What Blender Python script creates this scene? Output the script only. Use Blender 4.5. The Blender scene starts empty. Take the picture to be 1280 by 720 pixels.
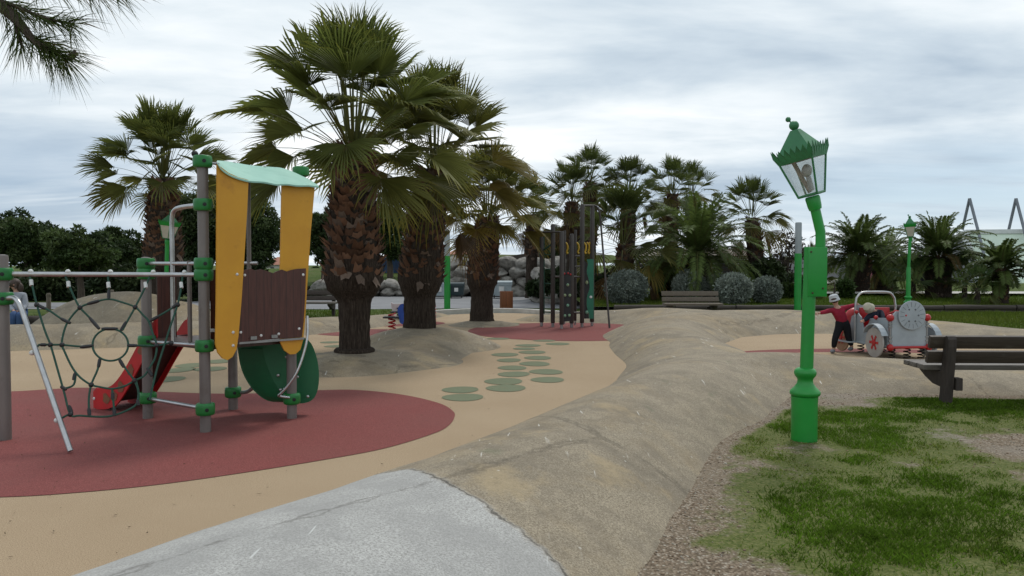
import bpy, bmesh, math, random
import numpy as np
from mathutils import Vector, Matrix, Euler

R = math.radians
scene = bpy.context.scene
COL = scene.collection

# ------------------------------------------------------------------ camera
PITCH = math.atan(30 / 1000)
CAMZ = 1.5
cam_d = bpy.data.cameras.new('camera')
cam_d.sensor_width = 36.0
cam_d.lens = 36.0 * 1000 / 1280
cam_d.clip_start = 0.05
cam_d.clip_end = 2000
cam = bpy.data.objects.new('camera', cam_d)
cam.location = (0, 0, CAMZ)
cam.rotation_euler = (math.pi / 2 - PITCH, 0, 0)
COL.objects.link(cam)
scene.camera = cam

# ------------------------------------------------------------------ sky and sun
SUN_EL, SUN_AZ = R(58), R(25)          # azimuth measured from +Y towards +X
world = bpy.data.worlds.new('World')
scene.world = world
world.use_nodes = True
wn, wl = world.node_tree.nodes, world.node_tree.links
wn.clear()


def wnode(t, **kw):
    n = wn.new(t)
    for k, v in kw.items():
        setattr(n, k, v)
    return n


def wmath(op, a, b=None, clamp=False):
    n = wnode('ShaderNodeMath', operation=op, use_clamp=clamp)
    for i, v in enumerate((a, b)):
        if v is None:
            continue
        if isinstance(v, (int, float)):
            n.inputs[i].default_value = v
        else:
            wl.new(v, n.inputs[i])
    return n.outputs[0]


w_tc = wnode('ShaderNodeTexCoord')
w_sep = wnode('ShaderNodeSeparateXYZ')
wl.new(w_tc.outputs['Generated'], w_sep.inputs[0])
dx_, dy_, dz_ = w_sep.outputs
den = wmath('ADD', wmath('MAXIMUM', dz_, 0.0), 0.11)
w_cmb = wnode('ShaderNodeCombineXYZ')
wl.new(wmath('DIVIDE', dx_, den), w_cmb.inputs[0])
wl.new(wmath('DIVIDE', dy_, den), w_cmb.inputs[1])


def wnoise(scale, detail, rough, off, stretch=(1, 1, 1)):
    mp = wnode('ShaderNodeMapping')
    mp.inputs['Location'].default_value = off
    mp.inputs['Scale'].default_value = stretch
    wl.new(w_cmb.outputs[0], mp.inputs[0])
    n = wnode('ShaderNodeTexNoise')
    n.inputs['Scale'].default_value = scale
    n.inputs['Detail'].default_value = detail
    n.inputs['Roughness'].default_value = rough
    n.inputs['Distortion'].default_value = 0.3
    wl.new(mp.outputs[0], n.inputs['Vector'])
    return n.outputs['Fac']


def wramp(src, stops):
    n = wnode('ShaderNodeValToRGB')
    r = n.color_ramp
    while len(r.elements) < len(stops):
        r.elements.new(0.5)
    for e, (p, c) in zip(r.elements, stops):
        e.position = p
        e.color = (*c, 1) if len(c) == 3 else c
    wl.new(src, n.inputs[0])
    return n.outputs[0]


n_big = wnoise(0.55, 5, 0.55, (3.1, 1.7, 0), (0.7, 1.0, 1))
n_fine = wnoise(1.7, 7, 0.6, (7.3, 2.2, 0), (0.6, 1.0, 1))
cl = wmath('ADD', wmath('MULTIPLY', n_big, 0.68), wmath('MULTIPLY', n_fine, 0.32))
cloud_col = wramp(cl, [(0.36, (0.40, 0.49, 0.585)), (0.45, (0.55, 0.635, 0.71)),
                       (0.53, (0.72, 0.785, 0.83)), (0.63, (0.93, 0.955, 0.97))])
sky = wnode('ShaderNodeTexSky', sky_type='NISHITA')
sky.sun_disc = False
sky.sun_elevation = SUN_EL
sky.sun_rotation = SUN_AZ
sky.air_density = 1.0
sky.dust_density = 1.0
bg_sky = wnode('ShaderNodeBackground')
# the Nishita blue, veiled by thin haze cloud (greyer to the west, paler to the east)
w_tint = wramp(wmath('ADD', wmath('MULTIPLY', dx_, 1.0), 0.5, clamp=True), [(0.2, (0.33, 0.45, 0.62)), (0.8, (0.56, 0.72, 0.86))])
w_sc = wnode('ShaderNodeMix', data_type='RGBA', blend_type='MULTIPLY')
w_sc.inputs[0].default_value = 1.0
wl.new(sky.outputs[0], w_sc.inputs[6])
w_sc.inputs[7].default_value = (0.11, 0.11, 0.11, 1)
w_sm = wnode('ShaderNodeMix', data_type='RGBA')
w_sm.inputs[0].default_value = 0.75
wl.new(w_sc.outputs[2], w_sm.inputs[6])
wl.new(w_tint, w_sm.inputs[7])
wl.new(w_sm.outputs[2], bg_sky.inputs[0])
bg_sky.inputs[1].default_value = 1.0
bg_cl = wnode('ShaderNodeBackground')
wl.new(cloud_col, bg_cl.inputs[0])
bg_cl.inputs[1].default_value = 1.11
# breaks in the cloud low over the horizon, where the blue sky shows
n_gap = wnoise(0.9, 5, 0.6, (11.3, 4.4, 0), (0.35, 1.0, 1))
low = wmath('SUBTRACT', 1.0, wmath('MULTIPLY', wmath('ABSOLUTE', wmath('SUBTRACT', dz_, 0.072)), 11.5), clamp=True)
side = wmath('MULTIPLY', wmath('SUBTRACT', wmath('ABSOLUTE', wmath('ADD', dx_, 0.02)), 0.26), 5.0, clamp=True)
gap = wmath('MULTIPLY', wmath('MULTIPLY', low, side),
            wmath('MULTIPLY', wmath('SUBTRACT', n_gap, 0.34), 6.0, clamp=True), clamp=True)
w_mix = wnode('ShaderNodeMixShader')
wl.new(wmath('MULTIPLY', gap, 0.85), w_mix.inputs[0])
wl.new(bg_cl.outputs[0], w_mix.inputs[1])
wl.new(bg_sky.outputs[0], w_mix.inputs[2])
w_out = wnode('ShaderNodeOutputWorld')
wl.new(w_mix.outputs[0], w_out.inputs[0])

sun_d = bpy.data.lights.new('sun', 'SUN')
sun_d.energy = 1.7
sun_d.angle = R(12)
sun_d.color = (1.0, 0.96, 0.9)
sun = bpy.data.objects.new('sun', sun_d)
sv = Vector((math.sin(SUN_AZ) * math.cos(SUN_EL), math.cos(SUN_AZ) * math.cos(SUN_EL), math.sin(SUN_EL)))
sun.rotation_euler = sv.to_track_quat('Z', 'Y').to_euler()
COL.objects.link(sun)

vs = scene.view_settings
vs.view_transform = 'Standard'
vs.look = 'None'
vs.exposure = 0.06
vs.gamma = 1.0
vs.use_curve_mapping = False
scene.render.engine = 'CYCLES'
scene.cycles.max_bounces = 6
scene.cycles.transparent_max_bounces = 8
scene.cycles.use_denoising = True

# ------------------------------------------------------------------ helpers
C_, S_ = math.cos(PITCH), math.sin(PITCH)


def ray(px, py):
    dx, dy = (px - 640) / 1000, (360 - py) / 1000
    return Vector((dx, C_ + dy * S_, -S_ + dy * C_))


def at(px, py, Y):
    r = ray(px, py)
    t = Y / r.y
    return Vector((r.x * t, Y, CAMZ + r.z * t))


def gr(px, py, z=0.0):
    r = ray(px, py)
    t = (z - CAMZ) / r.z
    return Vector((r.x * t, r.y * t, z))


def on_plane(px, py, p0, n):
    r = ray(px, py)
    o = Vector((0, 0, CAMZ))
    t = (Vector(p0) - o).dot(n) / r.dot(n)
    return o + r * t


def vnoise(x, y, seed=0):
    xi, yi = np.floor(x).astype(np.int64), np.floor(y).astype(np.int64)
    xf, yf = x - xi, y - yi

    def h(a, b):
        n = (a * 374761393 + b * 668265263 + seed * 974711) & 0x7fffffff
        n = ((n ^ (n >> 13)) * 1274126177) & 0x7fffffff
        return ((n ^ (n >> 16)) & 0xffff) / 65535.0
    u, v = xf * xf * (3 - 2 * xf), yf * yf * (3 - 2 * yf)
    return (h(xi, yi) * (1 - u) + h(xi + 1, yi) * u) * (1 - v) + (h(xi, yi + 1) * (1 - u) + h(xi + 1, yi + 1) * u) * v


def fbm(x, y, seed=0, oct=4):
    s, a, t = 0, 0.5, 0
    for i in range(oct):
        s = s + a * vnoise(x * 2 ** i, y * 2 ** i, seed + i)
        t += a
        a *= 0.5
    return s / t


ORIGIN = {}


def set_props(o, label=None, cat=None, group=None, kind=None):
    if label:
        o['label'] = label
    if cat:
        o['category'] = cat
    if group:
        o['group'] = group
    if kind:
        o['kind'] = kind
    return o


def thing(name, loc, label, cat, group=None):
    o = bpy.data.objects.new(name, None)
    o.empty_display_size = 0.2
    COL.objects.link(o)
    o.location = loc
    ORIGIN[o.name] = Vector(loc)
    return set_props(o, label, cat, group)


def link_mesh(name, me, parent=None, loc=None):
    o = bpy.data.objects.new(name, me)
    COL.objects.link(o)
    if parent is not None:
        o.parent = parent
        ORIGIN[o.name] = ORIGIN[parent.name]
    elif loc is not None:
        o.location = loc
        ORIGIN[o.name] = Vector(loc)
    else:
        ORIGIN[o.name] = Vector((0, 0, 0))
    return o


def copy_tree(o, parent=None):
    c = o.copy()
    COL.objects.link(c)
    if parent is not None:
        c.parent = parent
    for ch in list(o.children):
        copy_tree(ch, c)
    return c


def np_mesh(name, V, F, mats, tint=None, smooth=False, midx=None):
    V = np.ascontiguousarray(V, dtype=np.float32)
    F = np.ascontiguousarray(F, dtype=np.int32)
    me = bpy.data.meshes.new(name)
    me.vertices.add(len(V))
    me.vertices.foreach_set('co', V.ravel())
    m, k = F.shape
    me.loops.add(m * k)
    me.loops.foreach_set('vertex_index', F.ravel())
    me.polygons.add(m)
    me.polygons.foreach_set('loop_start', np.arange(0, m * k, k, dtype=np.int32))
    me.update(calc_edges=True)
    for mt in (mats if isinstance(mats, (list, tuple)) else [mats]):
        me.materials.append(mt)
    if midx is not None:
        me.polygons.foreach_set('material_index', np.ascontiguousarray(midx, dtype=np.int32))
    me.polygons.foreach_set('use_smooth', np.full(m, smooth, dtype=bool))
    if tint is not None:
        a = me.color_attributes.new('tint', 'FLOAT_COLOR', 'POINT')
        c = np.ones((len(V), 4), dtype=np.float32)
        c[:, :3] = tint
        a.data.foreach_set('color', c.ravel())
    return me


class MB:
    """collects shapes in world coordinates and links them as one mesh object"""

    def __init__(self):
        self.v, self.f, self.m = [], [], []

    def add(self, vs, fs, mi=0):
        b = len(self.v)
        self.v += [Vector(p) for p in vs]
        self.f += [[i + b for i in f] for f in fs]
        self.m += [mi] * len(fs)
        return self

    def box(self, c, s, rot=None, mi=0, bev=0.0):
        """box of size s about c; with bev its twelve edges are chamfered"""
        hx, hy, hz = s[0] / 2, s[1] / 2, s[2] / 2
        M = rot if rot is not None else Matrix.Identity(3)
        c = Vector(c)
        if bev <= 0:
            vs = [c + M @ Vector((x * hx, y * hy, z * hz)) for x in (-1, 1) for y in (-1, 1) for z in (-1, 1)]
            fs = [(0, 1, 3, 2), (4, 6, 7, 5), (0, 4, 5, 1), (2, 3, 7, 6), (0, 2, 6, 4), (1, 5, 7, 3)]
            return self.add(vs, fs, mi)
        bm = bmesh.new()
        bmesh.ops.create_cube(bm, size=1.0)
        for v in bm.verts:
            v.co = Vector((v.co.x * s[0], v.co.y * s[1], v.co.z * s[2]))
        bmesh.ops.bevel(bm, geom=list(bm.edges), offset=min(bev, min(s) * 0.45), segments=2, affect='EDGES', profile=0.6)
        bm.verts.index_update()
        vs = [c + M @ v.co for v in bm.verts]
        fs = [[v.index for v in f.verts] for f in bm.faces]
        bm.free()
        return self.add(vs, fs, mi)

    def tube(self, pts, r, n=10, mi=0, closed=False, cap=True):
        pts = [Vector(p) for p in pts]
        N = len(pts)
        rs = r if isinstance(r, (list, tuple)) else [r] * N
        T = []
        for i in range(N):
            a = pts[(i - 1) % N] if (closed or i > 0) else pts[i]
            b = pts[(i + 1) % N] if (closed or i < N - 1) else pts[i]
            T.append((b - a).normalized())
        up = Vector((0, 0, 1)) if abs(T[0].z) < 0.9 else Vector((1, 0, 0))
        x = T[0].cross(up).normalized()
        vs, fs = [], []
        for i in range(N):
            x = (x - T[i] * x.dot(T[i]))
            x = x.normalized() if x.length > 1e-6 else T[i].orthogonal().normalized()
            y = T[i].cross(x)
            for k in range(n):
                a = 2 * math.pi * k / n
                vs.append(pts[i] + (x * math.cos(a) + y * math.sin(a)) * rs[i])
        for i in range(N if closed else N - 1):
            j = (i + 1) % N
            for k in range(n):
                k2 = (k + 1) % n
                fs.append((i * n + k, i * n + k2, j * n + k2, j * n + k))
        if cap and not closed:
            fs.append(tuple(range(n - 1, -1, -1)))
            fs.append(tuple((N - 1) * n + k for k in range(n)))
        return self.add(vs, fs, mi)

    def lathe(self, base, prof, n=20, axis=None, mi=0):
        """prof: list of (radius, height) along axis from base"""
        base = Vector(base)
        ax = Vector(axis or (0, 0, 1)).normalized()
        x = ax.orthogonal().normalized()
        y = ax.cross(x)
        vs, fs = [], []
        for (r, h) in prof:
            for k in range(n):
                a = 2 * math.pi * k / n
                vs.append(base + ax * h + (x * math.cos(a) + y * math.sin(a)) * max(r, 0.0005))
        for i in range(len(prof) - 1):
            for k in range(n):
                k2 = (k + 1) % n
                fs.append((i * n + k, i * n + k2, (i + 1) * n + k2, (i + 1) * n + k))
        fs.append(tuple(range(n - 1, -1, -1)))
        fs.append(tuple((len(prof) - 1) * n + k for k in range(n)))
        return self.add(vs, fs, mi)

    def plate(self, poly, d, mi=0):
        """closed outline (world points, one plane) given thickness vector d (centred)"""
        d = Vector(d)
        n = len(poly)
        a = [Vector(p) - d / 2 for p in poly]
        b = [Vector(p) + d / 2 for p in poly]
        fs = [tuple(range(n - 1, -1, -1)), tuple(range(n, 2 * n))]
        for i in range(n):
            j = (i + 1) % n
            fs.append((i, j, n + j, n + i))
        return self.add(a + b, fs, mi)

    def ball(self, c, r, seg=12, rings=8, sc=(1, 1, 1), rot=None, mi=0):
        c = Vector(c)
        M = rot if rot is not None else Matrix.Identity(3)
        vs = [c + M @ Vector((0, 0, r * sc[2]))]
        for i in range(1, rings):
            p = math.pi * i / rings
            for k in range(seg):
                a = 2 * math.pi * k / seg
                vs.append(c + M @ Vector((r * sc[0] * math.sin(p) * math.cos(a), r * sc[1] * math.sin(p) * math.sin(a), r * sc[2] * math.cos(p))))
        vs.append(c + M @ Vector((0, 0, -r * sc[2])))
        fs = [(0, 1 + k, 1 + (k + 1) % seg) for k in range(seg)]
        for i in range(rings - 2):
            for k in range(seg):
                k2 = (k + 1) % seg
                fs.append((1 + i * seg + k, 1 + (i + 1) * seg + k, 1 + (i + 1) * seg + k2, 1 + i * seg + k2))
        L = len(vs) - 1
        b = 1 + (rings - 2) * seg
        fs += [(b + k, L, b + (k + 1) % seg) for k in range(seg)]
        return self.add(vs, fs, mi)

    def build(self, name, mats, parent=None, loc=None, smooth=True, angle=40, fix=True):
        me = bpy.data.meshes.new(name)
        off = ORIGIN[parent.name] if parent is not None else (Vector(loc) if loc is not None else Vector((0, 0, 0)))
        me.from_pydata([p - off for p in self.v], [], self.f)
        for mt in (mats if isinstance(mats, (list, tuple)) else [mats]):
            me.materials.append(mt)
        me.polygons.foreach_set('material_index', self.m)
        if fix:
            bm = bmesh.new()
            bm.from_mesh(me)
            bmesh.ops.recalc_face_normals(bm, faces=bm.faces)
            bm.to_mesh(me)
            bm.free()
        if smooth:
            me.polygons.foreach_set('use_smooth', [True] * len(me.polygons))
            me.set_sharp_from_angle(angle=R(angle))
        me.update()
        return link_mesh(name, me, parent, loc)


def smooth_path(pts, n=8, closed=False):
    pts = [Vector(p) for p in pts]
    N = len(pts)
    out = []
    for i in range(N if closed else N - 1):
        p0 = pts[(i - 1) % N] if (closed or i > 0) else pts[i] * 2 - pts[i + 1]
        p1, p2 = pts[i], pts[(i + 1) % N]
        p3 = pts[(i + 2) % N] if (closed or i + 2 < N) else p2 * 2 - p1
        for k in range(n):
            t = k / n
            out.append(0.5 * ((2 * p1) + (p2 - p0) * t + (2 * p0 - 5 * p1 + 4 * p2 - p3) * t * t + (3 * p1 - p0 - 3 * p2 + p3) * t ** 3))
    if not closed:
        out.append(pts[-1])
    return out


# ------------------------------------------------------------------ materials
def new_mat(name):
    m = bpy.data.materials.new(name)
    m.use_nodes = True
    nt = m.node_tree
    nt.nodes.clear()
    out = nt.nodes.new('ShaderNodeOutputMaterial')
    b = nt.nodes.new('ShaderNodeBsdfPrincipled')
    nt.links.new(b.outputs[0], out.inputs[0])
    return m, nt, b, out


class NT:
    def __init__(self, nt):
        self.nt = nt
        self.N, self.L = nt.nodes, nt.links
        self.tc = self.N.new('ShaderNodeTexCoord')

    def put(self, src, sock):
        if isinstance(src, (int, float)):
            sock.default_value = src
        elif isinstance(src, tuple):
            sock.default_value = (*src, 1) if len(src) == 3 and len(sock.default_value) == 4 else src
        else:
            self.L.new(src, sock)

    def coord(self, scale=(1, 1, 1), kind='Object'):
        mp = self.N.new('ShaderNodeMapping')
        mp.inputs['Scale'].default_value = scale
        self.L.new(self.tc.outputs[kind], mp.inputs[0])
        return mp.outputs[0]

    def noise(self, scale, detail=4, rough=0.55, vec=None, out='Fac', dist=0.0):
        n = self.N.new('ShaderNodeTexNoise')
        n.inputs['Scale'].default_value = scale
        n.inputs['Detail'].default_value = detail
        n.inputs['Roughness'].default_value = rough
        n.inputs['Distortion'].default_value = dist
        self.L.new(vec if vec is not None else self.tc.outputs['Object'], n.inputs['Vector'])
        return n.outputs[out]

    def voro(self, scale, vec=None, feature='F1', out='Distance'):
        n = self.N.new('ShaderNodeTexVoronoi')
        n.feature = feature
        n.inputs['Scale'].default_value = scale
        self.L.new(vec if vec is not None else self.tc.outputs['Object'], n.inputs['Vector'])
        return n.outputs[out]

    def ramp(self, src, stops, interp='LINEAR'):
        n = self.N.new('ShaderNodeValToRGB')
        r = n.color_ramp
        r.interpolation = interp
        while len(r.elements) < len(stops):
            r.elements.new(0.5)
        for e, (p, c) in zip(r.elements, stops):
            e.position = p
            if isinstance(c, (int, float)):
                c = (c, c, c)
            e.color = (*c, 1)
        self.L.new(src, n.inputs[0])
        return n.outputs[0]

    def mix(self, fac, a, b, mode='MIX'):
        n = self.N.new('ShaderNodeMix')
        n.data_type = 'RGBA'
        n.blend_type = mode
        self.put(fac, n.inputs[0])
        self.put(a, n.inputs[6])
        self.put(b, n.inputs[7])
        return n.outputs[2]

    def math(self, op, a, b=None, clamp=False):
        n = self.N.new('ShaderNodeMath')
        n.operation = op
        n.use_clamp = clamp
        self.put(a, n.inputs[0])
        if b is not None:
            self.put(b, n.inputs[1])
        return n.outputs[0]

    def bump(self, h, strength, dist=0.01, normal=None):
        n = self.N.new('ShaderNodeBump')
        n.inputs['Strength'].default_value = strength
        n.inputs['Distance'].default_value = dist
        self.L.new(h, n.inputs['Height'])
        if normal is not None:
            self.L.new(normal, n.inputs['Normal'])
        return n.outputs[0]


def pbr(name, a, b=None, scale=6, rough=0.6, metal=0.0, stretch=(1, 1, 1), bump=0.0, bscale=40, bdist=0.004, spec=0.5, dirt=None, lo=0.35, hi=0.65, coat=0.0):
    m, nt, bs, out = new_mat(name)
    t = NT(nt)
    vec = t.coord(stretch)
    b = b or tuple(c * 0.8 for c in a)
    col = t.ramp(t.noise(scale, 5, 0.6, vec), [(lo, a), (hi, b)])
    if dirt:
        dcol, dscale, dlo, dhi = dirt
        col = t.mix(t.ramp(t.noise(dscale, 6, 0.65), [(dlo, 0.0), (dhi, 1.0)]), col, dcol)
    t.put(col, bs.inputs['Base Color'])
    rr = t.noise(scale * 3, 3, 0.5, vec)
    t.put(t.math('ADD', t.math('MULTIPLY', rr, 0.2), rough - 0.1), bs.inputs['Roughness'])
    bs.inputs['Metallic'].default_value = metal
    bs.inputs['Specular IOR Level'].default_value = spec
    bs.inputs['Coat Weight'].default_value = coat
    if bump:
        t.put(t.bump(t.noise(bscale, 4, 0.6, vec), bump, bdist), bs.inputs['Normal'])
    return m


def leaf_mat(name, base=(1, 1, 1), trans=0.25, rough=0.5, spec=0.35):
    """foliage: the colour of each leaf is stored on the mesh (attribute tint)"""
    m, nt, bs, out = new_mat(name)
    t = NT(nt)
    at_ = t.N.new('ShaderNodeAttribute')
    at_.attribute_name = 'tint'
    oi = t.N.new('ShaderNodeObjectInfo')
    col = t.mix(1.0, at_.outputs['Color'], base, 'MULTIPLY')
    v = t.math('ADD', t.math('MULTIPLY', oi.outputs['Random'], 0.3), 0.85)
    hs = t.N.new('ShaderNodeHueSaturation')
    t.put(v, hs.inputs['Value'])
    t.put(col, hs.inputs['Color'])
    col = hs.outputs[0]
    t.put(col, bs.inputs['Base Color'])
    bs.inputs['Roughness'].default_value = rough
    bs.inputs['Specular IOR Level'].default_value = spec
    tr = t.N.new('ShaderNodeBsdfTranslucent')
    t.put(col, tr.inputs[0])
    mx = t.N.new('ShaderNodeMixShader')
    mx.inputs[0].default_value = trans
    t.L.new(bs.outputs[0], mx.inputs[1])
    t.L.new(tr.outputs[0], mx.inputs[2])
    t.L.new(mx.outputs[0], out.inputs[0])
    return m


M = {}
# painted and plastic things
M['steel'] = pbr('galvanised_steel', (0.34, 0.34, 0.34), (0.25, 0.25, 0.25), 9, 0.42, 0.75)
M['tube'] = pbr('bright_tube', (0.52, 0.52, 0.52), (0.42, 0.42, 0.42), 12, 0.33, 0.85)
M['post'] = pbr('brown_grey_post', (0.20, 0.175, 0.16), (0.155, 0.135, 0.125), 5, 0.5, 0.25, (1, 1, 0.3), dirt=((0.12, 0.10, 0.085), 4, 0.55, 0.75))
M['clamp'] = pbr('green_nylon', (0.010, 0.18, 0.032), (0.008, 0.145, 0.026), 14, 0.42, dirt=((0.02, 0.12, 0.03), 9, 0.55, 0.8))
M['hole'] = pbr('black_plug', (0.006, 0.008, 0.007), None, 10, 0.6)
M['yellow'] = pbr('yellow_board', (0.61, 0.30, 0.018), (0.56, 0.265, 0.015), 3, 0.5, dirt=((0.36, 0.15, 0.015), 5, 0.58, 0.85), bump=0.05, bscale=200)
M['mint'] = pbr('mint_roof', (0.29, 0.52, 0.42), (0.25, 0.465, 0.375), 3, 0.5, dirt=((0.16, 0.36, 0.28), 6, 0.6, 0.85))
M['dgreen'] = pbr('dark_green_board', (0.008, 0.130, 0.047), (0.006, 0.105, 0.039), 4, 0.5, dirt=((0.02, 0.08, 0.04), 6, 0.6, 0.85))
M['red'] = pbr('red_board', (0.50, 0.012, 0.014), (0.40, 0.010, 0.012), 4, 0.45, dirt=((0.30, 0.03, 0.025), 12, 0.6, 0.85))
M['worn'] = pbr('worn_sticker', (0.16, 0.10, 0.035), (0.22, 0.05, 0.03), 22, 0.7)
M['chute'] = pbr('dark_chute', (0.045, 0.026, 0.022), (0.07, 0.04, 0.033), 3, 0.38, 0.3, (8, 8, 1))
M['rope'] = pbr('green_rope', (0.012, 0.055, 0.035), (0.02, 0.075, 0.05), 60, 0.8, bump=0.6, bscale=300, bdist=0.002)
M['joint'] = pbr('black_rope_joint', (0.012, 0.012, 0.013), None, 20, 0.5)
M['white'] = pbr('white_cap', (0.68, 0.68, 0.66), (0.55, 0.55, 0.53), 20, 0.45)
M['lamp'] = pbr('green_lamp_paint', (0.013, 0.275, 0.036), (0.011, 0.23, 0.031), 4, 0.40, spec=0.5, dirt=((0.012, 0.12, 0.03), 7, 0.60, 0.8), bump=0.08, bscale=70)
M['lampd'] = pbr('green_lantern_roof', (0.035, 0.19, 0.07), (0.028, 0.155, 0.058), 6, 0.5, dirt=((0.02, 0.08, 0.03), 9, 0.55, 0.8))
M['rust'] = pbr('rusty_fixing', (0.08, 0.035, 0.018), (0.05, 0.03, 0.02), 30, 0.8)
M['bulb'] = pbr('frosted_bulb', (0.45, 0.46, 0.48), (0.38, 0.39, 0.41), 5, 0.25)
M['plate'] = pbr('pale_reflector', (0.42, 0.36, 0.30), (0.33, 0.28, 0.23), 8, 0.6)
M['benchd'] = pbr('dark_weathered_wood', (0.028, 0.018, 0.012), (0.050, 0.034, 0.024), 5, 0.62, stretch=(0.6, 6, 9), bump=0.5, bscale=14, bdist=0.006, dirt=((0.10, 0.09, 0.075), 3.5, 0.58, 0.8))
M['seatw'] = pbr('worn_skylit_seat_wood', (0.085, 0.072, 0.06), (0.15, 0.13, 0.11), 5, 0.6, stretch=(0.6, 6, 9), bump=0.5, bscale=14, bdist=0.006)  # worn seat planks, also paler: grazing sky reflection is put into the colour
M['benchv'] = pbr('dark_wood_upright', (0.026, 0.018, 0.014), (0.045, 0.033, 0.026), 5, 0.75, stretch=(9, 9, 0.6), bump=0.5, bscale=14, bdist=0.006)
M['logs'] = pbr('dark_log', (0.030, 0.023, 0.018), (0.065, 0.052, 0.04), 4, 0.85, stretch=(0.5, 5, 8), bump=0.6, bscale=12, bdist=0.01)
M['greyw'] = pbr('grey_board', (0.33, 0.37, 0.40), (0.28, 0.315, 0.34), 5, 0.5, dirt=((0.22, 0.24, 0.25), 9, 0.6, 0.85))
M['mark'] = pbr('engraved_line', (0.12, 0.13, 0.14), None, 9, 0.6)
M['redp'] = pbr('red_plastic', (0.42, 0.012, 0.014), (0.34, 0.010, 0.012), 6, 0.38)
M['spring'] = pbr('black_spring', (0.012, 0.011, 0.011), (0.02, 0.017, 0.015), 12, 0.45)
M['rspring'] = pbr('red_spring', (0.42, 0.015, 0.015), (0.33, 0.012, 0.012), 12, 0.4)
M['wheel'] = pbr('pale_board_wheel', (0.36, 0.34, 0.32), (0.30, 0.28, 0.26), 6, 0.5)
M['wheelw'] = pbr('wood_board_edge', (0.36, 0.22, 0.13), (0.28, 0.16, 0.09), 9, 0.6)
M['blue'] = pbr('blue_board', (0.015, 0.07, 0.36), (0.012, 0.055, 0.28), 6, 0.45)
M['pink'] = pbr('pale_pink_board', (0.55, 0.45, 0.45), (0.45, 0.38, 0.38), 6, 0.5)
M['black'] = pbr('black_rubber', (0.012, 0.012, 0.012), (0.02, 0.02, 0.02), 10, 0.6)
M['yellowp'] = pbr('yellow_plastic', (0.48, 0.30, 0.015), (0.4, 0.25, 0.012), 8, 0.45)
M['grip'] = pbr('climbing_hold', (0.16, 0.32, 0.22), (0.30, 0.26, 0.10), 2.5, 0.6)
M['jade'] = pbr('jade_board', (0.012, 0.16, 0.09), (0.01, 0.13, 0.075), 5, 0.5)
M['dpost'] = pbr('dark_brown_post', (0.050, 0.040, 0.034), (0.035, 0.028, 0.024), 6, 0.55, 0.1, (1, 1, 0.3))
M['ddark'] = pbr('dark_bin', (0.018, 0.035, 0.04), (0.025, 0.045, 0.05), 6, 0.5)
M['pbin'] = pbr('pale_bin', (0.36, 0.42, 0.44), (0.30, 0.35, 0.37), 6, 0.5)
M['obin'] = pbr('orange_stained_wood', (0.21, 0.065, 0.018), (0.15, 0.045, 0.013), 7, 0.6, stretch=(6, 6, 0.6), bump=0.4, bscale=20)
M['cont'] = pbr('blue_container', (0.03, 0.07, 0.16), (0.025, 0.055, 0.13), 3, 0.5)
M['wallw'] = pbr('white_render', (0.62, 0.60, 0.56), (0.55, 0.53, 0.49), 2, 0.8)
M['tiles'] = pbr('terracotta_tiles', (0.33, 0.13, 0.075), (0.25, 0.095, 0.055), 5, 0.8, stretch=(4, 1, 1), bump=0.5, bscale=8, bdist=0.05)
M['conc'] = pbr('grey_concrete_wall', (0.26, 0.26, 0.27), (0.21, 0.21, 0.22), 2.5, 0.8, bump=0.1, bscale=20)
M['minty'] = pbr('pale_green_panel', (0.64, 0.74, 0.61), (0.58, 0.68, 0.56), 1.5, 0.6)
M['trimw'] = pbr('white_trim', (0.68, 0.70, 0.70), (0.60, 0.62, 0.62), 3, 0.5)
M['beam'] = pbr('grey_steel_beam', (0.20, 0.22, 0.25), (0.17, 0.185, 0.21), 3, 0.5, 0.3)
M['rock'] = pbr('pale_boulder', (0.29, 0.27, 0.24), (0.13, 0.12, 0.105), 2.2, 0.9, bump=0.7, bscale=6, bdist=0.05, dirt=((0.10, 0.09, 0.07), 3, 0.5, 0.75), lo=0.38, hi=0.68)
M['earth'] = pbr('dark_earth', (0.07, 0.055, 0.04), (0.05, 0.045, 0.03), 4, 0.95)
M['kerb'] = pbr('pale_kerb', (0.50, 0.48, 0.44), (0.40, 0.38, 0.34), 4, 0.85, bump=0.2, bscale=30)
M['greypole'] = pbr('grey_pole', (0.30, 0.33, 0.34), (0.25, 0.28, 0.29), 4, 0.5, 0.3)
M['wood_stick'] = pbr('weathered_post', (0.14, 0.115, 0.085), (0.10, 0.08, 0.06), 8, 0.85, stretch=(5, 5, 0.8))
M['glassw'] = pbr('dark_window', (0.03, 0.035, 0.04), None, 5, 0.15)

# clear lantern glass
m, nt, bs, out = new_mat('lantern_glass')
t = NT(nt)
tb = t.N.new('ShaderNodeBsdfTransparent')
tb.inputs[0].default_value = (0.93, 0.94, 0.93, 1)
gl = t.N.new('ShaderNodeBsdfGlossy')
gl.inputs['Roughness'].default_value = 0.06
df = t.N.new('ShaderNodeBsdfDiffuse')
df.inputs[0].default_value = (0.6, 0.6, 0.58, 1)
mx0 = t.N.new('ShaderNodeMixShader')
t.put(t.ramp(t.noise(6, 4, 0.6), [(0.4, 0.02), (0.75, 0.14)]), mx0.inputs[0])
t.L.new(tb.outputs[0], mx0.inputs[1])
t.L.new(df.outputs[0], mx0.inputs[2])
mx = t.N.new('ShaderNodeMixShader')
mx.inputs[0].default_value = 0.08
t.L.new(mx0.outputs[0], mx.inputs[1])
t.L.new(gl.outputs[0], mx.inputs[2])
t.L.new(mx.outputs[0], out.inputs[0])
M['glass'] = m
m2 = m.copy()
m2.name = 'milky_lantern_glass'
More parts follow.
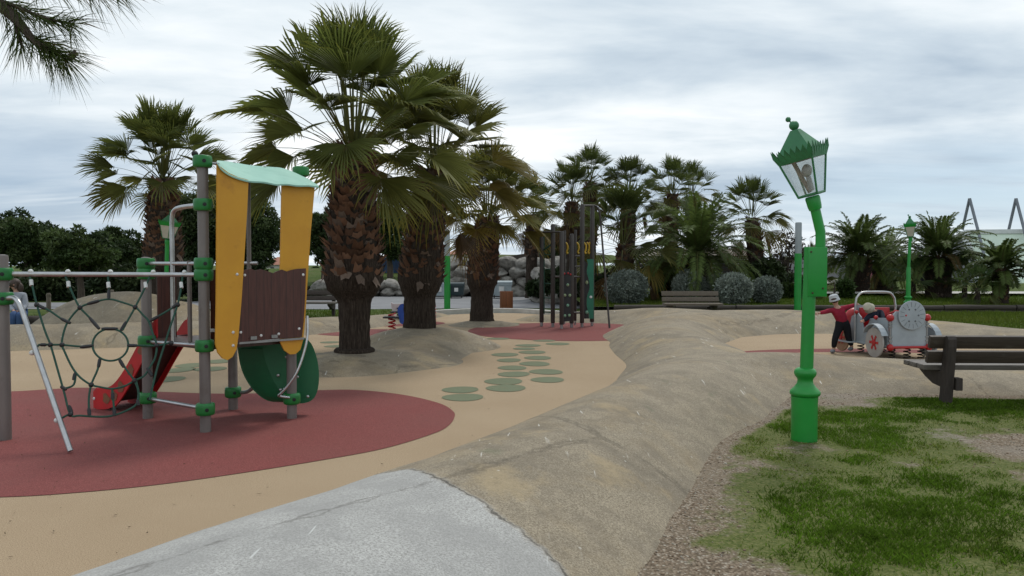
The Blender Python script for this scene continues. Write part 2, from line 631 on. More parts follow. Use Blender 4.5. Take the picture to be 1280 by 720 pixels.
for n in m2.node_tree.nodes:
    if n.type == 'VALTORGB':
        n.color_ramp.elements[0].color = (0.75, 0.75, 0.75, 1)
        n.color_ramp.elements[1].color = (0.9, 0.9, 0.9, 1)
    if n.type == 'BSDF_DIFFUSE':
        n.inputs[0].default_value = (0.62, 0.56, 0.47, 1)
M['milk'] = m2

# brown plank board (grooved)
m, nt, bs, out = new_mat('brown_plank_board')
t = NT(nt)
sep = t.N.new('ShaderNodeSeparateXYZ')
t.L.new(t.tc.outputs['Object'], sep.inputs[0])
u = t.math('ADD', t.math('MULTIPLY', sep.outputs[0], 0.68), t.math('MULTIPLY', sep.outputs[1], 0.73))
w = t.math('FRACT', t.math('MULTIPLY', u, 13.0))
groove = t.ramp(w, [(0.0, 0.0), (0.06, 1.0), (0.94, 1.0), (1.0, 0.0)])
grain = t.noise(7, 5, 0.6, t.coord((8, 8, 0.7)))
col = t.ramp(grain, [(0.3, (0.050, 0.015, 0.011)), (0.7, (0.092, 0.030, 0.021))])
col = t.mix(groove, (0.022, 0.008, 0.006), col)
t.put(col, bs.inputs['Base Color'])
bs.inputs['Roughness'].default_value = 0.5
t.put(t.bump(groove, 0.4, 0.003), bs.inputs['Normal'])
M['plank'] = m

# ---- ground materials
# sand coloured rubber paving
m, nt, bs, out = new_mat('sand_rubber')
t = NT(nt)
fine = t.noise(160, 3, 0.7)
mid = t.noise(24, 5, 0.65)
big = t.noise(0.55, 6, 0.6)
col = t.ramp(fine, [(0.38, (0.20, 0.139, 0.086)), (0.5, (0.355, 0.264, 0.168)), (0.62, (0.485, 0.378, 0.255))])
col = t.mix(t.ramp(big, [(0.35, 0.0), (0.7, 0.55)]), col, (0.28, 0.20, 0.122))
col = t.mix(t.ramp(mid, [(0.55, 0.0), (0.8, 0.35)]), col, (0.25, 0.17, 0.10))
speck = t.ramp(t.voro(38, None, 'F1'), [(0.045, 1.0), (0.075, 0.0)])
patchy = t.ramp(t.noise(1.1, 5, 0.7), [(0.48, 0.0), (0.62, 0.55)])
col = t.mix(t.math('MULTIPLY', speck, patchy), col, (0.12, 0.08, 0.05))
t.put(col, bs.inputs['Base Color'])
bs.inputs['Roughness'].default_value = 0.92
bs.inputs['Specular IOR Level'].default_value = 0.2
t.put(t.bump(fine, 0.35, 0.004), bs.inputs['Normal'])
M['sand'] = m

# red rubber
m, nt, bs, out = new_mat('red_rubber')
t = NT(nt)
fine = t.noise(170, 3, 0.7)
big = t.noise(0.9, 6, 0.6)
col = t.ramp(fine, [(0.38, (0.105, 0.024, 0.022)), (0.52, (0.19, 0.047, 0.042)), (0.64, (0.29, 0.088, 0.076))])
col = t.mix(t.ramp(big, [(0.40, 0.0), (0.70, 0.4)]), col, (0.165, 0.062, 0.052))
speck = t.ramp(t.voro(30, None, 'F1'), [(0.03, 1.0), (0.055, 0.0)])
patchy = t.ramp(t.noise(1.4, 4, 0.7), [(0.5, 0.0), (0.62, 0.7)])
col = t.mix(t.math('MULTIPLY', speck, patchy), col, (0.42, 0.27, 0.20))
t.put(col, bs.inputs['Base Color'])
bs.inputs['Roughness'].default_value = 0.85
bs.inputs['Specular IOR Level'].default_value = 0.25
t.put(t.bump(fine, 0.3, 0.004), bs.inputs['Normal'])
M['redrub'] = m

M['greenrub'] = pbr('green_rubber', (0.125, 0.150, 0.090), (0.16, 0.17, 0.105), 60, 0.9, dirt=((0.17, 0.15, 0.085), 5, 0.52, 0.8), spec=0.2)
M['asphalt'] = pbr('old_asphalt', (0.20, 0.20, 0.205), (0.165, 0.165, 0.17), 0.8, 0.9, bump=0.2, bscale=120)
M['lawn'] = None

# lawn far away
m, nt, bs, out = new_mat('lawn_ground')
t = NT(nt)
col = t.ramp(t.noise(0.7, 8, 0.65), [(0.3, (0.050, 0.085, 0.016)), (0.5, (0.075, 0.105, 0.024)), (0.7, (0.115, 0.115, 0.045))])
col = t.mix(t.ramp(t.noise(9, 5, 0.7), [(0.4, 0.0), (0.75, 0.6)]), col, (0.035, 0.060, 0.012))
col = t.mix(t.ramp(t.noise(0.25, 6, 0.7), [(0.55, 0.0), (0.7, 0.6)]), col, (0.13, 0.11, 0.065))
t.put(col, bs.inputs['Base Color'])
bs.inputs['Roughness'].default_value = 0.95
bs.inputs['Specular IOR Level'].default_value = 0.1
t.put(t.bump(t.noise(30, 4, 0.7), 0.8, 0.04), bs.inputs['Normal'])
M['lawn'] = m

# gravel with moss: the moss amount is stored on the mesh
m, nt, bs, out = new_mat('gravel_ground')
t = NT(nt)
at_ = t.N.new('ShaderNodeAttribute')
at_.attribute_name = 'tint'
cell = t.voro(70, None, 'F1', 'Color')
cs = t.N.new('ShaderNodeSeparateColor')
t.L.new(cell, cs.inputs[0])
stone = t.ramp(cs.outputs[0], [(0.0, (0.10, 0.075, 0.052)), (0.35, (0.20, 0.15, 0.105)), (0.75, (0.28, 0.22, 0.16)), (1.0, (0.38, 0.34, 0.28))])
edge = t.voro(70, None, 'F1')
stone = t.mix(t.ramp(edge, [(0.35, 0.0), (0.75, 0.8)]), stone, (0.10, 0.075, 0.05))
stone = t.mix(t.ramp(t.noise(1.6, 5, 0.6), [(0.4, 0.0), (0.7, 0.6)]), stone, (0.20, 0.165, 0.12))
pale = t.ramp(t.noise(0.45, 5, 0.6), [(0.52, 0.0), (0.66, 0.55)])
stone = t.mix(pale, stone, (0.27, 0.245, 0.215))
moss = t.ramp(t.noise(40, 4, 0.7), [(0.35, (0.045, 0.070, 0.010)), (0.5, (0.090, 0.110, 0.024)), (0.66, (0.155, 0.152, 0.058))])
sepa = t.N.new('ShaderNodeSeparateColor')
t.L.new(at_.outputs['Color'], sepa.inputs[0])
mf = t.math('ADD', sepa.outputs[0], t.math('MULTIPLY', t.math('SUBTRACT', t.noise(14, 5, 0.7), 0.5), 1.1), clamp=True)
mf = t.ramp(mf, [(0.16, 0.0), (0.46, 0.92)])
col = t.mix(mf, stone, moss)
t.put(col, bs.inputs['Base Color'])
bs.inputs['Roughness'].default_value = 0.95
bs.inputs['Specular IOR Level'].default_value = 0.15
t.put(t.bump(edge, 0.6, 0.012), bs.inputs['Normal'])
M['gravel'] = m

# concrete of the modelled hills
def hill_mat(name, split):
    m, nt, bs, out = new_mat(name)
    t = NT(nt)
    sep = t.N.new('ShaderNodeSeparateXYZ')
    t.L.new(t.tc.outputs['Object'], sep.inputs[0])
    sx, sy, sz = sep.outputs
    grit = t.noise(95, 5, 0.85)
    med = t.noise(3.2, 7, 0.68, None, 'Fac', 0.4)
    big = t.noise(0.75, 6, 0.62, None, 'Fac', 0.6)
    col = t.ramp(grit, [(0.38, (0.130, 0.104, 0.070)), (0.5, (0.265, 0.220, 0.155)), (0.63, (0.42, 0.36, 0.27))])
    # ochre wash and dark weathering
    col = t.mix(t.ramp(big, [(0.50, 0.0), (0.66, 0.6)]), col, (0.27, 0.20, 0.11))
    col = t.mix(t.ramp(med, [(0.36, 0.5), (0.56, 0.0)]), col, (0.150, 0.124, 0.092))
    col = t.mix(t.ramp(t.noise(0.9, 6, 0.6), [(0.56, 0.0), (0.68, 0.5)]), col, (0.155, 0.125, 0.088))
    # rain streaks running down the slopes
    strk = t.noise(9, 6, 0.75)
    col = t.mix(t.ramp(strk, [(0.52, 0.0), (0.74, 0.35)]), col, (0.38, 0.325, 0.24))
    # dark crest weathering and pale rubbed places, large soft shapes
    col = t.mix(t.ramp(t.noise(0.55, 7, 0.7, None, 'Fac', 0.2), [(0.47, 0.0), (0.64, 0.5)]), col, (0.118, 0.100, 0.076))
    col = t.mix(t.ramp(t.noise(1.15, 6, 0.65, None, 'Fac', 0.2), [(0.56, 0.0), (0.66, 0.55)]), col, (0.37, 0.285, 0.165))
    col = t.mix(t.ramp(t.noise(26, 5, 0.8), [(0.52, 0.0), (0.72, 0.5)]), col, (0.11, 0.09, 0.065))
    # moss hints
    col = t.mix(t.ramp(t.noise(2.3, 5, 0.6, t.coord((1.3, 0.9, 1))), [(0.66, 0.0), (0.74, 0.35)]), col, (0.085, 0.115, 0.06))
    # thin white scrapes, along the crest
    mpr = t.N.new('ShaderNodeMapping')
    mpr.inputs['Rotation'].default_value = (0, 0, R(35))
    mpr.inputs['Scale'].default_value = (3.2, 0.30, 1)
    t.L.new(t.tc.outputs['Object'], mpr.inputs[0])
    scv = mpr.outputs[0]
    sc = t.noise(7, 2, 0.5, scv)
    scm = t.ramp(sc, [(0.705, 0.0), (0.735, 0.75)])
    col = t.mix(t.math('MULTIPLY', scm, t.ramp(t.noise(1.1, 3, 0.5), [(0.45, 0.0), (0.55, 1.0)])), col, (0.60, 0.58, 0.53))
    fl = t.ramp(t.voro(9, None, 'F1'), [(0.05, 0.8), (0.10, 0.0)])
    col = t.mix(t.math('MULTIPLY', fl, t.ramp(t.noise(2.2, 4, 0.6), [(0.52, 0.0), (0.60, 1.0)])), col, (0.55, 0.53, 0.48))
    if split:
        # the near end was cast in another, pale grey mix, with an open joint between
        d = t.math('ADD', t.math('ADD', t.math('MULTIPLY', sx, 0.807), t.math('MULTIPLY', sy, 0.59)), t.math('MULTIPLY', t.math('SUBTRACT', t.noise(3.0, 8, 0.7), 0.5), 0.26))
        side = t.math('ADD', t.math('MULTIPLY', t.math('SUBTRACT', SPLIT, d), 14.0), 0.5, clamp=True)
        g = t.ramp(grit, [(0.38, (0.21, 0.203, 0.188)), (0.5, (0.365, 0.357, 0.335)), (0.62, (0.52, 0.51, 0.485))])
        g = t.mix(t.ramp(t.noise(2.6, 7, 0.7), [(0.42, 0.6), (0.60, 0.0)]), g, (0.27, 0.263, 0.25))
        pit = t.ramp(t.voro(55, None, 'F1'), [(0.06, 1.0), (0.13, 0.0)])
        g = t.mix(t.math('MULTIPLY', pit, t.ramp(t.noise(4, 4, 0.6), [(0.42, 0.0), (0.55, 0.8)])), g, (0.11, 0.105, 0.10))
        g = t.mix(t.ramp(sc, [(0.755, 0.0), (0.785, 0.6)]), g, (0.62, 0.62, 0.60))
        col = t.mix(side, col, g)
        crack = t.ramp(t.math('ABSOLUTE', t.math('SUBTRACT', d, SPLIT)), [(0.003, 0.75), (0.013, 0.0)])
        col = t.mix(t.math('MULTIPLY', crack, t.ramp(t.noise(6, 3, 0.6), [(0.3, 0.35), (0.5, 1.0)])), col, (0.035, 0.03, 0.026))
    # hairline cracks
    ck = t.voro(0.20, t.coord((1, 0.7, 0.1)), 'DISTANCE_TO_EDGE')
    ck2 = t.math('ADD', ck, t.math('MULTIPLY', t.math('SUBTRACT', t.noise(3, 5, 0.7), 0.5), 0.05))
    col = t.mix(t.ramp(t.math('ABSOLUTE', ck2), [(0.0008, 0.45), (0.0025, 0.0)]), col, (0.055, 0.045, 0.035))
    t.put(col, bs.inputs['Base Color'])
    bs.inputs['Roughness'].default_value = 0.9
    bs.inputs['Specular IOR Level'].default_value = 0.25
    b1 = t.bump(med, 0.05, 0.03)
    t.put(t.bump(grit, 0.4, 0.004, b1), bs.inputs['Normal'])
    return m


SPLIT = 2.22
M['hill'] = hill_mat('weathered_concrete', True)
M['hill2'] = hill_mat('weathered_concrete_plain', False)

# palm trunk
m, nt, bs, out = new_mat('palm_fibre_trunk')
t = NT(nt)
fib = t.noise(5, 6, 0.7, t.coord((9, 9, 0.9)))
col = t.ramp(fib, [(0.3, (0.018, 0.013, 0.010)), (0.55, (0.055, 0.042, 0.033)), (0.75, (0.115, 0.093, 0.075))])
t.put(col, bs.inputs['Base Color'])
bs.inputs['Roughness'].default_value = 0.95
bs.inputs['Specular IOR Level'].default_value = 0.1
t.put(t.bump(fib, 1.0, 0.05), bs.inputs['Normal'])
M['trunk'] = m
M['bark'] = pbr('pine_bark', (0.055, 0.04, 0.03), (0.11, 0.085, 0.065), 4, 0.95, stretch=(5, 5, 1), bump=0.8, bscale=8, bdist=0.03)
M['boot'] = leaf_mat('palm_boot', (1, 1, 1), 0.0, 0.85, 0.15)
M['frond'] = leaf_mat('palm_frond', (1.12, 1.1, 1.0), 0.42, 0.55, 0.18)
M['leaf'] = leaf_mat('leaf', (1, 1, 1), 0.2, 0.6, 0.2)
M['blade'] = leaf_mat('grass_blade', (1, 1, 1), 0.35, 0.8, 0.04)
M['stone'] = leaf_mat('pebble', (1, 1, 1), 0.0, 0.9, 0.2)

# ------------------------------------------------------------------ terrain
def dense(pts, step=0.18):
    """pts rows (x, y, h, w): smooth resampled polyline"""
    P = [Vector((p[0], p[1], 0)) for p in pts]
    out = []
    n = 10
    sm = smooth_path(P, n)
    for i, q in enumerate(sm):
        a = min(i // n, len(pts) - 2)
        f = (i - a * n) / n
        f = f * f * (3 - 2 * f)
        out.append((q.x, q.y, pts[a][2] * (1 - f) + pts[a + 1][2] * f, pts[a][3] * (1 - f) + pts[a + 1][3] * f))
    return np.array(out)


def ridge_height(X, Y, ridges, power=2.0):
    H = np.full(X.shape, -1.0)
    for rd in ridges:
        for (x, y, h, w) in rd:
            d2 = ((X - x) ** 2 + (Y - y) ** 2) / (w * w)
            hh = h * (1 - d2 ** (power / 2))
            # soft maximum
            k = 0.05
            m_ = np.maximum(H, hh)
            H = np.where(np.abs(H - hh) < k, m_ + (k - np.abs(H - hh)) ** 2 / (4 * k) * 0.12, m_)
    return H


RIDGES = [dense(r) for r in (
    # near hill, from beside the camera away to the fork
    [(-3.2, -2.5, 0.36, 1.7), (-2.1, 0.8, 0.36, 1.6), (-0.95, 3.1, 0.36, 1.28), (-0.35, 4.3, 0.34, 1.12), (0.15, 5.2, 0.36, 1.0), (0.95, 6.9, 0.38, 0.88), (1.72, 8.3, 0.40, 0.95), (2.45, 9.9, 0.36, 1.15)],
    # front rim of the car hollow
    [(2.45, 9.9, 0.36, 1.15), (3.4, 10.25, 0.35, 1.35), (4.6, 10.3, 0.27, 1.4), (6.2, 10.2, 0.20, 1.35), (8.5, 9.9, 0.18, 1.3), (13, 9.3, 0.18, 1.3)],
    # far end of the hill, curling round the hollow
    [(2.45, 9.9, 0.36, 1.15), (2.75, 11.8, 0.36, 1.05), (2.72, 13.4, 0.40, 1.0), (2.9, 15.0, 0.40, 1.05), (3.4, 16.9, 0.40, 1.4), (4.6, 18.4, 0.42, 1.7), (6.2, 18.9, 0.42, 1.75), (7.6, 18.6, 0.36, 1.6), (8.9, 17.2, 0.28, 1.4), (10.2, 15.4, 0.22, 1.3), (13.5, 13.6, 0.2, 1.3)],
    # low rise behind the climbing frame
    [(0.9, 21.4, 0.14, 0.8), (2.4, 21.3, 0.26, 1.1), (4.0, 20.6, 0.36, 1.5), (4.6, 18.4, 0.42, 1.7)],
)]
LEFT = [dense(r) for r in (
    [(-16, 13.2, 0.40, 1.0), (-12, 14.1, 0.40, 0.95), (-9.3, 14.55, 0.39, 0.95), (-7.2, 15.3, 0.38, 0.95), (-6.0, 16.4, 0.34, 1.0), (-4.6, 18.2, 0.27, 1.0), (-3.5, 20.6, 0.18, 0.9), (-2.4, 23.2, 0.10, 0.6)],
    [(-8.75, 17.3, 0.86, 1.7), (-8.35, 17.4, 0.90, 1.75), (-7.7, 17.6, 0.72, 1.6)],
    [(-6.6, 17.6, 0.30, 1.2), (-5.9, 18.0, 0.24, 1.0)],
)]
PALM1, PALM2, PALM3 = Vector((-2.32, 11.75, 0.2)), Vector((-1.66, 14.45, 0.34)), Vector((-0.74, 19.6, 0.09))
MOUND = [dense(r) for r in (
    [(-2.45, 11.6, 0.20, 1.05), (-2.3, 11.8, 0.22, 1.1), (-1.75, 12.2, 0.17, 1.0)],
    [(-1.75, 14.4, 0.36, 1.25), (-1.5, 14.5, 0.36, 1.3)],
    [(-1.75, 12.2, 0.16, 0.9), (-1.6, 14.2, 0.30, 1.0)],
    [(-0.8, 19.55, 0.11, 0.75), (-0.6, 19.65, 0.11, 0.8)],
)]


def height_at(x, y):
    X, Y = np.array([float(x)]), np.array([float(y)])
    return max(0.0, *(float(ridge_height(X, Y, r)[0]) for r in (RIDGES, LEFT, MOUND)))


def hill_mesh(name, ridges, xs, ys, mat):
    X, Y = np.meshgrid(xs, ys)
    H = ridge_height(X, Y, ridges)
    H = H + 0.012 * (fbm(X * 1.3, Y * 1.3, 5, 3) - 0.5) * np.clip(H * 6, 0, 1) * 2
    Z = np.maximum(H, -0.12)
    nx, ny = len(xs), len(ys)
    idx = np.arange(nx * ny).reshape(ny, nx)
    F = np.stack([idx[:-1, :-1], idx[:-1, 1:], idx[1:, 1:], idx[1:, :-1]], -1).reshape(-1, 4)
    zf = Z.ravel()[F]
    F = F[(zf > -0.06).any(1)]
    used = np.unique(F)
    remap = np.full(nx * ny, -1)
    remap[used] = np.arange(len(used))
    V = np.stack([X.ravel(), Y.ravel(), Z.ravel()], -1)[used]
    me = np_mesh(name, V, remap[F], mat, smooth=True)
    o = link_mesh(name, me)
    o['kind'] = 'structure'
    return o


ys_near = np.concatenate([np.arange(-2, 11, 0.055), np.arange(11, 23.5, 0.11)])
hill_mesh('concrete_hill', RIDGES, np.arange(-6, 14.5, 0.06), ys_near, M['hill'])
hill_mesh('concrete_hill', LEFT, np.arange(-16, -1.4, 0.09), np.arange(11.6, 24.5, 0.09), M['hill2'])
hill_mesh('concrete_mound', MOUND, np.arange(-4, 1.0, 0.05), np.arange(10, 21, 0.06), M['hill2'])


def flat(name, poly, z, mat, kind='structure'):
    me = bpy.data.meshes.new(name)
    bm = bmesh.new()
    vs = [bm.verts.new((p[0], p[1], z)) for p in poly]
    f = bm.faces.new(vs)
    if f.normal.z < 0:
        f.normal_flip()
    bm.normal_update()
    if f.normal.z < 0:
        f.normal_flip()
    bm.to_mesh(me)
    bm.free()
    me.materials.append(mat)
    o = link_mesh(name, me)
    o['kind'] = kind
    return o


flat('ground', [(-400, -300), (400, -300), (400, 900), (-400, 900)], -0.03, M['lawn'])
paving = smooth_path([(-15, -2.5, 0), (-15, 13.4, 0), (-9, 14.8, 0), (-6, 16.6, 0), (-4.6, 18.6, 0), (-3.4, 21.2, 0), (-2.3, 23.2, 0), (-0.7, 24.4, 0), (0.9, 24.0, 0), (1.7, 22.6, 0),
                      (4.0, 21.6, 0), (7.0, 19.4, 0), (9.0, 17.5, 0), (10.5, 15.4, 0), (14, 13.4, 0), (14, -2.5, 0)][1:-1], 6)
flat('rubber_paving', [(-15, -2.5)] + [(p.x, p.y) for p in paving] + [(14, -2.5)], 0.0, M['sand'])

red1 = [(-330, 515), (-160, 493), (0, 490), (60, 487), (110, 485), (200, 490), (300, 492.5), (400, 488), (450, 488), (505, 494), (548, 504), (566, 514), (568, 522), (560, 533), (540, 543), (480, 561), (400, 576),
        (300, 592), (200, 606), (100, 616), (0, 622), (-160, 624), (-330, 600), (-420, 556)]
flat('red_rubber_patch', smooth_path([gr(*p) for p in red1], 6, True), 0.004, M['redrub'])


def ellipse_px(cx, cy, rx, ry, n=40):
    c = gr(cx, cy)
    a = gr(cx + rx, cy).x - c.x
    b = (gr(cx, cy - ry).y - gr(cx, cy + ry).y) / 2
    yc = (gr(cx, cy - ry).y + gr(cx, cy + ry).y) / 2
    return [(c.x + a * math.cos(2 * math.pi * k / n), yc + b * math.sin(2 * math.pi * k / n)) for k in range(n)]


flat('red_rubber_patch', ellipse_px(712, 415, 128, 11.5), 0.004, M['redrub'])
flat('red_rubber_patch', ellipse_px(492, 404.5, 64, 3.6), 0.004, M['redrub'])
flat('red_rubber_patch', ellipse_px(455, 416.0, 60, 4.4), 0.004, M['redrub'])
flat('red_rubber_patch', [(q[0], q[1]) for q in ellipse_px(1085, 444, 170, 8.0)], 0.004, M['redrub'])
flat('rubber_patch', [(q[0], q[1]) for q in ellipse_px(1085, 447.0, 135, 6.5)], 0.008, M['sand'])

ovals = [(575, 487.5, 23, 4.0), (578, 497, 26, 4.6), (629, 477, 24, 4.2), (632, 485.5, 25, 4.4), (642, 468, 20, 3.4), (684, 475, 21, 3.6), (682, 465, 21, 3.4), (640, 460, 18, 2.8),
         (668, 455, 19, 3.0), (636, 450.5, 15, 2.4), (672, 447.5, 17, 2.4), (665, 440.5, 17, 2.1), (631, 443.5, 17, 2.3), (660, 432, 16, 1.6), (697, 430, 15, 1.6), (655, 436, 14, 1.5),
         (622, 423.5, 15, 1.1), (680, 426, 14, 1.2), (238, 457, 18, 3.0), (222, 463, 19, 3.2), (205, 474.5, 24, 3.8), (272, 452, 18, 2.6), (262, 461.5, 20, 3.0), (420, 433, 15, 1.5), (398, 443, 12, 1.8), (412, 428, 12, 1.2),
         (635, 404.5, 15, 0.9), (1008, 470, 1, 0.2)][:-1]
rng = random.Random(4)
for i, e in enumerate(ovals):
    pts = ellipse_px(*e, n=28)
    cx, cy = sum(p[0] for p in pts) / 28, sum(p[1] for p in pts) / 28
    a = rng.uniform(-0.25, 0.25)
    q = []
    for (x, y) in pts:
        x, y = x - cx, y - cy
        y *= 1 + 0.45 * x / 0.4 * 0.5                # leaf shaped: one end broader
        q.append((cx + x * math.cos(a) - y * math.sin(a), cy + x * math.sin(a) + y * math.cos(a)))
    flat('green_ground_marking', q, 0.0045, M['greenrub'])

# ---- gravel and grass in the near corner
GX, GY = np.arange(-2.6, 13.0, 0.08), np.arange(-2.6, 10.2, 0.08)


def grass_amount(x, y):
    """0 bare gravel .. 1 dense grass"""
    r = ridge_height(x, y, RIDGES)                     # negative away from the hill
    away = np.clip((-r - 0.10) * 0.9, 0, 1)
    n = fbm(x * 0.75 + 3.7, y * 0.75 + 1.2, 11, 4)
    n2 = fbm(x * 2.4, y * 2.4, 23, 3)
    n3 = fbm(x * 5.5 + 9, y * 5.5, 37, 3)
    g = 0.53 + (n - 0.5) * 1.5 + (n2 - 0.5) * 1.0 + (n3 - 0.5) * 0.6 + 0.34 * (away - 0.62)

    def spot(cx, cy, rx, ry, a):
        return a * np.exp(-(((x - cx) / rx) ** 2 + ((y - cy) / ry) ** 2))
    g = g + spot(5.2, 8.35, 1.9, 0.55, 1.0)            # thick tuft strip under the bench
    g = g + spot(2.45, 6.85, 0.9, 0.55, 0.45)
    g = g + spot(2.1, 7.75, 0.35, 0.18, 0.5)
    g = g + spot(2.2, 4.55, 0.9, 0.55, 0.75)
    g = g + spot(1.75, 3.9, 0.6, 0.5, 0.35)
    g = g + spot(0.83, 4.25, 0.13, 0.10, 0.9)          # lone tuft beside the hill
    g = g + spot(3.0, 5.0, 0.8, 0.4, 0.4)
    g = g - spot(4.3, 6.35, 1.1, 0.55, 0.75)           # stony clearing
    g = g - spot(3.6, 8.35, 1.2, 0.35, 0.75)             # pale gravel by the rim
    g = g - spot(1.2, 5.0, 0.28, 0.9, 0.42)
    g = g - spot(1.0, 3.9, 0.4, 0.5, 0.55)
    return np.clip(g, 0, 1) * np.clip((-r - 0.03) * 12, 0, 1)


X, Y = np.meshgrid(GX, GY)
G = grass_amount(X, Y)
Hh = ridge_height(X, Y, RIDGES)
Z = 0.008 + 0.035 * (fbm(X * 0.9, Y * 0.9, 31, 3) - 0.5) + 0.02
idx = np.arange(X.size).reshape(X.shape)
F = np.stack([idx[:-1, :-1], idx[:-1, 1:], idx[1:, 1:], idx[1:, :-1]], -1).reshape(-1, 4)
# only on the near side of the hill: right of its crest line, in front of the far rim
crest = RIDGES[0]
front = RIDGES[1]
cx_at = np.interp(Y, crest[:, 1], crest[:, 0])
cy_at = np.interp(X, front[:, 0], front[:, 1], left=99)
keepv = ((X > cx_at) & (Y < 9.8)) & ((X < 2.45) | (Y < cy_at))
F = F[keepv.ravel()[F].all(1)]
tint = np.repeat(G.ravel()[:, None], 3, 1)
me = np_mesh('gravel_ground', np.stack([X.ravel(), Y.ravel(), Z.ravel()], -1), F, M['gravel'], tint=tint, smooth=True)
link_mesh('gravel_ground', me)['kind'] = 'structure'


def gz(x, y):
    return 0.028 + 0.035 * (fbm(x * 0.9, y * 0.9, 31, 3) - 0.5)


rg = np.random.default_rng(5)


def scatter(n, x0, x1, y0, y1):
    x = rg.uniform(x0, x1, n)
    y = y0 + (y1 - y0) * rg.random(n) ** 1.25
    ok = (x > np.interp(y, crest[:, 1], crest[:, 0])) & ((x < 2.45) | (y < np.interp(x, front[:, 0], front[:, 1], left=99)))
    ok &= np.abs(x) < 0.70 * y + 0.6
    return x[ok], y[ok]


# grass blades
x, y = scatter(620000, 0.2, 9.5, 3.2, 9.6)
g = grass_amount(x, y)
tuft = np.clip((fbm(x * 4.5, y * 4.5, 63, 3) - 0.36) * 4.0, 0.0, 1) * np.clip((fbm(x * 13, y * 13, 64, 2) - 0.30) * 3.5, 0.12, 1)
keep = rg.random(len(x)) < np.clip(np.clip((g - 0.16) * 1.25, 0, 1) ** 1.3 * (0.06 + 0.94 * np.clip(tuft + np.clip(g - 0.80, 0, 1) * 2.0, 0, 1)), 0, 1)
x, y, g = x[keep], y[keep], g[keep]
n = len(x)
print('grass blades', n)
clump = fbm(x * 5, y * 5, 77, 3)
hgt = 0.85 * (0.008 + 0.026 * np.clip(g - 0.3, 0, 1) + 0.022 * clump ** 2) * rg.uniform(0.6, 1.4, n)
wid = rg.uniform(0.0022, 0.0045, n)
ang = rg.uniform(0, 2 * np.pi, n)
lean = rg.uniform(0.2, 1.3, n) * hgt
la = rg.uniform(0, 2 * np.pi, n)
zb = gz(x, y) - 0.004
ca, sa = np.cos(ang) * wid, np.sin(ang) * wid
v = np.empty((n, 4, 3))
v[:, 0] = np.stack([x - ca, y - sa, zb], -1)
v[:, 1] = np.stack([x + ca, y + sa, zb], -1)
v[:, 2] = np.stack([x + np.cos(la) * lean * 0.45 + ca * 0.8, y + np.sin(la) * lean * 0.45 + sa * 0.8, zb + hgt * 0.62], -1)
v[:, 3] = np.stack([x + np.cos(la) * lean, y + np.sin(la) * lean, zb + hgt], -1)
F = (np.arange(n) * 4)[:, None] + np.array([[0, 1, 2, 3]])
dry = np.clip((0.66 - g) * 1.4 + rg.normal(0.05, 0.22, n) + (fbm(x * 0.8, y * 0.8, 91, 3) - 0.5) * 0.9, 0, 1)[:, None]
colr = np.array([0.080, 0.142, 0.014]) * (1 - dry) + np.array([0.22, 0.205, 0.065]) * dry
colr = colr * rg.uniform(0.55, 1.4, (n, 1)) * (0.55 + 0.9 * fbm(x * 2.6, y * 2.6, 44, 4))[:, None]
me = np_mesh('grass', v.reshape(-1, 3), F, M['blade'], tint=np.repeat(colr, 4, 0))
link_mesh('grass', me)['kind'] = 'stuff'

# pebbles on the gravel
bm = bmesh.new()
bmesh.ops.create_icosphere(bm, subdivisions=1, radius=1)
pv = np.array([v_.co[:] for v_ in bm.verts])
pf = np.array([[q.index for q in f.verts] for f in bm.faces])
bm.free()
x, y = scatter(30000, 0.2, 8.5, 3.2, 9.6)
g = grass_amount(x, y)
keep = rg.random(len(x)) < np.clip(0.85 - g * 1.3, 0.0, 1) * 0.8
x, y = x[keep], y[keep]
n = len(x)
print('pebbles', n)
s = rg.lognormal(np.log(0.0046), 0.42, (n, 1, 1)) * np.array([1, 1, 0.6]) * rg.uniform(0.7, 1.3, (n, 1, 3))
a = rg.uniform(0, 6.28, n)
jit = pv[None] * (1 + rg.uniform(-0.22, 0.22, (n, len(pv), 1))) * s
rx = jit[..., 0] * np.cos(a)[:, None] - jit[..., 1] * np.sin(a)[:, None]
ry = jit[..., 0] * np.sin(a)[:, None] + jit[..., 1] * np.cos(a)[:, None]
V = np.stack([rx + x[:, None], ry + y[:, None], jit[..., 2] + gz(x, y)[:, None] + 0.002], -1)
F = (np.arange(n) * len(pv))[:, None, None] + pf[None]
pal = np.array([[0.27, 0.205, 0.14], [0.21, 0.15, 0.10], [0.32, 0.27, 0.21], [0.16, 0.12, 0.085], [0.40, 0.36, 0.30], [0.25, 0.17, 0.115]])
colr = pal[rg.integers(0, 6, n)] * rg.uniform(0.7, 1.15, (n, 1))
me = np_mesh('gravel', V.reshape(-1, 3), F.reshape(-1, 3), M['stone'], tint=np.repeat(colr, len(pv), 0), smooth=True)
link_mesh('gravel', me)['kind'] = 'stuff'

# dead leaves and twig scraps blown over the rubber
n = 380
yy = 4.0 + 14 * rg.random(n) ** 1.5
xx = -0.72 * yy + rg.random(n) * 1.0 * yy
keep = ridge_height(xx, yy, RIDGES + MOUND + LEFT) < -0.03
xx, yy = xx[keep], yy[keep]
n = len(xx)
ln, wd = rg.lognormal(np.log(0.010), 0.45, n), rg.uniform(0.002, 0.006, n)
a = rg.uniform(0, 3.14, n)
ca, sa = np.cos(a), np.sin(a)
v = np.empty((n, 4, 3))
for k, (u, w_) in enumerate(((-1, 0), (0, -1), (1, 0), (0, 1))):
    v[:, k, 0] = xx + u * ln * ca - w_ * wd * sa
    v[:, k, 1] = yy + u * ln * sa + w_ * wd * ca
    v[:, k, 2] = 0.009 + (0.006 * rg.random(n) if k in (0, 2) else 0)
F = (np.arange(n) * 4)[:, None] + np.array([[0, 1, 2, 3]])
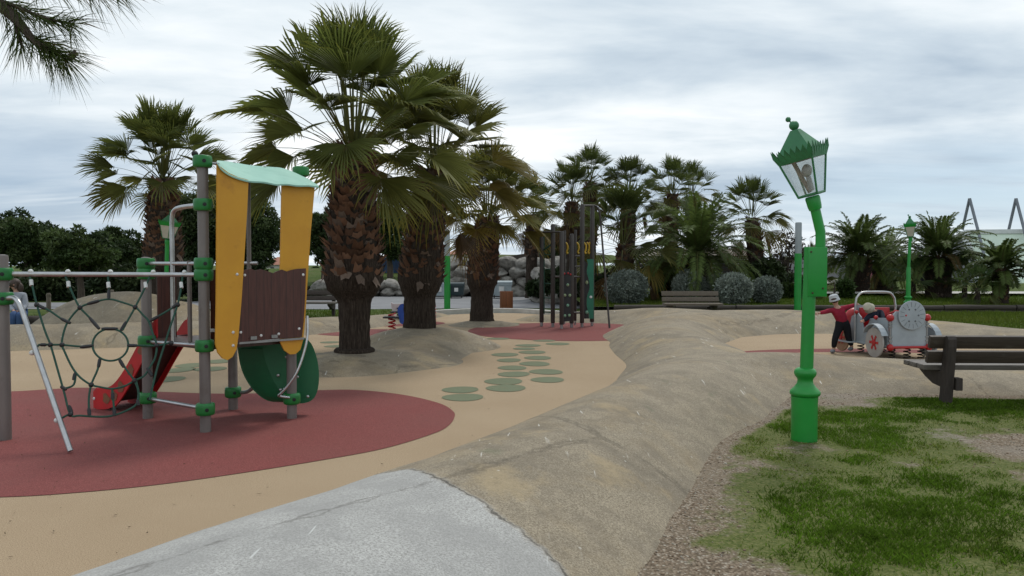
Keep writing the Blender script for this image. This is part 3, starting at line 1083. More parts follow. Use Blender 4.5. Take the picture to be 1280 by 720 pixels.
colr = np.array([0.09, 0.06, 0.035]) * rg.uniform(0.4, 1.5, (n, 1))
me = np_mesh('leaf_litter', v.reshape(-1, 3), F, M['stone'], tint=np.repeat(colr, 4, 0))
link_mesh('leaf_litter', me)['kind'] = 'stuff'

# ---- the park behind
road_pts = [(-40, 26.5), (-12, 27.0), (-5, 26.8), (-0.5, 27.6), (3.4, 27.2), (4.6, 30.5), (2.0, 37.3), (-6, 37.6), (-14, 31.5), (-40, 31.5)]
flat('road', road_pts, -0.016, M['asphalt'])
kb = smooth_path([(-2.6, 23.4, 0), (-1.2, 24.6, 0), (0.2, 24.55, 0), (1.3, 23.4, 0), (1.9, 22.9, 0)], 8)
b = MB()
for i in range(len(kb) - 1):
    d = (kb[i + 1] - kb[i])
    nrm = Vector((-d.y, d.x, 0)).normalized() * 0.13
    p, q = kb[i], kb[i + 1]
    up = Vector((0, 0, 0.13))
    dn = Vector((0, 0, -0.03))
    b.add([p - nrm + dn, q - nrm + dn, q + nrm + dn, p + nrm + dn, p - nrm + up, q - nrm + up, q + nrm + up, p + nrm + up],
          [(4, 5, 6, 7), (0, 1, 5, 4), (2, 3, 7, 6)])
b.build('kerb', M['kerb'])['kind'] = 'structure'
flat('grass_strip', [(-5.2, 23.6), (-2.9, 23.5), (-1.3, 24.8), (0.2, 24.75), (1.4, 23.7), (2.4, 24.0), (2.0, 25.4), (-0.5, 26.3), (-5, 26.5)], 0.0, M['lawn'])

# banked lawn above the boulder walls, and the raised lawn behind the logs
def bank(name, xs, ys, fz, mat, keep=None):
    X, Y = np.meshgrid(xs, ys)
    Z = fz(X, Y)
    idx = np.arange(X.size).reshape(X.shape)
    F = np.stack([idx[:-1, :-1], idx[:-1, 1:], idx[1:, 1:], idx[1:, :-1]], -1).reshape(-1, 4)
    if keep is not None:
        F = F[keep(X, Y).ravel()[F].all(1)]
    o = link_mesh(name, np_mesh(name, np.stack([X.ravel(), Y.ravel(), Z.ravel()], -1), F, mat, smooth=True))
    o['kind'] = 'structure'
    return o


def bank_left(X, Y):
    t_ = np.clip((Y - 38.2) / 9, 0, 1)
    hi = np.clip((X + 3.4) / 1.6, 0, 1)
    return (0.45 + 0.75 * t_) * (1 - hi) + (1.55 + 0.5 * t_) * hi + 0.06 * (fbm(X * 0.8, Y * 0.8, 3, 3) - 0.5)


bank('bank', np.arange(-16, 6.1, 0.3), np.concatenate([[38.15], np.arange(38.3, 60, 0.7)]), bank_left, M['lawn'])


def lawn_right(X, Y):
    t_ = np.clip((Y - 24.3) / 14, 0, 1)
    return 0.24 + 0.16 * t_ + 0.03 * (fbm(X * 0.8, Y * 0.8, 3, 3) - 0.5)


bank('raised_lawn', np.arange(2.2, 34, 0.35), np.concatenate([[23.72], np.arange(24, 60, 0.6)]), lawn_right, M['lawn'])


def lawn_low(X, Y):
    """grass slope between the hill rim and the logs on the east side"""
    return -0.02 + 0.10 * np.clip((Y - 15) / 6, 0, 1) + 0.02 * (fbm(X * 0.9, Y * 0.9, 8, 3) - 0.5)


bank('lawn', np.arange(7.0, 24, 0.3), np.arange(13.4, 23.9, 0.3), lawn_low, M['lawn'], lambda X, Y: Y > np.interp(X, [7.0, 7.6, 8.9, 10.2, 13.5, 16], [18.8, 18.6, 17.2, 15.4, 13.6, 13.3]))
flat('gravel_path', [(11.6, 29.5), (30, 29.0), (30, 31.5), (11.2, 31.5)], 0.42, M['kerb'])
flat('path', [(13.5, 42), (19.0, 42), (23.0, 60), (17, 60)], 0.47, M['kerb'])

# rough grass blades on the far lawns (so that their edges are not clean)
n = 60000
x = rg.uniform(7.2, 19, n)
y = rg.uniform(13.6, 23.4, n)
ok = (ridge_height(x, y, RIDGES) < 0.02) & (x < 0.72 * y) & (y > np.interp(x, [7.6, 8.9, 10.2, 13.5, 16], [18.6, 17.2, 15.4, 13.6, 13.3]))
x1, y1 = x[ok], y[ok]
z1 = lawn_low(x1, y1)
n2 = 45000
x = rg.uniform(2.4, 20, n2)
y = 23.9 + 8 * rg.random(n2) ** 1.6
x2, y2 = x, y
z2 = lawn_right(x2, y2)
n3 = 30000
x3, y3 = rg.uniform(-14, 1.5, n3), rg.uniform(15.0, 26.2, n3)
ok = (ridge_height(x3, y3, LEFT) < -0.02) & (((x3 < -7) & (y3 > 15.2)) | (y3 > 24.9) | ((x3 < -3.4) & (y3 > 22.5)))
x3, y3 = x3[ok], y3[ok]
x, y, z = np.concatenate([x1, x2, x3]), np.concatenate([y1, y2, y3]), np.concatenate([z1, z2, np.full(len(x3), -0.02)])
n = len(x)
h = rg.uniform(0.03, 0.09, n) * (0.6 + 0.9 * fbm(x * 1.2, y * 1.2, 55, 3))
w_ = rg.uniform(0.006, 0.014, n)
a = rg.uniform(0, 6.28, n)
ln = rg.uniform(-0.04, 0.04, (n, 2))
v = np.empty((n, 3, 3))
v[:, 0] = np.stack([x - np.cos(a) * w_, y - np.sin(a) * w_, z - 0.01], -1)
v[:, 1] = np.stack([x + np.cos(a) * w_, y + np.sin(a) * w_, z - 0.01], -1)
v[:, 2] = np.stack([x + ln[:, 0], y + ln[:, 1], z + h], -1)
F = (np.arange(n) * 3)[:, None] + np.array([[0, 1, 2]])
tt = fbm(x * 0.6, y * 0.6, 66, 4)[:, None]
colr = (np.array([0.055, 0.110, 0.010]) * (1 - tt) + np.array([0.13, 0.15, 0.03]) * tt) * rg.uniform(0.6, 1.3, (n, 1))
link_mesh('grass', np_mesh('grass', v.reshape(-1, 3), F, M['blade'], tint=np.repeat(colr, 3, 0)))['kind'] = 'stuff'

# ------------------------------------------------------------------ plants
def rotz(v, a):
    return Vector((v.x * math.cos(a) - v.y * math.sin(a), v.x * math.sin(a) + v.y * math.cos(a), v.z))


def fan_leaf(V, F, T, hub, fwd, side, nrm, R_, rnd, col, nseg=30, spread=2.6, droop=0.25, vfold=0.4):
    """one fan shaped leaf: folded segments joined for a third of their length, tips free"""
    fold = 0.035 * R_
    for i in range(nseg):
        a = -spread + 2 * spread * (i + 0.5) / nseg
        da = spread / nseg * 0.78
        L = R_ * (0.62 + 0.38 * math.cos(a * 0.85)) * rnd.uniform(0.88, 1.10)
        r1 = 0.36 * L

        def P(ang, r, lift):
            d = fwd * math.cos(ang) + side * math.sin(ang)
            t = r / R_
            p = hub + d * r + nrm * (lift + vfold * abs(math.sin(ang)) * r)
            return p + Vector((0, 0, -1)) * (droop * R_ * t * t * (0.75 + 0.5 * abs(ang) / spread))
        jt = rnd.uniform(-0.09, 0.09)
        b = len(V)
        tipdrop = rnd.uniform(0.0, 0.12) * R_
        V += [hub, P(a - da, r1, 0), P(a, r1, fold), P(a + da, r1, 0),
              P(a - da * 0.50 + jt * 0.4, 0.76 * L, 0), P(a + da * 0.50 + jt * 0.4, 0.76 * L, fold * 0.4),
              P(a + jt, L, 0) + Vector((0, 0, -tipdrop))]
        F += [(b, b + 1, b + 2), (b, b + 2, b + 3), (b + 1, b + 4, b + 2), (b + 2, b + 4, b + 5), (b + 2, b + 5, b + 3), (b + 4, b + 6, b + 5)]
        s = rnd.uniform(0.82, 1.18)
        c = [min(1, q * s) for q in col]
        tipc = [c[0] * 1.5 + 0.02, c[1] * 1.25 + 0.012, c[2] * 0.9]
        T += [c, c, c, c, c, c, tipc]


def strip_curve(V, F, T, pts, w0, w1, side, col):
    """a thin three sided stalk along pts"""
    n = len(pts)
    b = len(V)
    for i, p in enumerate(pts):
        w = w0 + (w1 - w0) * i / (n - 1)
        d = (pts[min(i + 1, n - 1)] - pts[max(i - 1, 0)]).normalized()
        up = side.cross(d).normalized()
        V += [p - side * w, p + side * w, p - up * w * 0.7]
        T += [col] * 3
    for i in range(n - 1):
        for k in range(3):
            k2 = (k + 1) % 3
            q = b + i * 3
            F += [(q + k, q + k2, q + 3 + k2), (q + k, q + 3 + k2, q + 3 + k)]


def fan_crown_mesh(seed, top, n_leaves=46, pet=0.9, R_=0.95, el0=88, el1=12, yellow=0.25, nseg=30, green=(0.100, 0.122, 0.032), dead=5):
    rnd = random.Random(seed)
    V, F, T = [], [], []
    for i in range(n_leaves + dead):
        t = i / (n_leaves - 1)
        is_dead = i >= n_leaves
        az = i * 2.39996 + rnd.uniform(-0.25, 0.25)
        el = R(el0 + (el1 - el0) * min(t, 1.0) ** 1.2 + rnd.uniform(-9, 9))
        if is_dead:
            el = R(rnd.uniform(-70, -40))
        d0 = Vector((math.cos(az) * math.cos(el), math.sin(az) * math.cos(el), math.sin(el)))
        young = max(0.0, 0.25 - t) * 2
        L = pet * rnd.uniform(0.82, 1.12)
        start = top + Vector((math.cos(az), math.sin(az), 0)) * 0.10 + Vector((0, 0, 0.22 - 0.42 * min(t, 1)))
        pts = []
        p, d = start.copy(), d0.copy()
        for k in range(6):
            pts.append(p.copy())
            p = p + d * (L / 5)
            d = (d + Vector((0, 0, -0.035 - 0.055 * t))).normalized()
        side = Vector((-math.sin(az), math.cos(az), 0))
        tw = rnd.uniform(-0.35, 0.35)
        up = side.cross(d).normalized() * -1
        up = d.cross(side).normalized()
        if up.z < 0 and el > -1.2:
            up = -up
        side2 = side * math.cos(tw) + up * math.sin(tw)
        up2 = up * math.cos(tw) - side * math.sin(tw)
        bend = rnd.uniform(-0.05, 0.16) + 0.20 * t
        fwd = (d * math.cos(bend) - up2 * math.sin(bend)).normalized()
        nrm = (up2 * math.cos(bend) + d * math.sin(bend)).normalized()
        yl = max(0.0, t - 0.55) / 0.45 * yellow * rnd.uniform(0.3, 1.5)
        g = green
        br = rnd.uniform(0.75, 1.3)
        col = [(g[0] * (1 - yl) + 0.16 * yl) * br, (g[1] * (1 - yl) + 0.105 * yl) * br, (g[2] * (1 - yl) + 0.022 * yl) * br]
        if is_dead:
            col = [0.10 * br, 0.062 * br, 0.03 * br]
        strip_curve(V, F, T, pts, 0.019, 0.009, side, [0.12, 0.13, 0.045] if not is_dead else [0.12, 0.08, 0.045])
        fan_leaf(V, F, T, pts[-1], fwd, side2, nrm, R_ * rnd.uniform(0.86, 1.1), rnd, col, nseg,
                 spread=rnd.uniform(1.25, 1.7) * (1 - 0.6 * young), droop=(0.08 + 0.17 * t) * rnd.uniform(0.6, 1.4), vfold=rnd.uniform(0.15, 0.7))
    return np.array([v[:] for v in V]), np.array(F), np.array(T)


def trunk_shape(prof, lean, n=26, seed=0):
    """lumpy tapering stem: prof rows (z, r); lean = horizontal offset at the top"""
    rnd = random.Random(seed)
    zs = []
    z = prof[0][0]
    while z < prof[-1][0]:
        zs.append(z)
        z += 0.07
    zs.append(prof[-1][0])
    top = prof[-1][0]
    V, F = [], []
    ph = [rnd.uniform(0, 6.28) for _ in range(4)]
    for z in zs:
        r = np.interp(z, [p[0] for p in prof], [p[1] for p in prof])
        f = z / top
        c = Vector((lean[0] * f * f, lean[1] * f * f, z))
        for k in range(n):
            a = 2 * math.pi * k / n
            rr = r * (1 + 0.05 * math.sin(3 * a + ph[0] + z * 1.5) + 0.035 * math.sin(7 * a + ph[1] - z * 2) + rnd.uniform(-0.035, 0.035))
            V.append(c + Vector((rr * math.cos(a), rr * math.sin(a), rnd.uniform(-0.01, 0.01))))
    for i in range(len(zs) - 1):
        for k in range(n):
            k2 = (k + 1) % n
            F.append((i * n + k, i * n + k2, (i + 1) * n + k2, (i + 1) * n + k))
    return V, F


def boots_mesh(prof, lean, z0, z1, seed, dens=1.0, size=1.0, flare=1.0):
    """old leaf bases: overlapping split wedges spiralling up the stem"""
    rnd = random.Random(seed)
    top = prof[-1][0]
    V, F, T = [], [], []
    n = int((z1 - z0) * 150 * dens)
    for i in range(n):
        z = z0 + (z1 - z0) * i / n
        a = i * 2.39996 + rnd.uniform(-0.2, 0.2)
        r = np.interp(z, [p[0] for p in prof], [p[1] for p in prof]) * 0.92
        f = z / top
        c = Vector((lean[0] * f * f, lean[1] * f * f, z))
        o = Vector((math.cos(a), math.sin(a), 0))
        s = Vector((-math.sin(a), math.cos(a), 0))
        up = Vector((0, 0, 1))
        L = rnd.uniform(0.13, 0.22) * size
        w = rnd.uniform(0.06, 0.10) * size
        down = rnd.random() < (0.16 if z < z0 + 0.35 else 0.02)
        e = R(rnd.uniform(42, 70))
        d = (o * math.cos(e) + up * math.sin(e)) if not down else (o * 0.6 - up * 0.8)
        th = d.cross(s).normalized()
        base = c + o * (r - 0.03)
        tip = base + d * L * flare
        mid = base + d * L * 0.55 * flare
        b = len(V)
        V += [base - s * w, base + s * w, base + th * 0.03, mid - s * w * 0.85, mid + s * w * 0.85, mid + th * 0.035, mid - th * 0.015,
              tip - s * w * 0.6 + d * rnd.uniform(-0.03, 0.05), tip + s * w * 0.6 + d * rnd.uniform(-0.03, 0.05), tip - d * L * 0.14]
        F += [(b, b + 3, b + 5), (b, b + 5, b + 2), (b + 1, b + 2, b + 5), (b + 1, b + 5, b + 4), (b, b + 6, b + 3), (b, b + 1, b + 6), (b + 1, b + 4, b + 6),
              (b + 3, b + 7, b + 9), (b + 3, b + 9, b + 5), (b + 5, b + 9, b + 4), (b + 9, b + 8, b + 4), (b + 3, b + 6, b + 7), (b + 6, b + 9, b + 7), (b + 6, b + 8, b + 9), (b + 6, b + 4, b + 8)]
        k = rnd.uniform(0.55, 1.5)
        if down or rnd.random() < 0.18:
            cc = [0.125 * k, 0.092 * k, 0.072 * k]
        else:
            cc = [0.115 * k, 0.063 * k, 0.040 * k]
        T += [cc] * 10
    return np.array([v[:] for v in V]), np.array(F), np.array(T)


def fan_palm(loc, prof, boots, lean, label, group, crown, seed, ring=False):
    t = thing('fan_palm', loc, label, 'palm tree', group)
    V, F = trunk_shape(prof, lean, seed=seed)
    b = MB()
    b.v, b.f, b.m = [v + Vector(loc) for v in V], [list(f) for f in F], [0] * len(F)
    if ring:
        r = prof[0][1]
        b.lathe(Vector(loc) + Vector((0, 0, -0.02)), [(r * 1.16, 0), (r * 1.22, 0.02), (r * 1.22, 0.06), (r * 1.12, 0.085), (r * 0.9, 0.09)], 24)
    b.build('trunk', M['trunk'], t, angle=70)
    bv, bf, bt = boots_mesh(prof, lean, *boots)
    o = link_mesh('leaf_bases', np_mesh('leaf_bases', bv, bf, M['boot'], tint=bt), t)
    top = Vector((lean[0], lean[1], prof[-1][0]))
    cv, cf, ct = fan_crown_mesh(seed, top, **crown)
    link_mesh('crown', np_mesh('crown', cv, cf, M['frond'], tint=ct), t)
    return t


G4 = 'fan palms on the mounds of the playground'
fan_palm(PALM1, [(-0.05, 0.245), (0.1, 0.225), (0.45, 0.215), (0.78, 0.235), (0.92, 0.36), (1.1, 0.42), (1.28, 0.40), (1.5, 0.37), (2.0, 0.33), (2.6, 0.29), (2.95, 0.22)],
         (1.0, 2.93, 1, 1.15, 1.15), (0.0, 0.0), 'tall fan palm beside the play tower, bare stem ringed at its base', G4,
         dict(n_leaves=54, pet=1.18, R_=0.86, yellow=0.25, nseg=34, dead=0, el1=-3), 3, ring=True)
fan_palm(PALM2, [(-0.08, 0.30), (0.2, 0.285), (0.55, 0.28), (0.68, 0.34), (0.85, 0.40), (1.1, 0.40), (1.5, 0.36), (2.1, 0.32), (2.65, 0.28), (2.85, 0.2)],
         (0.85, 2.8, 8, 1.2, 0.95), (0.25, 0.1), 'fan palm on the high sandy mound, middle one of the three in line', G4,
         dict(n_leaves=50, pet=1.05, R_=0.85, yellow=0.6, nseg=30, dead=1, el1=-2, green=(0.108, 0.116, 0.030)), 17)
fan_palm(PALM3, [(-0.06, 0.33), (0.1, 0.28), (0.6, 0.265), (0.80, 0.30), (0.92, 0.37), (1.15, 0.38), (1.6, 0.35), (2.1, 0.33), (2.5, 0.24)],
         (0.95, 2.5, 21, 1.1, 1.0), (0.15, 0.0), 'shorter fan palm near the orange bin with yellowing lower fronds', G4,
         dict(n_leaves=50, pet=1.0, R_=0.84, yellow=0.6, nseg=28, dead=0, el1=-2, green=(0.108, 0.116, 0.030)), 29)
fan_palm(Vector((-8.25, 18.9, 0.0)), [(-0.05, 0.40), (0.5, 0.38), (1.3, 0.36), (1.45, 0.44), (1.75, 0.44), (2.2, 0.38), (2.9, 0.34), (3.25, 0.28), (3.5, 0.2)],
         (1.6, 3.4, 33, 1.1, 1.1), (0.05, 0.0), 'fan palm behind the grey concrete dome and the climbing net', G4,
         dict(n_leaves=52, pet=1.0, R_=0.80, yellow=0.35, nseg=28, dead=0, el1=0), 41)

# fan palms of the grove behind, built at three sizes and copied
rnd = random.Random(12)


def grove_palm(seed, trunk_h, r, kw, label, boots_from=0.5):
    return fan_palm(Vector((0, 0, 0)), [(-0.2, r * 1.15), (0.4, r), (trunk_h * boots_from, r), (trunk_h * boots_from + 0.25, r * 1.25), (trunk_h - 0.5, r * 1.15), (trunk_h, r * 0.7)],
                    (trunk_h * boots_from, trunk_h - 0.1, seed, 0.5, 1.2), (rnd.uniform(-0.2, 0.2), 0.0), label, 'fan palms in the grove behind the climbing frame', kw, seed)


kw_t = dict(n_leaves=32, pet=0.85, R_=0.72, yellow=0.4, nseg=18, dead=4, green=(0.062, 0.082, 0.024), el1=-16)
spots = [  # px, py of crown middle, distance, trunk height, label
    (738, 228, 33, 4.3, 'tallest slender fan palm behind the climbing frame, above its twin poles'),
    (784, 246, 32, 3.9, 'fan palm above the round grey bush, thick dead skirt under its crown'),
    (838, 242, 34, 4.0, 'fan palm with a brown dead skirt beside a smaller thin crowned palm'),
    (868, 246, 36, 4.2, 'small sparse fan palm standing over the big feathery palm'),
    (946, 272, 30, 3.2, 'lone fan palm with a dark trunk above the row of round bushes'),
    (716, 252, 30, 3.0, 'bushy fan palm close behind the brown climbing posts'),
    (782, 306, 27, 1.9, 'low bright green fan palm right behind the round grey bush'),
    (664, 268, 34, 3.0, 'fan palm above the boulder wall, half behind the shorter yellowing palm'),
    (1010, 345, 36, 1.5, 'small dark fan palm behind the thin green light pole'),
]
for i, (px, py, Y_, th, lab) in enumerate(spots):
    c = at(px, py, Y_)
    h = c.z - 0.25
    t = grove_palm(100 + i, h, 0.24, dict(kw_t, pet=0.85 if i != 6 else 1.2, R_=0.72 if i != 6 else 0.95), lab, 0.45)
    t.location = (c.x, Y_, 0.25)
    ORIGIN[t.name] = Vector(t.location)


# ---- feather palms
def feather_crown_mesh(seed, top, n=46, L=2.3, el0=82, el1=6, leaflet=0.42, green=(0.066, 0.094, 0.026), pairs=44):
    rnd = random.Random(seed)
    V, F, T = [], [], []
    for i in range(n):
        t = i / (n - 1)
        az = i * 2.39996 + rnd.uniform(-0.2, 0.2)
        el = R(el0 + (el1 - el0) * t ** 0.85 + rnd.uniform(-6, 6))
        d = Vector((math.cos(az) * math.cos(el), math.sin(az) * math.cos(el), math.sin(el)))
        side = Vector((-math.sin(az), math.cos(az), 0))
        LL = L * rnd.uniform(0.85, 1.08) * (0.75 + 0.25 * min(1, t * 4))
        p = top + Vector((math.cos(az), math.sin(az), 0)) * 0.15 + Vector((0, 0, 0.2 - 0.45 * t))
        pts, ds = [], []
        ns = 14
        for k in range(ns + 1):
            pts.append(p.copy())
            ds.append(d.copy())
            p = p + d * (LL / ns)
            d = (d + Vector((0, 0, -0.075 - 0.075 * (k / ns) * (1 + t)))).normalized()
        br = rnd.uniform(0.7, 1.3)
        col = [c * br for c in green]
        if rnd.random() < 0.10 and t > 0.6:
            col = [0.10 * br, 0.07 * br, 0.025 * br]
        strip_curve(V, F, T, pts, 0.022, 0.006, side, [0.09, 0.10, 0.035])
        for k in range(pairs):
            u = 0.10 + 0.90 * (k + 0.5) / pairs
            q = u * ns
            i0 = min(int(q), ns - 1)
            fr = q - i0
            pp = pts[i0].lerp(pts[i0 + 1], fr)
            dd = ds[i0].lerp(ds[i0 + 1], fr).normalized()
            up = dd.cross(side).normalized()
            if up.z < 0:
                up = -up
            ll = leaflet * (0.35 + 0.65 * math.sin(math.pi * min(1, 0.18 + 0.80 * u)) ** 0.7) * rnd.uniform(0.85, 1.1)
            for sg in (-1, 1):
                ld = (side * sg * 0.80 + dd * 0.62 + up * rnd.uniform(0.1, 0.4)).normalized()
                w = 0.030
                mid = pp + ld * ll * 0.5
                tip = pp + ld * ll + Vector((0, 0, -0.14 * ll - rnd.uniform(0, 0.06)))
                b = len(V)
                V += [pp, mid + dd * w, mid - dd * w, tip]
                F += [(b, b + 1, b + 2), (b + 1, b + 3, b + 2)]
                s = rnd.uniform(0.8, 1.2)
                T += [[c * s for c in col]] * 4
    return np.array([v[:] for v in V]), np.array(F), np.array(T)


def feather_palm(loc, trunk_h, r, label, seed, crown, group):
    t = thing('date_palm', loc, label, 'palm tree', group)
    prof = [(-0.2, r * 1.1), (0.15, r), (trunk_h * 0.55, r * 1.0), (trunk_h * 0.85, r * 1.15), (trunk_h, r * 0.8)]
    V, F = trunk_shape(prof, (0, 0), seed=seed)
    b = MB()
    b.v, b.f, b.m = [v + Vector(loc) for v in V], [list(f) for f in F], [0] * len(F)
    b.build('trunk', M['trunk'], t, angle=70)
    bv, bf, bt = boots_mesh(prof, (0, 0), 0.05, trunk_h, seed, 0.8, 0.95, 0.8)
    link_mesh('leaf_bases', np_mesh('leaf_bases', bv, bf, M['boot'], tint=bt), t)
    cv, cf, ct = feather_crown_mesh(seed, Vector((0, 0, trunk_h)), **crown)
    link_mesh('crown', np_mesh('crown', cv, cf, M['frond'], tint=ct), t)
    return t


GD = 'feathery date palms along the raised lawn'
for (px, pyb, pyc, Y_, r, L, n, lab, sd) in (
        (872, 362, 318, 27.5, 0.45, 2.5, 56, 'broad feathery palm behind the bushes by the weathered bench', 61),
        (1073, 368, 322, 32.0, 0.52, 2.1, 54, 'large feathery palm with thick trunk between the hedge and the smaller palm', 62),
        (1105, 366, 334, 35.0, 0.50, 2.0, 46, 'feathery palm with short thick trunk close to the green lamp post', 63),
        (1172, 371, 322, 28.5, 0.50, 1.9, 60, 'feathery palm with forked base next to the pale green building', 64),
        (1250, 381, 338, 25.0, 0.26, 1.05, 34, 'small feathery palm in front of the pale green wall', 65)):
    p = at(px, pyb, Y_)
    zb = 0.28
    th = at(px, pyc, Y_).z - zb
    feather_palm(Vector((p.x, Y_, zb)), th, r * 0.85, lab, sd, dict(n=int(n * 1.25), L=L, leaflet=0.40 if L > 2 else 0.28), GD)

# low shoots at the feet of the two palms by the building
for (px, py, Y_, s, lab) in ((1142, 352, 27.9, 0.85, 'small fan palm sprouting at the foot of the forked palm'),
                             (1222, 360, 24.4, 0.55, 'tiny fan palm shoot under the small feathery palm'),
                             (1206, 342, 27.6, 0.6, 'little fan palm tuft leaning over the forked trunk')):
    c = at(px, py, Y_)
    t = thing('dwarf_palm', (c.x, Y_, 0.27), lab, 'palm tree', 'dwarf palms at the feet of bigger palms')
    h = max(0.25, c.z - 0.27)
    b = MB()
    b.tube([Vector((c.x, Y_, 0.2)), Vector((c.x, Y_, 0.27 + h))], [0.10, 0.07], 8)
    b.build('trunk', M['trunk'], t)
    cv, cf, ct = fan_crown_mesh(200 + int(px), Vector((0, 0, h)), n_leaves=22, pet=0.55 * s, R_=0.62 * s, el1=-25, nseg=14, dead=0, green=(0.040, 0.068, 0.022))
    link_mesh('crown', np_mesh('crown', cv, cf, M['frond'], tint=ct), t)


# ---- leafy crowns
def leaf_cloud(seed, blobs, n, size, cols, flat_=0.0, inner=0.55):
    """leaf faces spread through the outer part of many small clumps"""
    g_ = np.random.default_rng(seed)
    B = np.array([b_[:6] for b_ in blobs], dtype=float)
    vol = (B[:, 3] * B[:, 4] * B[:, 5]) ** 0.75
    k = g_.choice(len(B), n, p=vol / vol.sum())
    d = g_.normal(size=(n, 3))
    d /= np.linalg.norm(d, axis=1)[:, None]
    r = (inner + (1 - inner) * g_.random((n, 1)) ** 0.6) * (1 + g_.normal(0, 0.06, (n, 1)))
    P = B[k, :3] + d * r * B[k, 3:6]
    u = g_.normal(size=(n, 3)) + d * 0.8
    u[:, 2] *= (1 - flat_)
    u /= np.linalg.norm(u, axis=1)[:, None]
    w = np.cross(u, g_.normal(size=(n, 3)))
    w /= np.linalg.norm(w, axis=1)[:, None] + 1e-9
    s = size * g_.uniform(0.6, 1.4, (n, 1))
    V = np.stack([P - w * s * 0.32, P + u * s * 0.5 , P + w * s * 0.32, P + u * s * 1.2], 1)
    V[:, 1] = P + u * s * 0.35 + w * s * 0.30
    V[:, 2] = P + u * s * 1.1
    V[:, 3] = P + u * s * 0.35 - w * s * 0.30
    V[:, 0] = P - u * s * 0.25
    F = (np.arange(n) * 4)[:, None] + np.array([[0, 1, 2, 3]])
    cols = np.array(cols)
    clump_c = cols[g_.integers(0, len(cols), len(B))] * g_.uniform(0.75, 1.25, (len(B), 1))
    c = clump_c[k] * g_.uniform(0.65, 1.4, (n, 1))
    return V.reshape(-1, 3), F, np.repeat(c, 4, 0)


DARKPINE = [(0.030, 0.050, 0.015), (0.044, 0.068, 0.020), (0.060, 0.086, 0.026)]


def crown_blobs(g_, cx, cy, cz, rx, ry, rz, n, br, shape='dome'):
    out = []
    while len(out) < n:
        d = g_.normal(size=3)
        d /= np.linalg.norm(d)
        if shape == 'dome' and d[2] < -0.35:
            continue
        r = g_.uniform(0.35, 1.0) ** 0.6
        s = br * g_.uniform(0.7, 1.35)
        out.append((cx + d[0] * rx * r, cy + d[1] * ry * r, cz + d[2] * rz * r, s, s, s * 0.75))
    return out


def broad_tree(name, label, cat, group, px0, px1, pyt, pyb, Y_, seed, zg=0.0, n=9000, size=0.22, cols=DARKPINE, nb=46, br=None, trunk_r=0.16, stems=1):
    a, b_ = at(px0, pyt, Y_), at(px1, pyb, Y_)
    cx, w = (a.x + b_.x) / 2, (b_.x - a.x) / 2
    top, bot = a.z, b_.z
    t = thing(name, (cx, Y_, zg), label, cat, group)
    g_ = np.random.default_rng(seed)
    H = top - zg
    rz = (top - bot) / 2
    cz = (top + bot) / 2 - zg
    br = min(w, rz) * 0.30 if br == 'auto' else (br or min(w, rz) * 0.42)
    k = 0.84
    blobs = crown_blobs(g_, 0, 0, cz, w * k, w * k, rz * k, nb, br, 'all')
    V, F, T = leaf_cloud(seed, blobs, n, size, cols)
    b = MB()
    o = Vector((cx, Y_, zg))
    for s in range(stems):
        off = Vector((g_.uniform(-0.3, 0.3) * s, 0, 0))
        p0 = o + off + Vector((0, 0, -0.1))
        p1 = o + off * 0.5 + Vector((g_.uniform(-0.15, 0.15), 0, max(0.3, bot - zg) + rz * 0.5))
        b.tube([p0, p0.lerp(p1, 0.5) + Vector((g_.uniform(-.08, .08), 0, 0)), p1], [trunk_r * 1.15, trunk_r, trunk_r * 0.7], 10)
        for q in range(7):
            e = blobs[q * 3 % len(blobs)]
            p2 = o + Vector(e[:3])
            st = p1.lerp(p0, g_.uniform(0.0, 0.25))
            b.tube([st, st.lerp(p2, 0.5) + Vector((0, 0, -0.1)), p2], [trunk_r * 0.5, trunk_r * 0.3, trunk_r * 0.12], 6)
    b.build('trunk', M['bark'], t)
    link_mesh('crown', np_mesh('crown', V, F, M['leaf'], tint=T), t)
    return t


GP = 'dark pines beyond the playground'
BR = 'auto'
broad_tree('pine_tree', 'broad umbrella pine with a rounded dark crown beside the open sky', 'tree', GP, -30, 90, 266, 338, 38, 1, n=26600, size=0.124, nb=94, br=BR)
broad_tree('pine_tree', 'lower pine with light green top between the umbrella pine and the fan palm', 'tree', GP, 84, 190, 284, 352, 36, 2, n=22800, size=0.124, nb=81, br=BR, cols=DARKPINE + [(0.045, 0.07, 0.018)])
broad_tree('pine_tree', 'tall dark pine rising behind the play tower post', 'tree', GP, 205, 292, 228, 352, 35, 3, n=26600, size=0.124, nb=81, br=BR)
broad_tree('pine_tree', 'dark pine seen through the gap between the yellow boards', 'tree', GP, 270, 352, 236, 345, 34, 4, n=24700, size=0.112, nb=81, br=BR)
broad_tree('pine_tree', 'pine showing between the play tower and the ringed palm', 'tree', GP, 378, 432, 250, 338, 40, 5, n=15200, size=0.124, nb=54, br=BR, zg=0.6)
broad_tree('pine_tree', 'pine filling the gap between the ringed palm and the mound palm', 'tree', GP, 455, 520, 254, 332, 42, 6, n=15200, size=0.124, nb=54, br=BR, zg=0.6)
broad_tree('pine_tree', 'small pine on a thin bare trunk behind the seated woman', 'tree', GP, 50, 150, 282, 346, 24, 7, n=13300, size=0.087, nb=54, br=BR, trunk_r=0.10)
broad_tree('dark_tree', 'dense dark tree closing the grove above the boulder wall', 'tree', None, 655, 735, 285, 340, 40, 8, n=6000, size=0.22, nb=30, zg=1.4)
broad_tree('bare_tree', 'twiggy dark tree behind the lone fan palm and bushes', 'tree', None, 955, 1010, 285, 352, 33, 9, n=1500, size=0.10, nb=30, zg=0.3, cols=[(0.05, 0.04, 0.03)], trunk_r=0.07, stems=2)


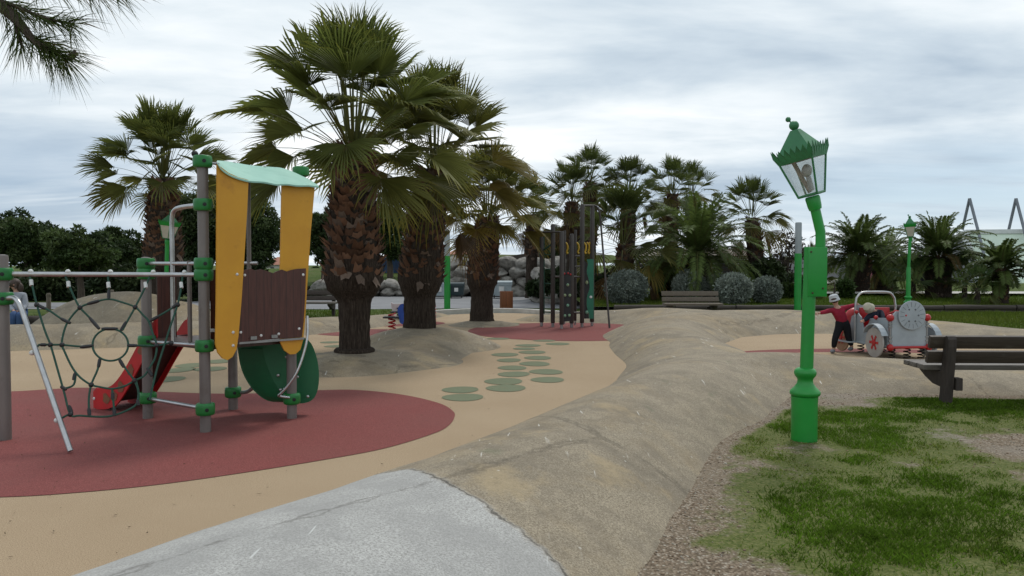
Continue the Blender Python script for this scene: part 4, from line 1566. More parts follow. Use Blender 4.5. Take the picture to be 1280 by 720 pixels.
def hedge(label, px0, px1, pyt, Y_, zg, depth, seed, n, size, cols, group=None, name='hedge'):
    a, b_ = at(px0, pyt, Y_), at(px1, pyt, Y_)
    cx = (a.x + b_.x) / 2
    w = (b_.x - a.x) / 2
    H = a.z - zg
    g_ = np.random.default_rng(seed)
    blobs = []
    br = min(0.55, H * 0.4)
    for i in range(int(max(8, w * 2 * H * 3.0))):
        z = g_.uniform(0.1, 1.0) * (H - br * 0.6)
        s = br * g_.uniform(0.75, 1.3)
        blobs.append((g_.uniform(-w, w), g_.uniform(-depth, depth) * 0.5, z, s, s, s * 0.8))
    t = thing(name, (cx, Y_, zg), label, 'hedge' if name == 'hedge' else 'shrub', group)
    V, F, T = leaf_cloud(seed, blobs, n, size, cols, inner=0.4)
    link_mesh('foliage', np_mesh('foliage', V, F, M['leaf'], tint=T), t)
    for i in range(int(max(3, w * 1.2))):
        b = MB()
        x_ = cx + g_.uniform(-w, w) * 0.9
        b.tube([Vector((x_, Y_, zg - 0.05)), Vector((x_ + g_.uniform(-.2, .2), Y_ + g_.uniform(-.2, .2), zg + H * 0.7))], [0.05, 0.02], 6)
        b.build('stem', M['bark'], t)
    return t


DK = [(0.020, 0.032, 0.011), (0.032, 0.050, 0.016), (0.045, 0.062, 0.022)]
hedge('long dark hedge beyond the path behind the climbing net', -60, 345, 328, 33.5, 0.0, 1.4, 71, 34000, 0.16, DK)
hedge('dark undergrowth filling the foot of the palm grove', 690, 1010, 330, 30.0, 0.25, 1.6, 72, 34000, 0.14, DK)
hedge('trimmed green hedge beside the tilted lamp and thick palm', 1000, 1062, 346, 28.5, 0.27, 1.2, 73, 9000, 0.10, [(0.030, 0.055, 0.012), (0.040, 0.066, 0.016)])
hedge('bright leafy shrubs between the round bushes and the light pole', 880, 1005, 352, 28.6, 0.26, 0.8, 74, 9000, 0.12, [(0.040, 0.065, 0.015), (0.03, 0.05, 0.012)])
hedge('green shrubs spilling over the boulders behind the climbing frame', 655, 730, 352, 31.5, 0.1, 1.0, 75, 6000, 0.14, [(0.035, 0.055, 0.016), (0.022, 0.036, 0.012)])
hedge('far line of trees beyond the lawn and the palms', 985, 1330, 322, 75, 0.4, 4, 76, 15000, 0.35, [(0.028, 0.045, 0.020), (0.035, 0.05, 0.026)])
hedge('dark shrubs along the bank top behind the palms', 380, 600, 338, 58, 1.0, 3, 77, 9000, 0.25, DK)


# silver round bushes
def round_bush(px, pyc, rpx, Y_, label, seed):
    c = at(px, pyc, Y_)
    r = rpx / 1000 * Y_
    zg = 0.25
    t = thing('round_bush', (c.x, Y_, zg), label, 'bush', 'clipped round grey bushes in front of the grove')
    H = c.z + r * 0.85 - zg
    blobs = [(0, 0, H * 0.48, r, r, H * 0.52)]
    g_ = np.random.default_rng(seed)
    for i in range(26):
        d = g_.normal(size=3)
        d /= np.linalg.norm(d)
        blobs.append((d[0] * r * 0.78, d[1] * r * 0.78, H * 0.48 + d[2] * H * 0.40, r * 0.27, r * 0.27, r * 0.25))
    V, F, T = leaf_cloud(seed, blobs, 9000, 0.055, [(0.17, 0.195, 0.165), (0.20, 0.225, 0.19), (0.14, 0.165, 0.14)], inner=0.8)
    link_mesh('foliage', np_mesh('foliage', V, F, M['leaf'], tint=T), t)
    b = MB()
    b.tube([Vector((c.x, Y_, zg - 0.05)), Vector((c.x + 0.02, Y_, zg + H * 0.3)), Vector((c.x, Y_, zg + H * 0.6))], [0.05, 0.04, 0.02], 8)
    b.build('stem', M['bark'], t)


round_bush(783, 361, 27, 25.0, 'round grey bush standing alone beside the climbing frame', 81)
round_bush(861, 355, 20, 26.0, 'round grey bush right behind the weathered bench', 82)
round_bush(896, 358, 17, 25.8, 'smaller grey bush squeezed between two larger round ones', 83)
round_bush(917, 361, 23, 24.9, 'largest grey bush of the row beyond the bench end', 84)
round_bush(958, 361, 18, 25.2, 'last grey bush of the row, next to the thin light pole', 85)

# ---- overhanging pine by the camera
def needle_branch():
    loc = Vector((-4.9, 2.6, 0.0))
    t = thing('pine_tree', loc, 'pine branch with long needles hanging from above', 'tree')
    rnd = random.Random(5)
    b = MB()
    b.tube([loc, loc + Vector((0.1, 0.1, 1.8)), loc + Vector((0.25, 0.2, 3.6)), loc + Vector((0.2, 0.3, 5.2))], [0.17, 0.14, 0.10, 0.05], 12)
    b.build('trunk', M['bark'], t)
    Y_ = 3.9
    P = lambda px, py, y=Y_: at(px, py, y)
    b = MB()
    limb = smooth_path([loc + Vector((0.25, 0.2, 3.5)), Vector((-3.7, 3.2, 3.35)), P(-60, -30), P(-15, -5), P(18, 22), P(40, 48), P(60, 66)], 6)
    b.tube(limb, [0.055 - 0.045 * i / (len(limb) - 1) for i in range(len(limb))], 8)
    tw1 = smooth_path([P(-15, -5), P(20, 8), P(55, 22), P(92, 30)], 5)
    tw2 = smooth_path([P(10, -40), P(60, -22), P(110, -14), P(150, -12)], 5)
    tw3 = smooth_path([P(40, 48), P(62, 60), P(84, 76)], 5)
    tw0 = smooth_path([P(-60, -30), P(10, -40)], 3)
    tw4 = smooth_path([P(18, 22), P(22, 40), P(28, 60)], 4)
    for w in (tw0, tw1, tw2, tw3, tw4):
        b.tube(w, [0.012 - 0.006 * i / (len(w) - 1) for i in range(len(w))], 6)
    # small cones at the twig end
    for (px, py) in ((88, 72), (92, 69)):
        p = P(px, py)
        b.lathe(p, [(0.002, -0.02), (0.012, -0.01), (0.014, 0.005), (0.008, 0.02), (0.002, 0.028)], 8, (0.3, 0, 1))
    b.build('limb', M['bark'], t)
    V, F, T = [], [], []
    for path, dens, Ls in ((limb[-22:], 7, 0.16), (tw1, 20, 0.20), (tw2, 20, 0.22), (tw3, 26, 0.21), (tw4, 13, 0.17)):
        for i in range(len(path) - 1):
            d = (path[i + 1] - path[i]).normalized()
            for k in range(dens):
                p = path[i].lerp(path[i + 1], rnd.random())
                o = Vector((rnd.gauss(0, 1), rnd.gauss(0, 1), rnd.gauss(0, 1))).normalized()
                nd = (d * 0.95 + o * 0.85 + Vector((0, 0, -0.12))).normalized()
                L = Ls * rnd.uniform(0.6, 1.15)
                tip = p + nd * L + Vector((0, 0, -0.16 * L))
                mid = p + nd * L * 0.5
                w = Vector((rnd.gauss(0, 1), rnd.gauss(0, 1), rnd.gauss(0, 1))).cross(nd).normalized() * 0.0018
                b0 = len(V)
                V += [p - w, p + w, mid + w, mid - w, tip]
                F += [(b0, b0 + 1, b0 + 2), (b0, b0 + 2, b0 + 3), (b0 + 3, b0 + 2, b0 + 4)]
                s = rnd.uniform(0.7, 1.4)
                c = (0.045 * s, 0.070 * s, 0.014 * s) if rnd.random() < 0.92 else (0.10 * s, 0.075 * s, 0.03 * s)
                T += [c] * 5
    off = np.array(loc[:])
    link_mesh('needles', np_mesh('needles', np.array([v[:] for v in V]) - off, np.array(F), M['frond'], tint=np.array(T)), t)


needle_branch()

# ------------------------------------------------------------------ play tower
PA, PB, PC, PD, PL = gr(257, 540), gr(185, 523), gr(365, 523), gr(291.5, 512), gr(7, 550)
tower = thing('play_tower', (PA + PD) / 2 * 1.0, 'play tower with yellow boards, mint roof, red slide and rope climbing net', 'play tower')
UP = Vector((0, 0, 1))


def zat(py, p):
    return at(640, py, p.y).z


nAC = (PC - PA).cross(UP).normalized()          # towards the camera side
if nAC.y > 0:
    nAC = -nAC
eAC = (PC - PA).normalized()
eAB = (PB - PA).normalized()


def clamp_at(post, p, py, h=0.105, r=0.083, w=1.0):
    z = zat(py, p)
    b = MB()
    b.lathe(p + UP * (z - h / 2), [(0.055, 0), (r * 0.86, 0.0), (r * 0.97, h * 0.1), (r, h * 0.28), (r, h * 0.72), (r * 0.97, h * 0.9), (r * 0.86, h), (0.055, h)], 20)
    d = Vector((0.5, -0.86, 0)).normalized()
    b.lathe(p + UP * z + d * (r - 0.012), [(0.017, 0), (0.017, 0.016), (0.012, 0.017)], 10, d, mi=1)
    b.build('clamp', [M['clamp'], M['hole']], post)
    return z


def post(p, ztop, clamps, r=0.0475, name='post'):
    b = MB()
    b.lathe(p + UP * -0.05, [(r, 0), (r, ztop + 0.03), (r * 0.9, ztop + 0.05), (r * 0.3, ztop + 0.056)], 20)
    o = b.build(name, M['post'], tower)
    for py in clamps:
        clamp_at(o, p, py)
    return o


post(PA, zat(194, PA), [202, 256, 329.5, 343.5, 432, 511])
post(PB, zat(322, PB), [329.5, 342, 426, 497])
post(PC, zat(238, PC), [498])
post(PD, zat(214, PD), [490])
post(PL, zat(319, PL), [342.5, 373])


def pipe(pts, r=0.019, mat='tube', name='pipe', n=10, parent=None):
    b = MB()
    b.tube(pts, r, n)
    return b.build(name, M[mat], parent or tower)


def pz(p, py):
    return Vector((p.x, p.y, zat(py, p)))


zt = zat(342.5, PL)
zA = zat(343.5, PA)
top_pipe = pipe([pz(PL, 342.5), pz(PA, 343.5)], 0.021, name='top_rail')
for f in (0.135, 0.315, 0.525, 0.74, 0.90):
    q = pz(PL, 342.5).lerp(pz(PA, 343.5), f)
    b = MB()
    b.ball(q + UP * 0.022, 0.021, 10, 7)
    b.build('bolt_cap', M['white'], top_pipe)
pipe([pz(PB, 329.5), pz(PA, 329.5)], 0.018, name='guard_rail')
pipe([pz(PB, 427), pz(PA, 432)], 0.018, name='guard_rail')
pipe([pz(PB, 498), pz(PA, 511)], 0.019, name='guard_rail')
# bent hand rails at the climbing side
mid = PA.lerp(PB, 0.52)
h1 = smooth_path([pz(PA, 256), PA.lerp(PB, 0.36) + UP * zat(257, PA), PA.lerp(PB, 0.49) + UP * (zat(262, PA)), mid + UP * zat(278, PA), mid + UP * zat(300, mid)], 5)
pipe(h1 + [mid + UP * zat(430, mid)], 0.021, name='hand_rail')
m2_ = PA.lerp(PB, 0.235)
pipe([m2_ + UP * zat(326, m2_), m2_ + UP * zat(428, m2_)], 0.020, 'post', name='hand_rail')
# thin roof pole at the far side
tp = at(312, 400, 8.2)
pipe([Vector((tp.x, 8.2, 0.74)), Vector((tp.x, 8.2, at(312, 228, 8.2).z))], 0.022, 'post', name='roof_pole')
pipe([at(300, 329, 8.2), at(322, 329, 8.2)], 0.018, name='guard_rail')
# low connecting tubes
q1 = pz(PD, 490)
pipe(smooth_path([q1, at(303, 490.5, 8.2), at(312, 488, 8.15), at(322, 477, 8.1), at(328, 470, 8.1)], 5), 0.02, 'steel', name='tube_arm')
# curved handle over the green crawl panels
pipe(smooth_path([at(384, 395, 7.78), at(384, 420, 7.72), at(380, 440, 7.68), at(371, 465, 7.62), at(360, 482, 7.6), at(351, 492, 7.6), at(349, 495, 7.62), at(362, 497, 7.66)], 5), 0.013, 'tube', name='hand_rail')

# platform
zp = zat(431, PA)
e1, e2 = eAC * 0.06, eAB * 0.03
b = MB()
b.plate([PA + UP * (zp - 0.02) - e1 * 0 + nAC * 0.04, PC + UP * (zp - 0.02) + nAC * 0.04, PD + UP * (zp - 0.02) - nAC * 0.04, PB + UP * (zp - 0.02) - nAC * 0.02], (0, 0, 0.045))
b.build('platform', M['chute'], tower)


def acp(px, py, off=0.0):
    return on_plane(px, py, PA + nAC * off, nAC)


def outline(pts, f, seg=5):
    """pixel outline; entries of length 3 start a rounded run"""
    return [f(*p[:2]) for p in pts]


def bolts(parent, pts, r=0.014, off=0.03):
    for (px, py) in pts:
        b = MB()
        p = acp(px, py, off)
        b.lathe(p - nAC * 0.004, [(r, 0), (r, 0.004), (r * 0.75, 0.010), (r * 0.2, 0.013)], 10, nAC)
        b.build('bolt', M['white'], parent)


# yellow boards
y1 = [(271, 205.5), (285, 216), (297, 221.5), (310, 225), (308.5, 260), (305, 320), (301, 380), (297.5, 420), (295, 437), (290, 446), (284, 450), (278, 448), (272, 441), (269, 430), (270, 380), (270.5, 300)]
b = MB()
b.plate([acp(x, y, 0.14) for x, y in y1], nAC * 0.02)
yb = b.build('yellow_board', M['yellow'], tower, smooth=False)
bolts(yb, [(296.5, 343), (291.5, 415.5), (291.5, 432)], off=0.152)
y2 = [(352, 229), (393, 233.5), (388, 290), (384, 350), (381, 400), (378.5, 425), (375, 437), (369, 442.5), (362, 443), (355, 438), (350, 428), (348.5, 400), (350, 330)]
b = MB()
b.plate([acp(x, y, 0.10) for x, y in y2], nAC * 0.016)
yb2 = b.build('yellow_board', M['yellow'], tower, smooth=False)
# brown plank panel between them, with a wavy top edge
y3 = [(300, 340), (302, 338), (310, 336.5), (314, 336), (318, 338), (326, 336.5), (334, 339), (337, 340), (341, 341.5), (346, 339), (352, 337), (358, 339.5), (364, 337.5), (372, 336), (382, 335.5),
      (381, 370), (379, 402), (377, 421), (340, 424), (297, 428), (299, 390)]
b = MB()
b.plate([acp(x, y, 0.121) for x, y in y3], nAC * 0.016)
pb = b.build('plank_panel', M['plank'], tower, smooth=False)
bolts(pb, [(306, 344), (379, 343.5), (301, 415.5), (326.5, 419.5), (348.5, 417.5), (374, 411)], off=0.131)
b = MB()
b.plate([acp(297, 427.5, 0.10), acp(378, 421.5, 0.10), acp(378, 424, 0.10), acp(297, 430, 0.10)], nAC * 0.07)
for x in (317, 343):
    b.box(acp(x, 420.5 if x > 330 else 422.5, 0.136), (0.06, 0.012, 0.03), Matrix.Rotation(math.atan2(eAC.y, eAC.x), 3, 'Z'))
b.build('panel_bracket', M['steel'], tower)

# inner plank panels on the slide side and beside the post
nBD = (PD - PB).cross(UP).normalized()
if nBD.y > 0:
    nBD = -nBD
b = MB()
dp = lambda px, py, off=0.0: on_plane(px, py, PB + nBD * off, nBD)
b.plate([dp(196, 346), dp(220, 344), dp(221, 428), dp(197, 430)], nBD * 0.018)
b.build('plank_panel', M['plank'], tower, smooth=False)
b = MB()
b.plate([at(263, 338, 7.32), at(271.5, 337, 7.36), at(271, 428, 7.36), at(263, 430, 7.32)], Vector((0.3, -0.9, 0)) * 0.018)
b.build('plank_panel', M['plank'], tower, smooth=False)
b = MB()
b.box(at(265.5, 413, 7.25), (0.045, 0.02, 0.03), None, 0, 0.004)
b.build('label_plate', M['white'], tower)

b = MB()
cc = acp(376, 214.5, -0.84)
b.lathe(cc - UP * 0.055, [(0.06, 0), (0.085, 0.01), (0.09, 0.03), (0.09, 0.08), (0.085, 0.10), (0.06, 0.11)], 20)
b.lathe(cc - UP * 0.30, [(0.0475, 0), (0.0475, 0.345), (0.04, 0.352)], 16, mi=1)
b.build('roof_clamp', [M['clamp'], M['post']], tower)

# roof: bent sheet between a sagging near edge and a straighter far edge
near = smooth_path([acp(271.5, 203.5, 0.17), acp(277, 211, 0.17), acp(286, 217.5, 0.17), acp(298, 222.5, 0.17), acp(312, 226, 0.17), acp(330, 227.2, 0.17), acp(346, 230.2, 0.17), acp(358, 229.8, 0.17), acp(372, 231.6, 0.17), acp(386, 231.6, 0.17), acp(398.5, 233.2, 0.17)], 4)
far = smooth_path([acp(271.5, 200.5, -0.75), acp(283, 201.5, -0.75), acp(296, 203.5, -0.75), acp(312, 206.3, -0.75), acp(328, 207.8, -0.75), acp(342, 208.8, -0.75), acp(352, 209.8, -0.75), acp(362, 213, -0.75), acp(374, 218, -0.75), acp(386, 224, -0.75), acp(397, 231, -0.75)], 4)
b = MB()
n_ = len(near)
for lo in (0.0, -0.014):
    vs, fs = [], []
    for k in range(7):
        f = k / 6
        for i in range(n_):
            p = near[i].lerp(far[i], f)
            vs.append(p + UP * (lo + 0.05 * math.sin(math.pi * f) * 0))
    for k in range(6):
        for i in range(n_ - 1):
            q = k * n_ + i
            fs.append((q, q + 1, q + n_ + 1, q + n_))
    b.add(vs, fs)
N2 = 7 * n_
rim = [i for i in range(n_)] + [k * n_ + n_ - 1 for k in range(1, 7)] + [6 * n_ + i for i in range(n_ - 2, -1, -1)] + [k * n_ for k in range(5, 0, -1)]
for i in range(len(rim)):
    j = (i + 1) % len(rim)
    b.f.append([rim[i], rim[j], N2 + rim[j], N2 + rim[i]])
    b.m.append(0)
roof = b.build('roof', M['mint'], tower, angle=50)
for (x, y) in ((293, 203.5), (331, 208)):
    b = MB()
    b.ball(acp(x, y, -0.70), 0.016, 8, 6)
    b.build('bolt', M['white'], roof)
b = MB()
b.ball(at(258, 204, 7.0), 0.001, 6, 4)
# dark cap at the top of the near post and roof tie
b = MB()
b.ball(pz(PA, 199) + Vector((-0.075, 0.02, 0.05)), 0.03, 10, 7)
b.build('post_cap', M['hole'], tower)
pipe([pz(PA, 203), acp(274, 205, 0.05)], 0.012, 'steel', name='roof_tie')

# slide
def slide():
    t0 = (at(199, 425, 7.86) + at(237, 425, 8.03)) / 2
    t1 = (gr(116, 508) + gr(163, 507)) / 2
    start = Vector((t0.x, t0.y, 0))
    o = Vector((t1.x - t0.x, t1.y - t0.y, 0))
    LN = o.length / 1.42
    o = o.normalized() * LN
    s = Vector((-o.y, o.x, 0)).normalized() * -1
    w = 0.185
    prof = smooth_path([Vector((0.0, 0, zp)), Vector((0.12, 0, zp - 0.01)), Vector((0.32, 0, zp - 0.16)), Vector((0.72, 0, zp - 0.50)), Vector((1.00, 0, 0.115)), Vector((1.28, 0, 0.075)), Vector((1.42, 0, 0.085))], 5)
    W = lambda q, side, dz=0.0: start + o * q.x + s * side + UP * (q.z + dz)
    b = MB()
    vs, fs = [], []
    for q in prof:
        vs += [W(q, -w), W(q, w), W(q, w, -0.012), W(q, -w, -0.012)]
    for i in range(len(prof) - 1):
        a = i * 4
        fs += [(a, a + 4, a + 5, a + 1), (a + 2, a + 6, a + 7, a + 3), (a + 1, a + 5, a + 6, a + 2), (a, a + 3, a + 7, a + 4)]
    b.add(vs, fs)
    sl = b.build('chute', M['chute'], tower)
    for sd in (-1, 1):
        up_o, lo_o = [], []
        for i, q in enumerate(prof):
            f = i / (len(prof) - 1)
            hgt = 0.15 if f < 0.9 else 0.15 - 0.05 * (f - 0.9) / 0.1
            if f < 0.1:
                hgt = 0.20
            up_o.append(W(q, sd * (w + 0.012), hgt))
            lo_o.append(W(q, sd * (w + 0.012), -0.09 if q.z > 0.12 else -0.07))
        b = MB()
        n = len(prof)
        d = s * 0.018
        vs = []
        for i in range(n):
            vs += [up_o[i] - d / 2, up_o[i] + d / 2, lo_o[i] + d / 2, lo_o[i] - d / 2]
        fs = []
        for i in range(n - 1):
            a = i * 4
            for k in range(4):
                k2 = (k + 1) % 4
                fs.append((a + k, a + 4 + k, a + 4 + k2, a + k2))
        fs += [(0, 1, 2, 3), ((n - 1) * 4 + 3, (n - 1) * 4 + 2, (n - 1) * 4 + 1, (n - 1) * 4)]
        b.add(vs, fs)
        # rounded head of the cheek, standing over the platform
        c = W(prof[1], sd * (w + 0.012), 0.13)
        pts = [c + o * (math.cos(a_) * 0.13) + UP * (math.sin(a_) * 0.13) for a_ in [math.pi * k / 8 for k in range(9)]]
        pts += [W(prof[0], sd * (w + 0.012), -0.02), W(prof[2], sd * (w + 0.012), -0.04)][::1]
        ck = b.build('slide_side', M['red'], tower, angle=35)
        if sd == -1:
            # worn stickers on the outer face
            for i, f in enumerate((0.34, 0.44, 0.54, 0.64, 0.74)):
                k = int(f * (n - 1))
                q = up_o[k].lerp(lo_o[k], 0.5)
                t_ = (up_o[k + 1] - up_o[k]).normalized()
                u_ = s.cross(t_).normalized()
                b = MB()
                pts = [q - s * 0.012 + t_ * (0.055 * math.cos(a_) * (1 + 0.25 * math.sin(3 * a_ + i))) + u_ * (0.05 * math.sin(a_) * (1 + 0.2 * math.cos(2 * a_ + i))) for a_ in [2 * math.pi * m_ / 12 for m_ in range(12)]]
                b.plate(pts, s * 0.003)
                b.build('sticker', M['worn'], ck, smooth=False)
        e = W(prof[-2], sd * (w + 0.014), 0.03)
        b = MB()
        b.lathe(e + s * sd * 0.008, [(0.016, 0), (0.016, 0.004), (0.01, 0.01)], 10, s * sd)
        b.build('bolt', M['white'], ck)


slide()

# green crawl panels
def lens(px_pts, Y_, tilt):
    pts = smooth_path([at(x, y, Y_ + tilt * (x - 350) / 100) for x, y in px_pts], 4, True)
    return pts


front = [(330, 424), (352, 421), (376, 421), (388, 428), (395, 444), (398.5, 463), (397.5, 485), (391, 499), (378, 504), (366, 502), (352, 491), (341, 474), (332, 452), (328.5, 436)]
back = [(302.5, 426), (320, 421), (345, 421), (362, 428), (370, 444), (374, 464), (372, 486), (366, 499), (355, 503), (338, 501), (322, 489), (310, 471), (303.5, 450)]
f3 = lens(front, 7.92, 0.10)
b3 = lens(back, 8.02, 0.10)
b = MB()
b.plate(f3, (0.006, -0.019, 0))
fp = b.build('crawl_panel', M['dgreen'], tower, smooth=False)
b = MB()
off = Vector((-0.20, 0.16, 0))
b3 = [p + off * 0.25 for p in b3]
b.plate(b3, (0.006, -0.019, 0))
b.build('crawl_panel', M['dgreen'], tower, smooth=False)
b = MB()
cf = sum(f3, Vector()) / len(f3)
lo_f = [p for p in f3 if p.x < cf.x + 0.10 and p.z < cf.z + 0.22]
cb = sum(b3, Vector()) / len(b3)
lo_b = [p for p in b3 if p.x < cb.x + 0.10 and p.z < cb.z + 0.22]
key = lambda c: (lambda p: math.atan2(p.z - c.z, p.x - c.x) % (2 * math.pi))
lo_f.sort(key=key(cf))
lo_b.sort(key=key(cb))
m_ = min(len(lo_f), len(lo_b))
for i in range(m_ - 1):
    fi = lambda a, k: a[int(k * (len(a) - 1) / (m_ - 1))]
    q = [fi(lo_f, i), fi(lo_f, i + 1), fi(lo_b, i + 1), fi(lo_b, i)]
    ins = [p + (cf - p).normalized() * 0.015 for p in q]
    b.add(q + ins, [(0, 1, 2, 3), (4, 7, 6, 5), (0, 4, 5, 1), (2, 6, 7, 3)])
b.build('crawl_tread', M['dgreen'], tower)
for (px, py) in ((348, 469), (351, 487), (372, 471), (385, 495.5), (358.5, 446), (356, 486)):
    p = at(px, py, 7.88)
    b = MB()
    b.lathe(p, [(0.015, 0), (0.015, 0.012), (0.007, 0.018)], 8, (0, -1, 0))
    b.build('bolt', M['tube'], fp)

# ladder pole beside the net and the rope net itself
foot = gr(88, 567)
bend = smooth_path([pz(PL, 373) + Vector((0.03, -0.03, 0)), at(17, 372.5, 6.72), at(23, 378, 6.68), at(28, 389, 6.66)], 5)
pole_pts = bend + [foot + UP * 0.02]
lp = pipe(pole_pts, 0.0215, name='slanting_pole', n=12)
pA, pL_ = pz(PA, 343.5), pz(PL, 342.5)
nN = (pA - pL_).cross(foot - pL_).normalized()


def npx(px, py):
    return on_plane(px, py, pL_, nN)


for (px, py) in ((43, 441), (74, 525.5)):
    b = MB()
    b.ball(npx(px - 3, py), 0.022, 10, 7)
    b.build('bolt_cap', M['white'], lp)

JT = []
rp = MB()


def rope(pts, close=False):
    rp.tube(smooth_path([npx(*p) for p in pts], 4, close) if len(pts) > 2 else [npx(*p) for p in pts], 0.0085, 7, closed=close)


def joint(p0, p1, r=0.0145):
    a, c = npx(*p0), npx(*p1)
    JT.append(MB().tube([a, a.lerp(c, 0.25), a.lerp(c, 0.75), c], [r * 0.7, r, r, r * 0.8], 8))


def knot(p, r=0.022):
    JT.append(MB().ball(npx(*p), r, 8, 6))


ring = [(138 + 22.3 * math.cos(a), 431 - 0 + 20.0 * math.sin(a)) for a in [2 * math.pi * k / 20 for k in range(20)]]
ring = [(x, y) for x, y in ring]
rope(ring, True)
# outer ring of the web
outer = [(100, 384.5), (117, 378), (136, 374), (153, 378), (169, 384), (179, 394), (186, 402), (192, 420), (196, 432), (194, 447), (188, 458), (180, 470), (168, 476), (155, 483), (140, 486), (126, 484), (114, 481), (103, 474), (95, 466), (88, 455), (81, 440), (77.5, 431), (79, 418), (85, 402)]
rope(outer, True)
# outermost rope: down from the rail, along the bottom, and up again
rope([(37, 346), (40, 356), (46, 381), (56, 413), (63, 431), (72, 462), (80, 490), (88, 518), (100, 519.5), (126, 521), (143, 519), (163, 511), (172, 503), (173, 490), (170, 476)])
rope([(228, 346), (226, 362), (222, 381), (214, 405), (206, 430), (198, 455), (192, 478), (187, 500)])
rope([(82, 346), (86, 356), (93, 372), (100, 384.5), (112, 397), (124, 411)])
rope([(135, 346), (136, 358), (136, 374)])
rope([(187, 346), (182, 358), (169, 384), (160, 400), (153, 413)])
rope([(46, 381), (62, 388.5), (76, 398), (88, 404)])
rope([(43, 441), (49, 431), (63, 431), (77.5, 431), (100, 433), (116, 432)])
rope([(160, 432), (180, 432), (196, 432), (214, 428), (228, 428), (244, 430)][:4])
rope([(186, 402), (202, 393), (222, 381)])
rope([(80, 486), (92, 481), (95, 466)])
rope([(124, 449), (122, 462), (114, 481), (111, 500), (112, 518)])
rope([(150, 449), (158, 462), (168, 476), (173, 489), (172, 503)])
rope([(140, 486), (142, 505), (143, 519)])
rope([(74, 525), (82, 520), (88, 518)])
net = rp.build('rope_net', M['rope'], tower)
for pr in (((112, 397), (124, 411)), ((127, 411), (147, 411)), ((158, 402), (151, 413)), ((100, 434), (117, 432)), ((159, 432), (171, 432)), ((125, 448), (123, 459)), ((149, 449), (155, 459)),
           ((109, 380), (124, 376)), ((136, 362), (136, 374)), ((46, 381), (57, 386)), ((76, 398), (88, 404)), ((188, 401), (199, 395)), ((215, 385), (222, 380)),
           ((76, 483), (83, 487)), ((94, 466), (92, 475)), ((86, 507), (90, 517)), ((111, 510), (112, 520)), ((143, 510), (143, 520)), ((141, 491), (141, 499)), ((50, 431), (58, 431)),
           ((184, 460), (190, 470)), ((172, 500), (173, 507))):
    joint(*pr)
for p in ((100, 384.5), (169, 384), (77.5, 431), (114, 481), (168, 476), (63, 431), (196, 432), (214, 429), (88, 518), (46, 381), (222, 381)):
    knot(p)
for jt in JT:
    jt.build('rope_joint', M['joint'], net)
for p in ((39, 354), (85.5, 356), (135.5, 357), (182, 357), (226.5, 357)):
    b = MB()
    a, c = npx(p[0] - 0.3, p[1] - 4), npx(p[0] + 0.5, p[1] + 3)
    b.tube([a, c], 0.016, 8)
    b.build('rope_ferrule', M['white'], net)

# ------------------------------------------------------------------ climbing frame with the brown posts
cl_loc = gr(708, 409)
cfm = thing('climbing_frame', cl_loc, 'dark brown climbing frame of tall posts on the round red patch', 'climbing frame')
cposts = [(677, 408, 296), (691, 409, 280), (702, 411, 289), (714.5, 409.5, 292), (719, 406, 287), (727.5, 409, 255), (740, 407.5, 257), (705.5, 405, 288)]
cp = {}
for (px, pyb, pyt) in cposts:
    p = gr(px, pyb)
    zt_ = at(px, pyt, p.y).z
    r = 0.052 if px not in (719, 705.5) else 0.035
    b = MB()
    b.lathe(p + UP * 0.10, [(r * 0.9, 0), (r, 0.01), (r, zt_ - 0.13), (r * 0.6, zt_ - 0.10)], 14)
    o = b.build('post', M['dpost'], cfm)
    b = MB()
    b.lathe(p + UP * -0.02, [(r * 0.7, 0), (r * 0.7, 0.115), (r * 0.5, 0.118)], 10)
    b.build('foot', M['steel'], o)
    cp[px] = p


def cat(px, py, key):
    p = cp[key]
    return at(px, py, p.y)


def cpipe(k1, k2, py, r=0.022, mat='dpost', name='rail'):
    b = MB()
    b.tube([cat(k1, py, k1), cat(k2, py, k2)], r, 8)
    return b.build(name, M[mat], cfm)


for k1, k2, py in ((677, 702, 290), (691, 714.5, 346), (714.5, 727.5, 346), (714.5, 727.5, 391), (719, 727.5, 333), (719, 727.5, 320)):
    cpipe(k1, k2, py)
b = MB()
b.tube(smooth_path([cat(727.5, 257, 727.5), cat(741, 257, 740), cat(746, 258.5, 740), cat(749.5, 266, 740), cat(751, 280, 740)], 5) + [gr(762, 410.5)], 0.023, 8)
b.build('slide_pole', M['dpost'], cfm)
b = MB()
b.tube([cat(679, 313, 677), cat(690, 305, 691)], 0.02, 8)
b.tube([cat(680, 296, 677), cat(680, 392, 677)], 0.016, 8)
for py in (318, 336, 354, 372, 390):
    b.tube([cat(680, py, 677), cat(691, py + 1, 691)], 0.013, 6)
b.build('rope_ladder', M['rope'], cfm)
# black board with holds
b = MB()
pts = [cat(x, y, 714.5) + Vector((0, -0.03, 0)) for x, y in ((704, 342), (707, 338.5), (712, 338.5), (714, 342), (714, 401), (704, 402))]
b.plate(pts, (0, 0.03, 0))
brd = b.build('climbing_board', M['black'], cfm, smooth=False)
for i, (px, py) in enumerate(((709.5, 356), (706, 369), (712, 369), (709.5, 381.5), (706, 394.5), (711.5, 394), (705.5, 342), (710, 341.5), (713, 343))):
    b = MB()
    b.ball(cat(px, py, 714.5) + Vector((0, -0.06, 0)), 0.034 if i < 6 else 0.022, 8, 6, (1, 0.7, 1.1))
    b.build('climbing_hold', M['grip'] if i < 6 else M['redp'], brd)
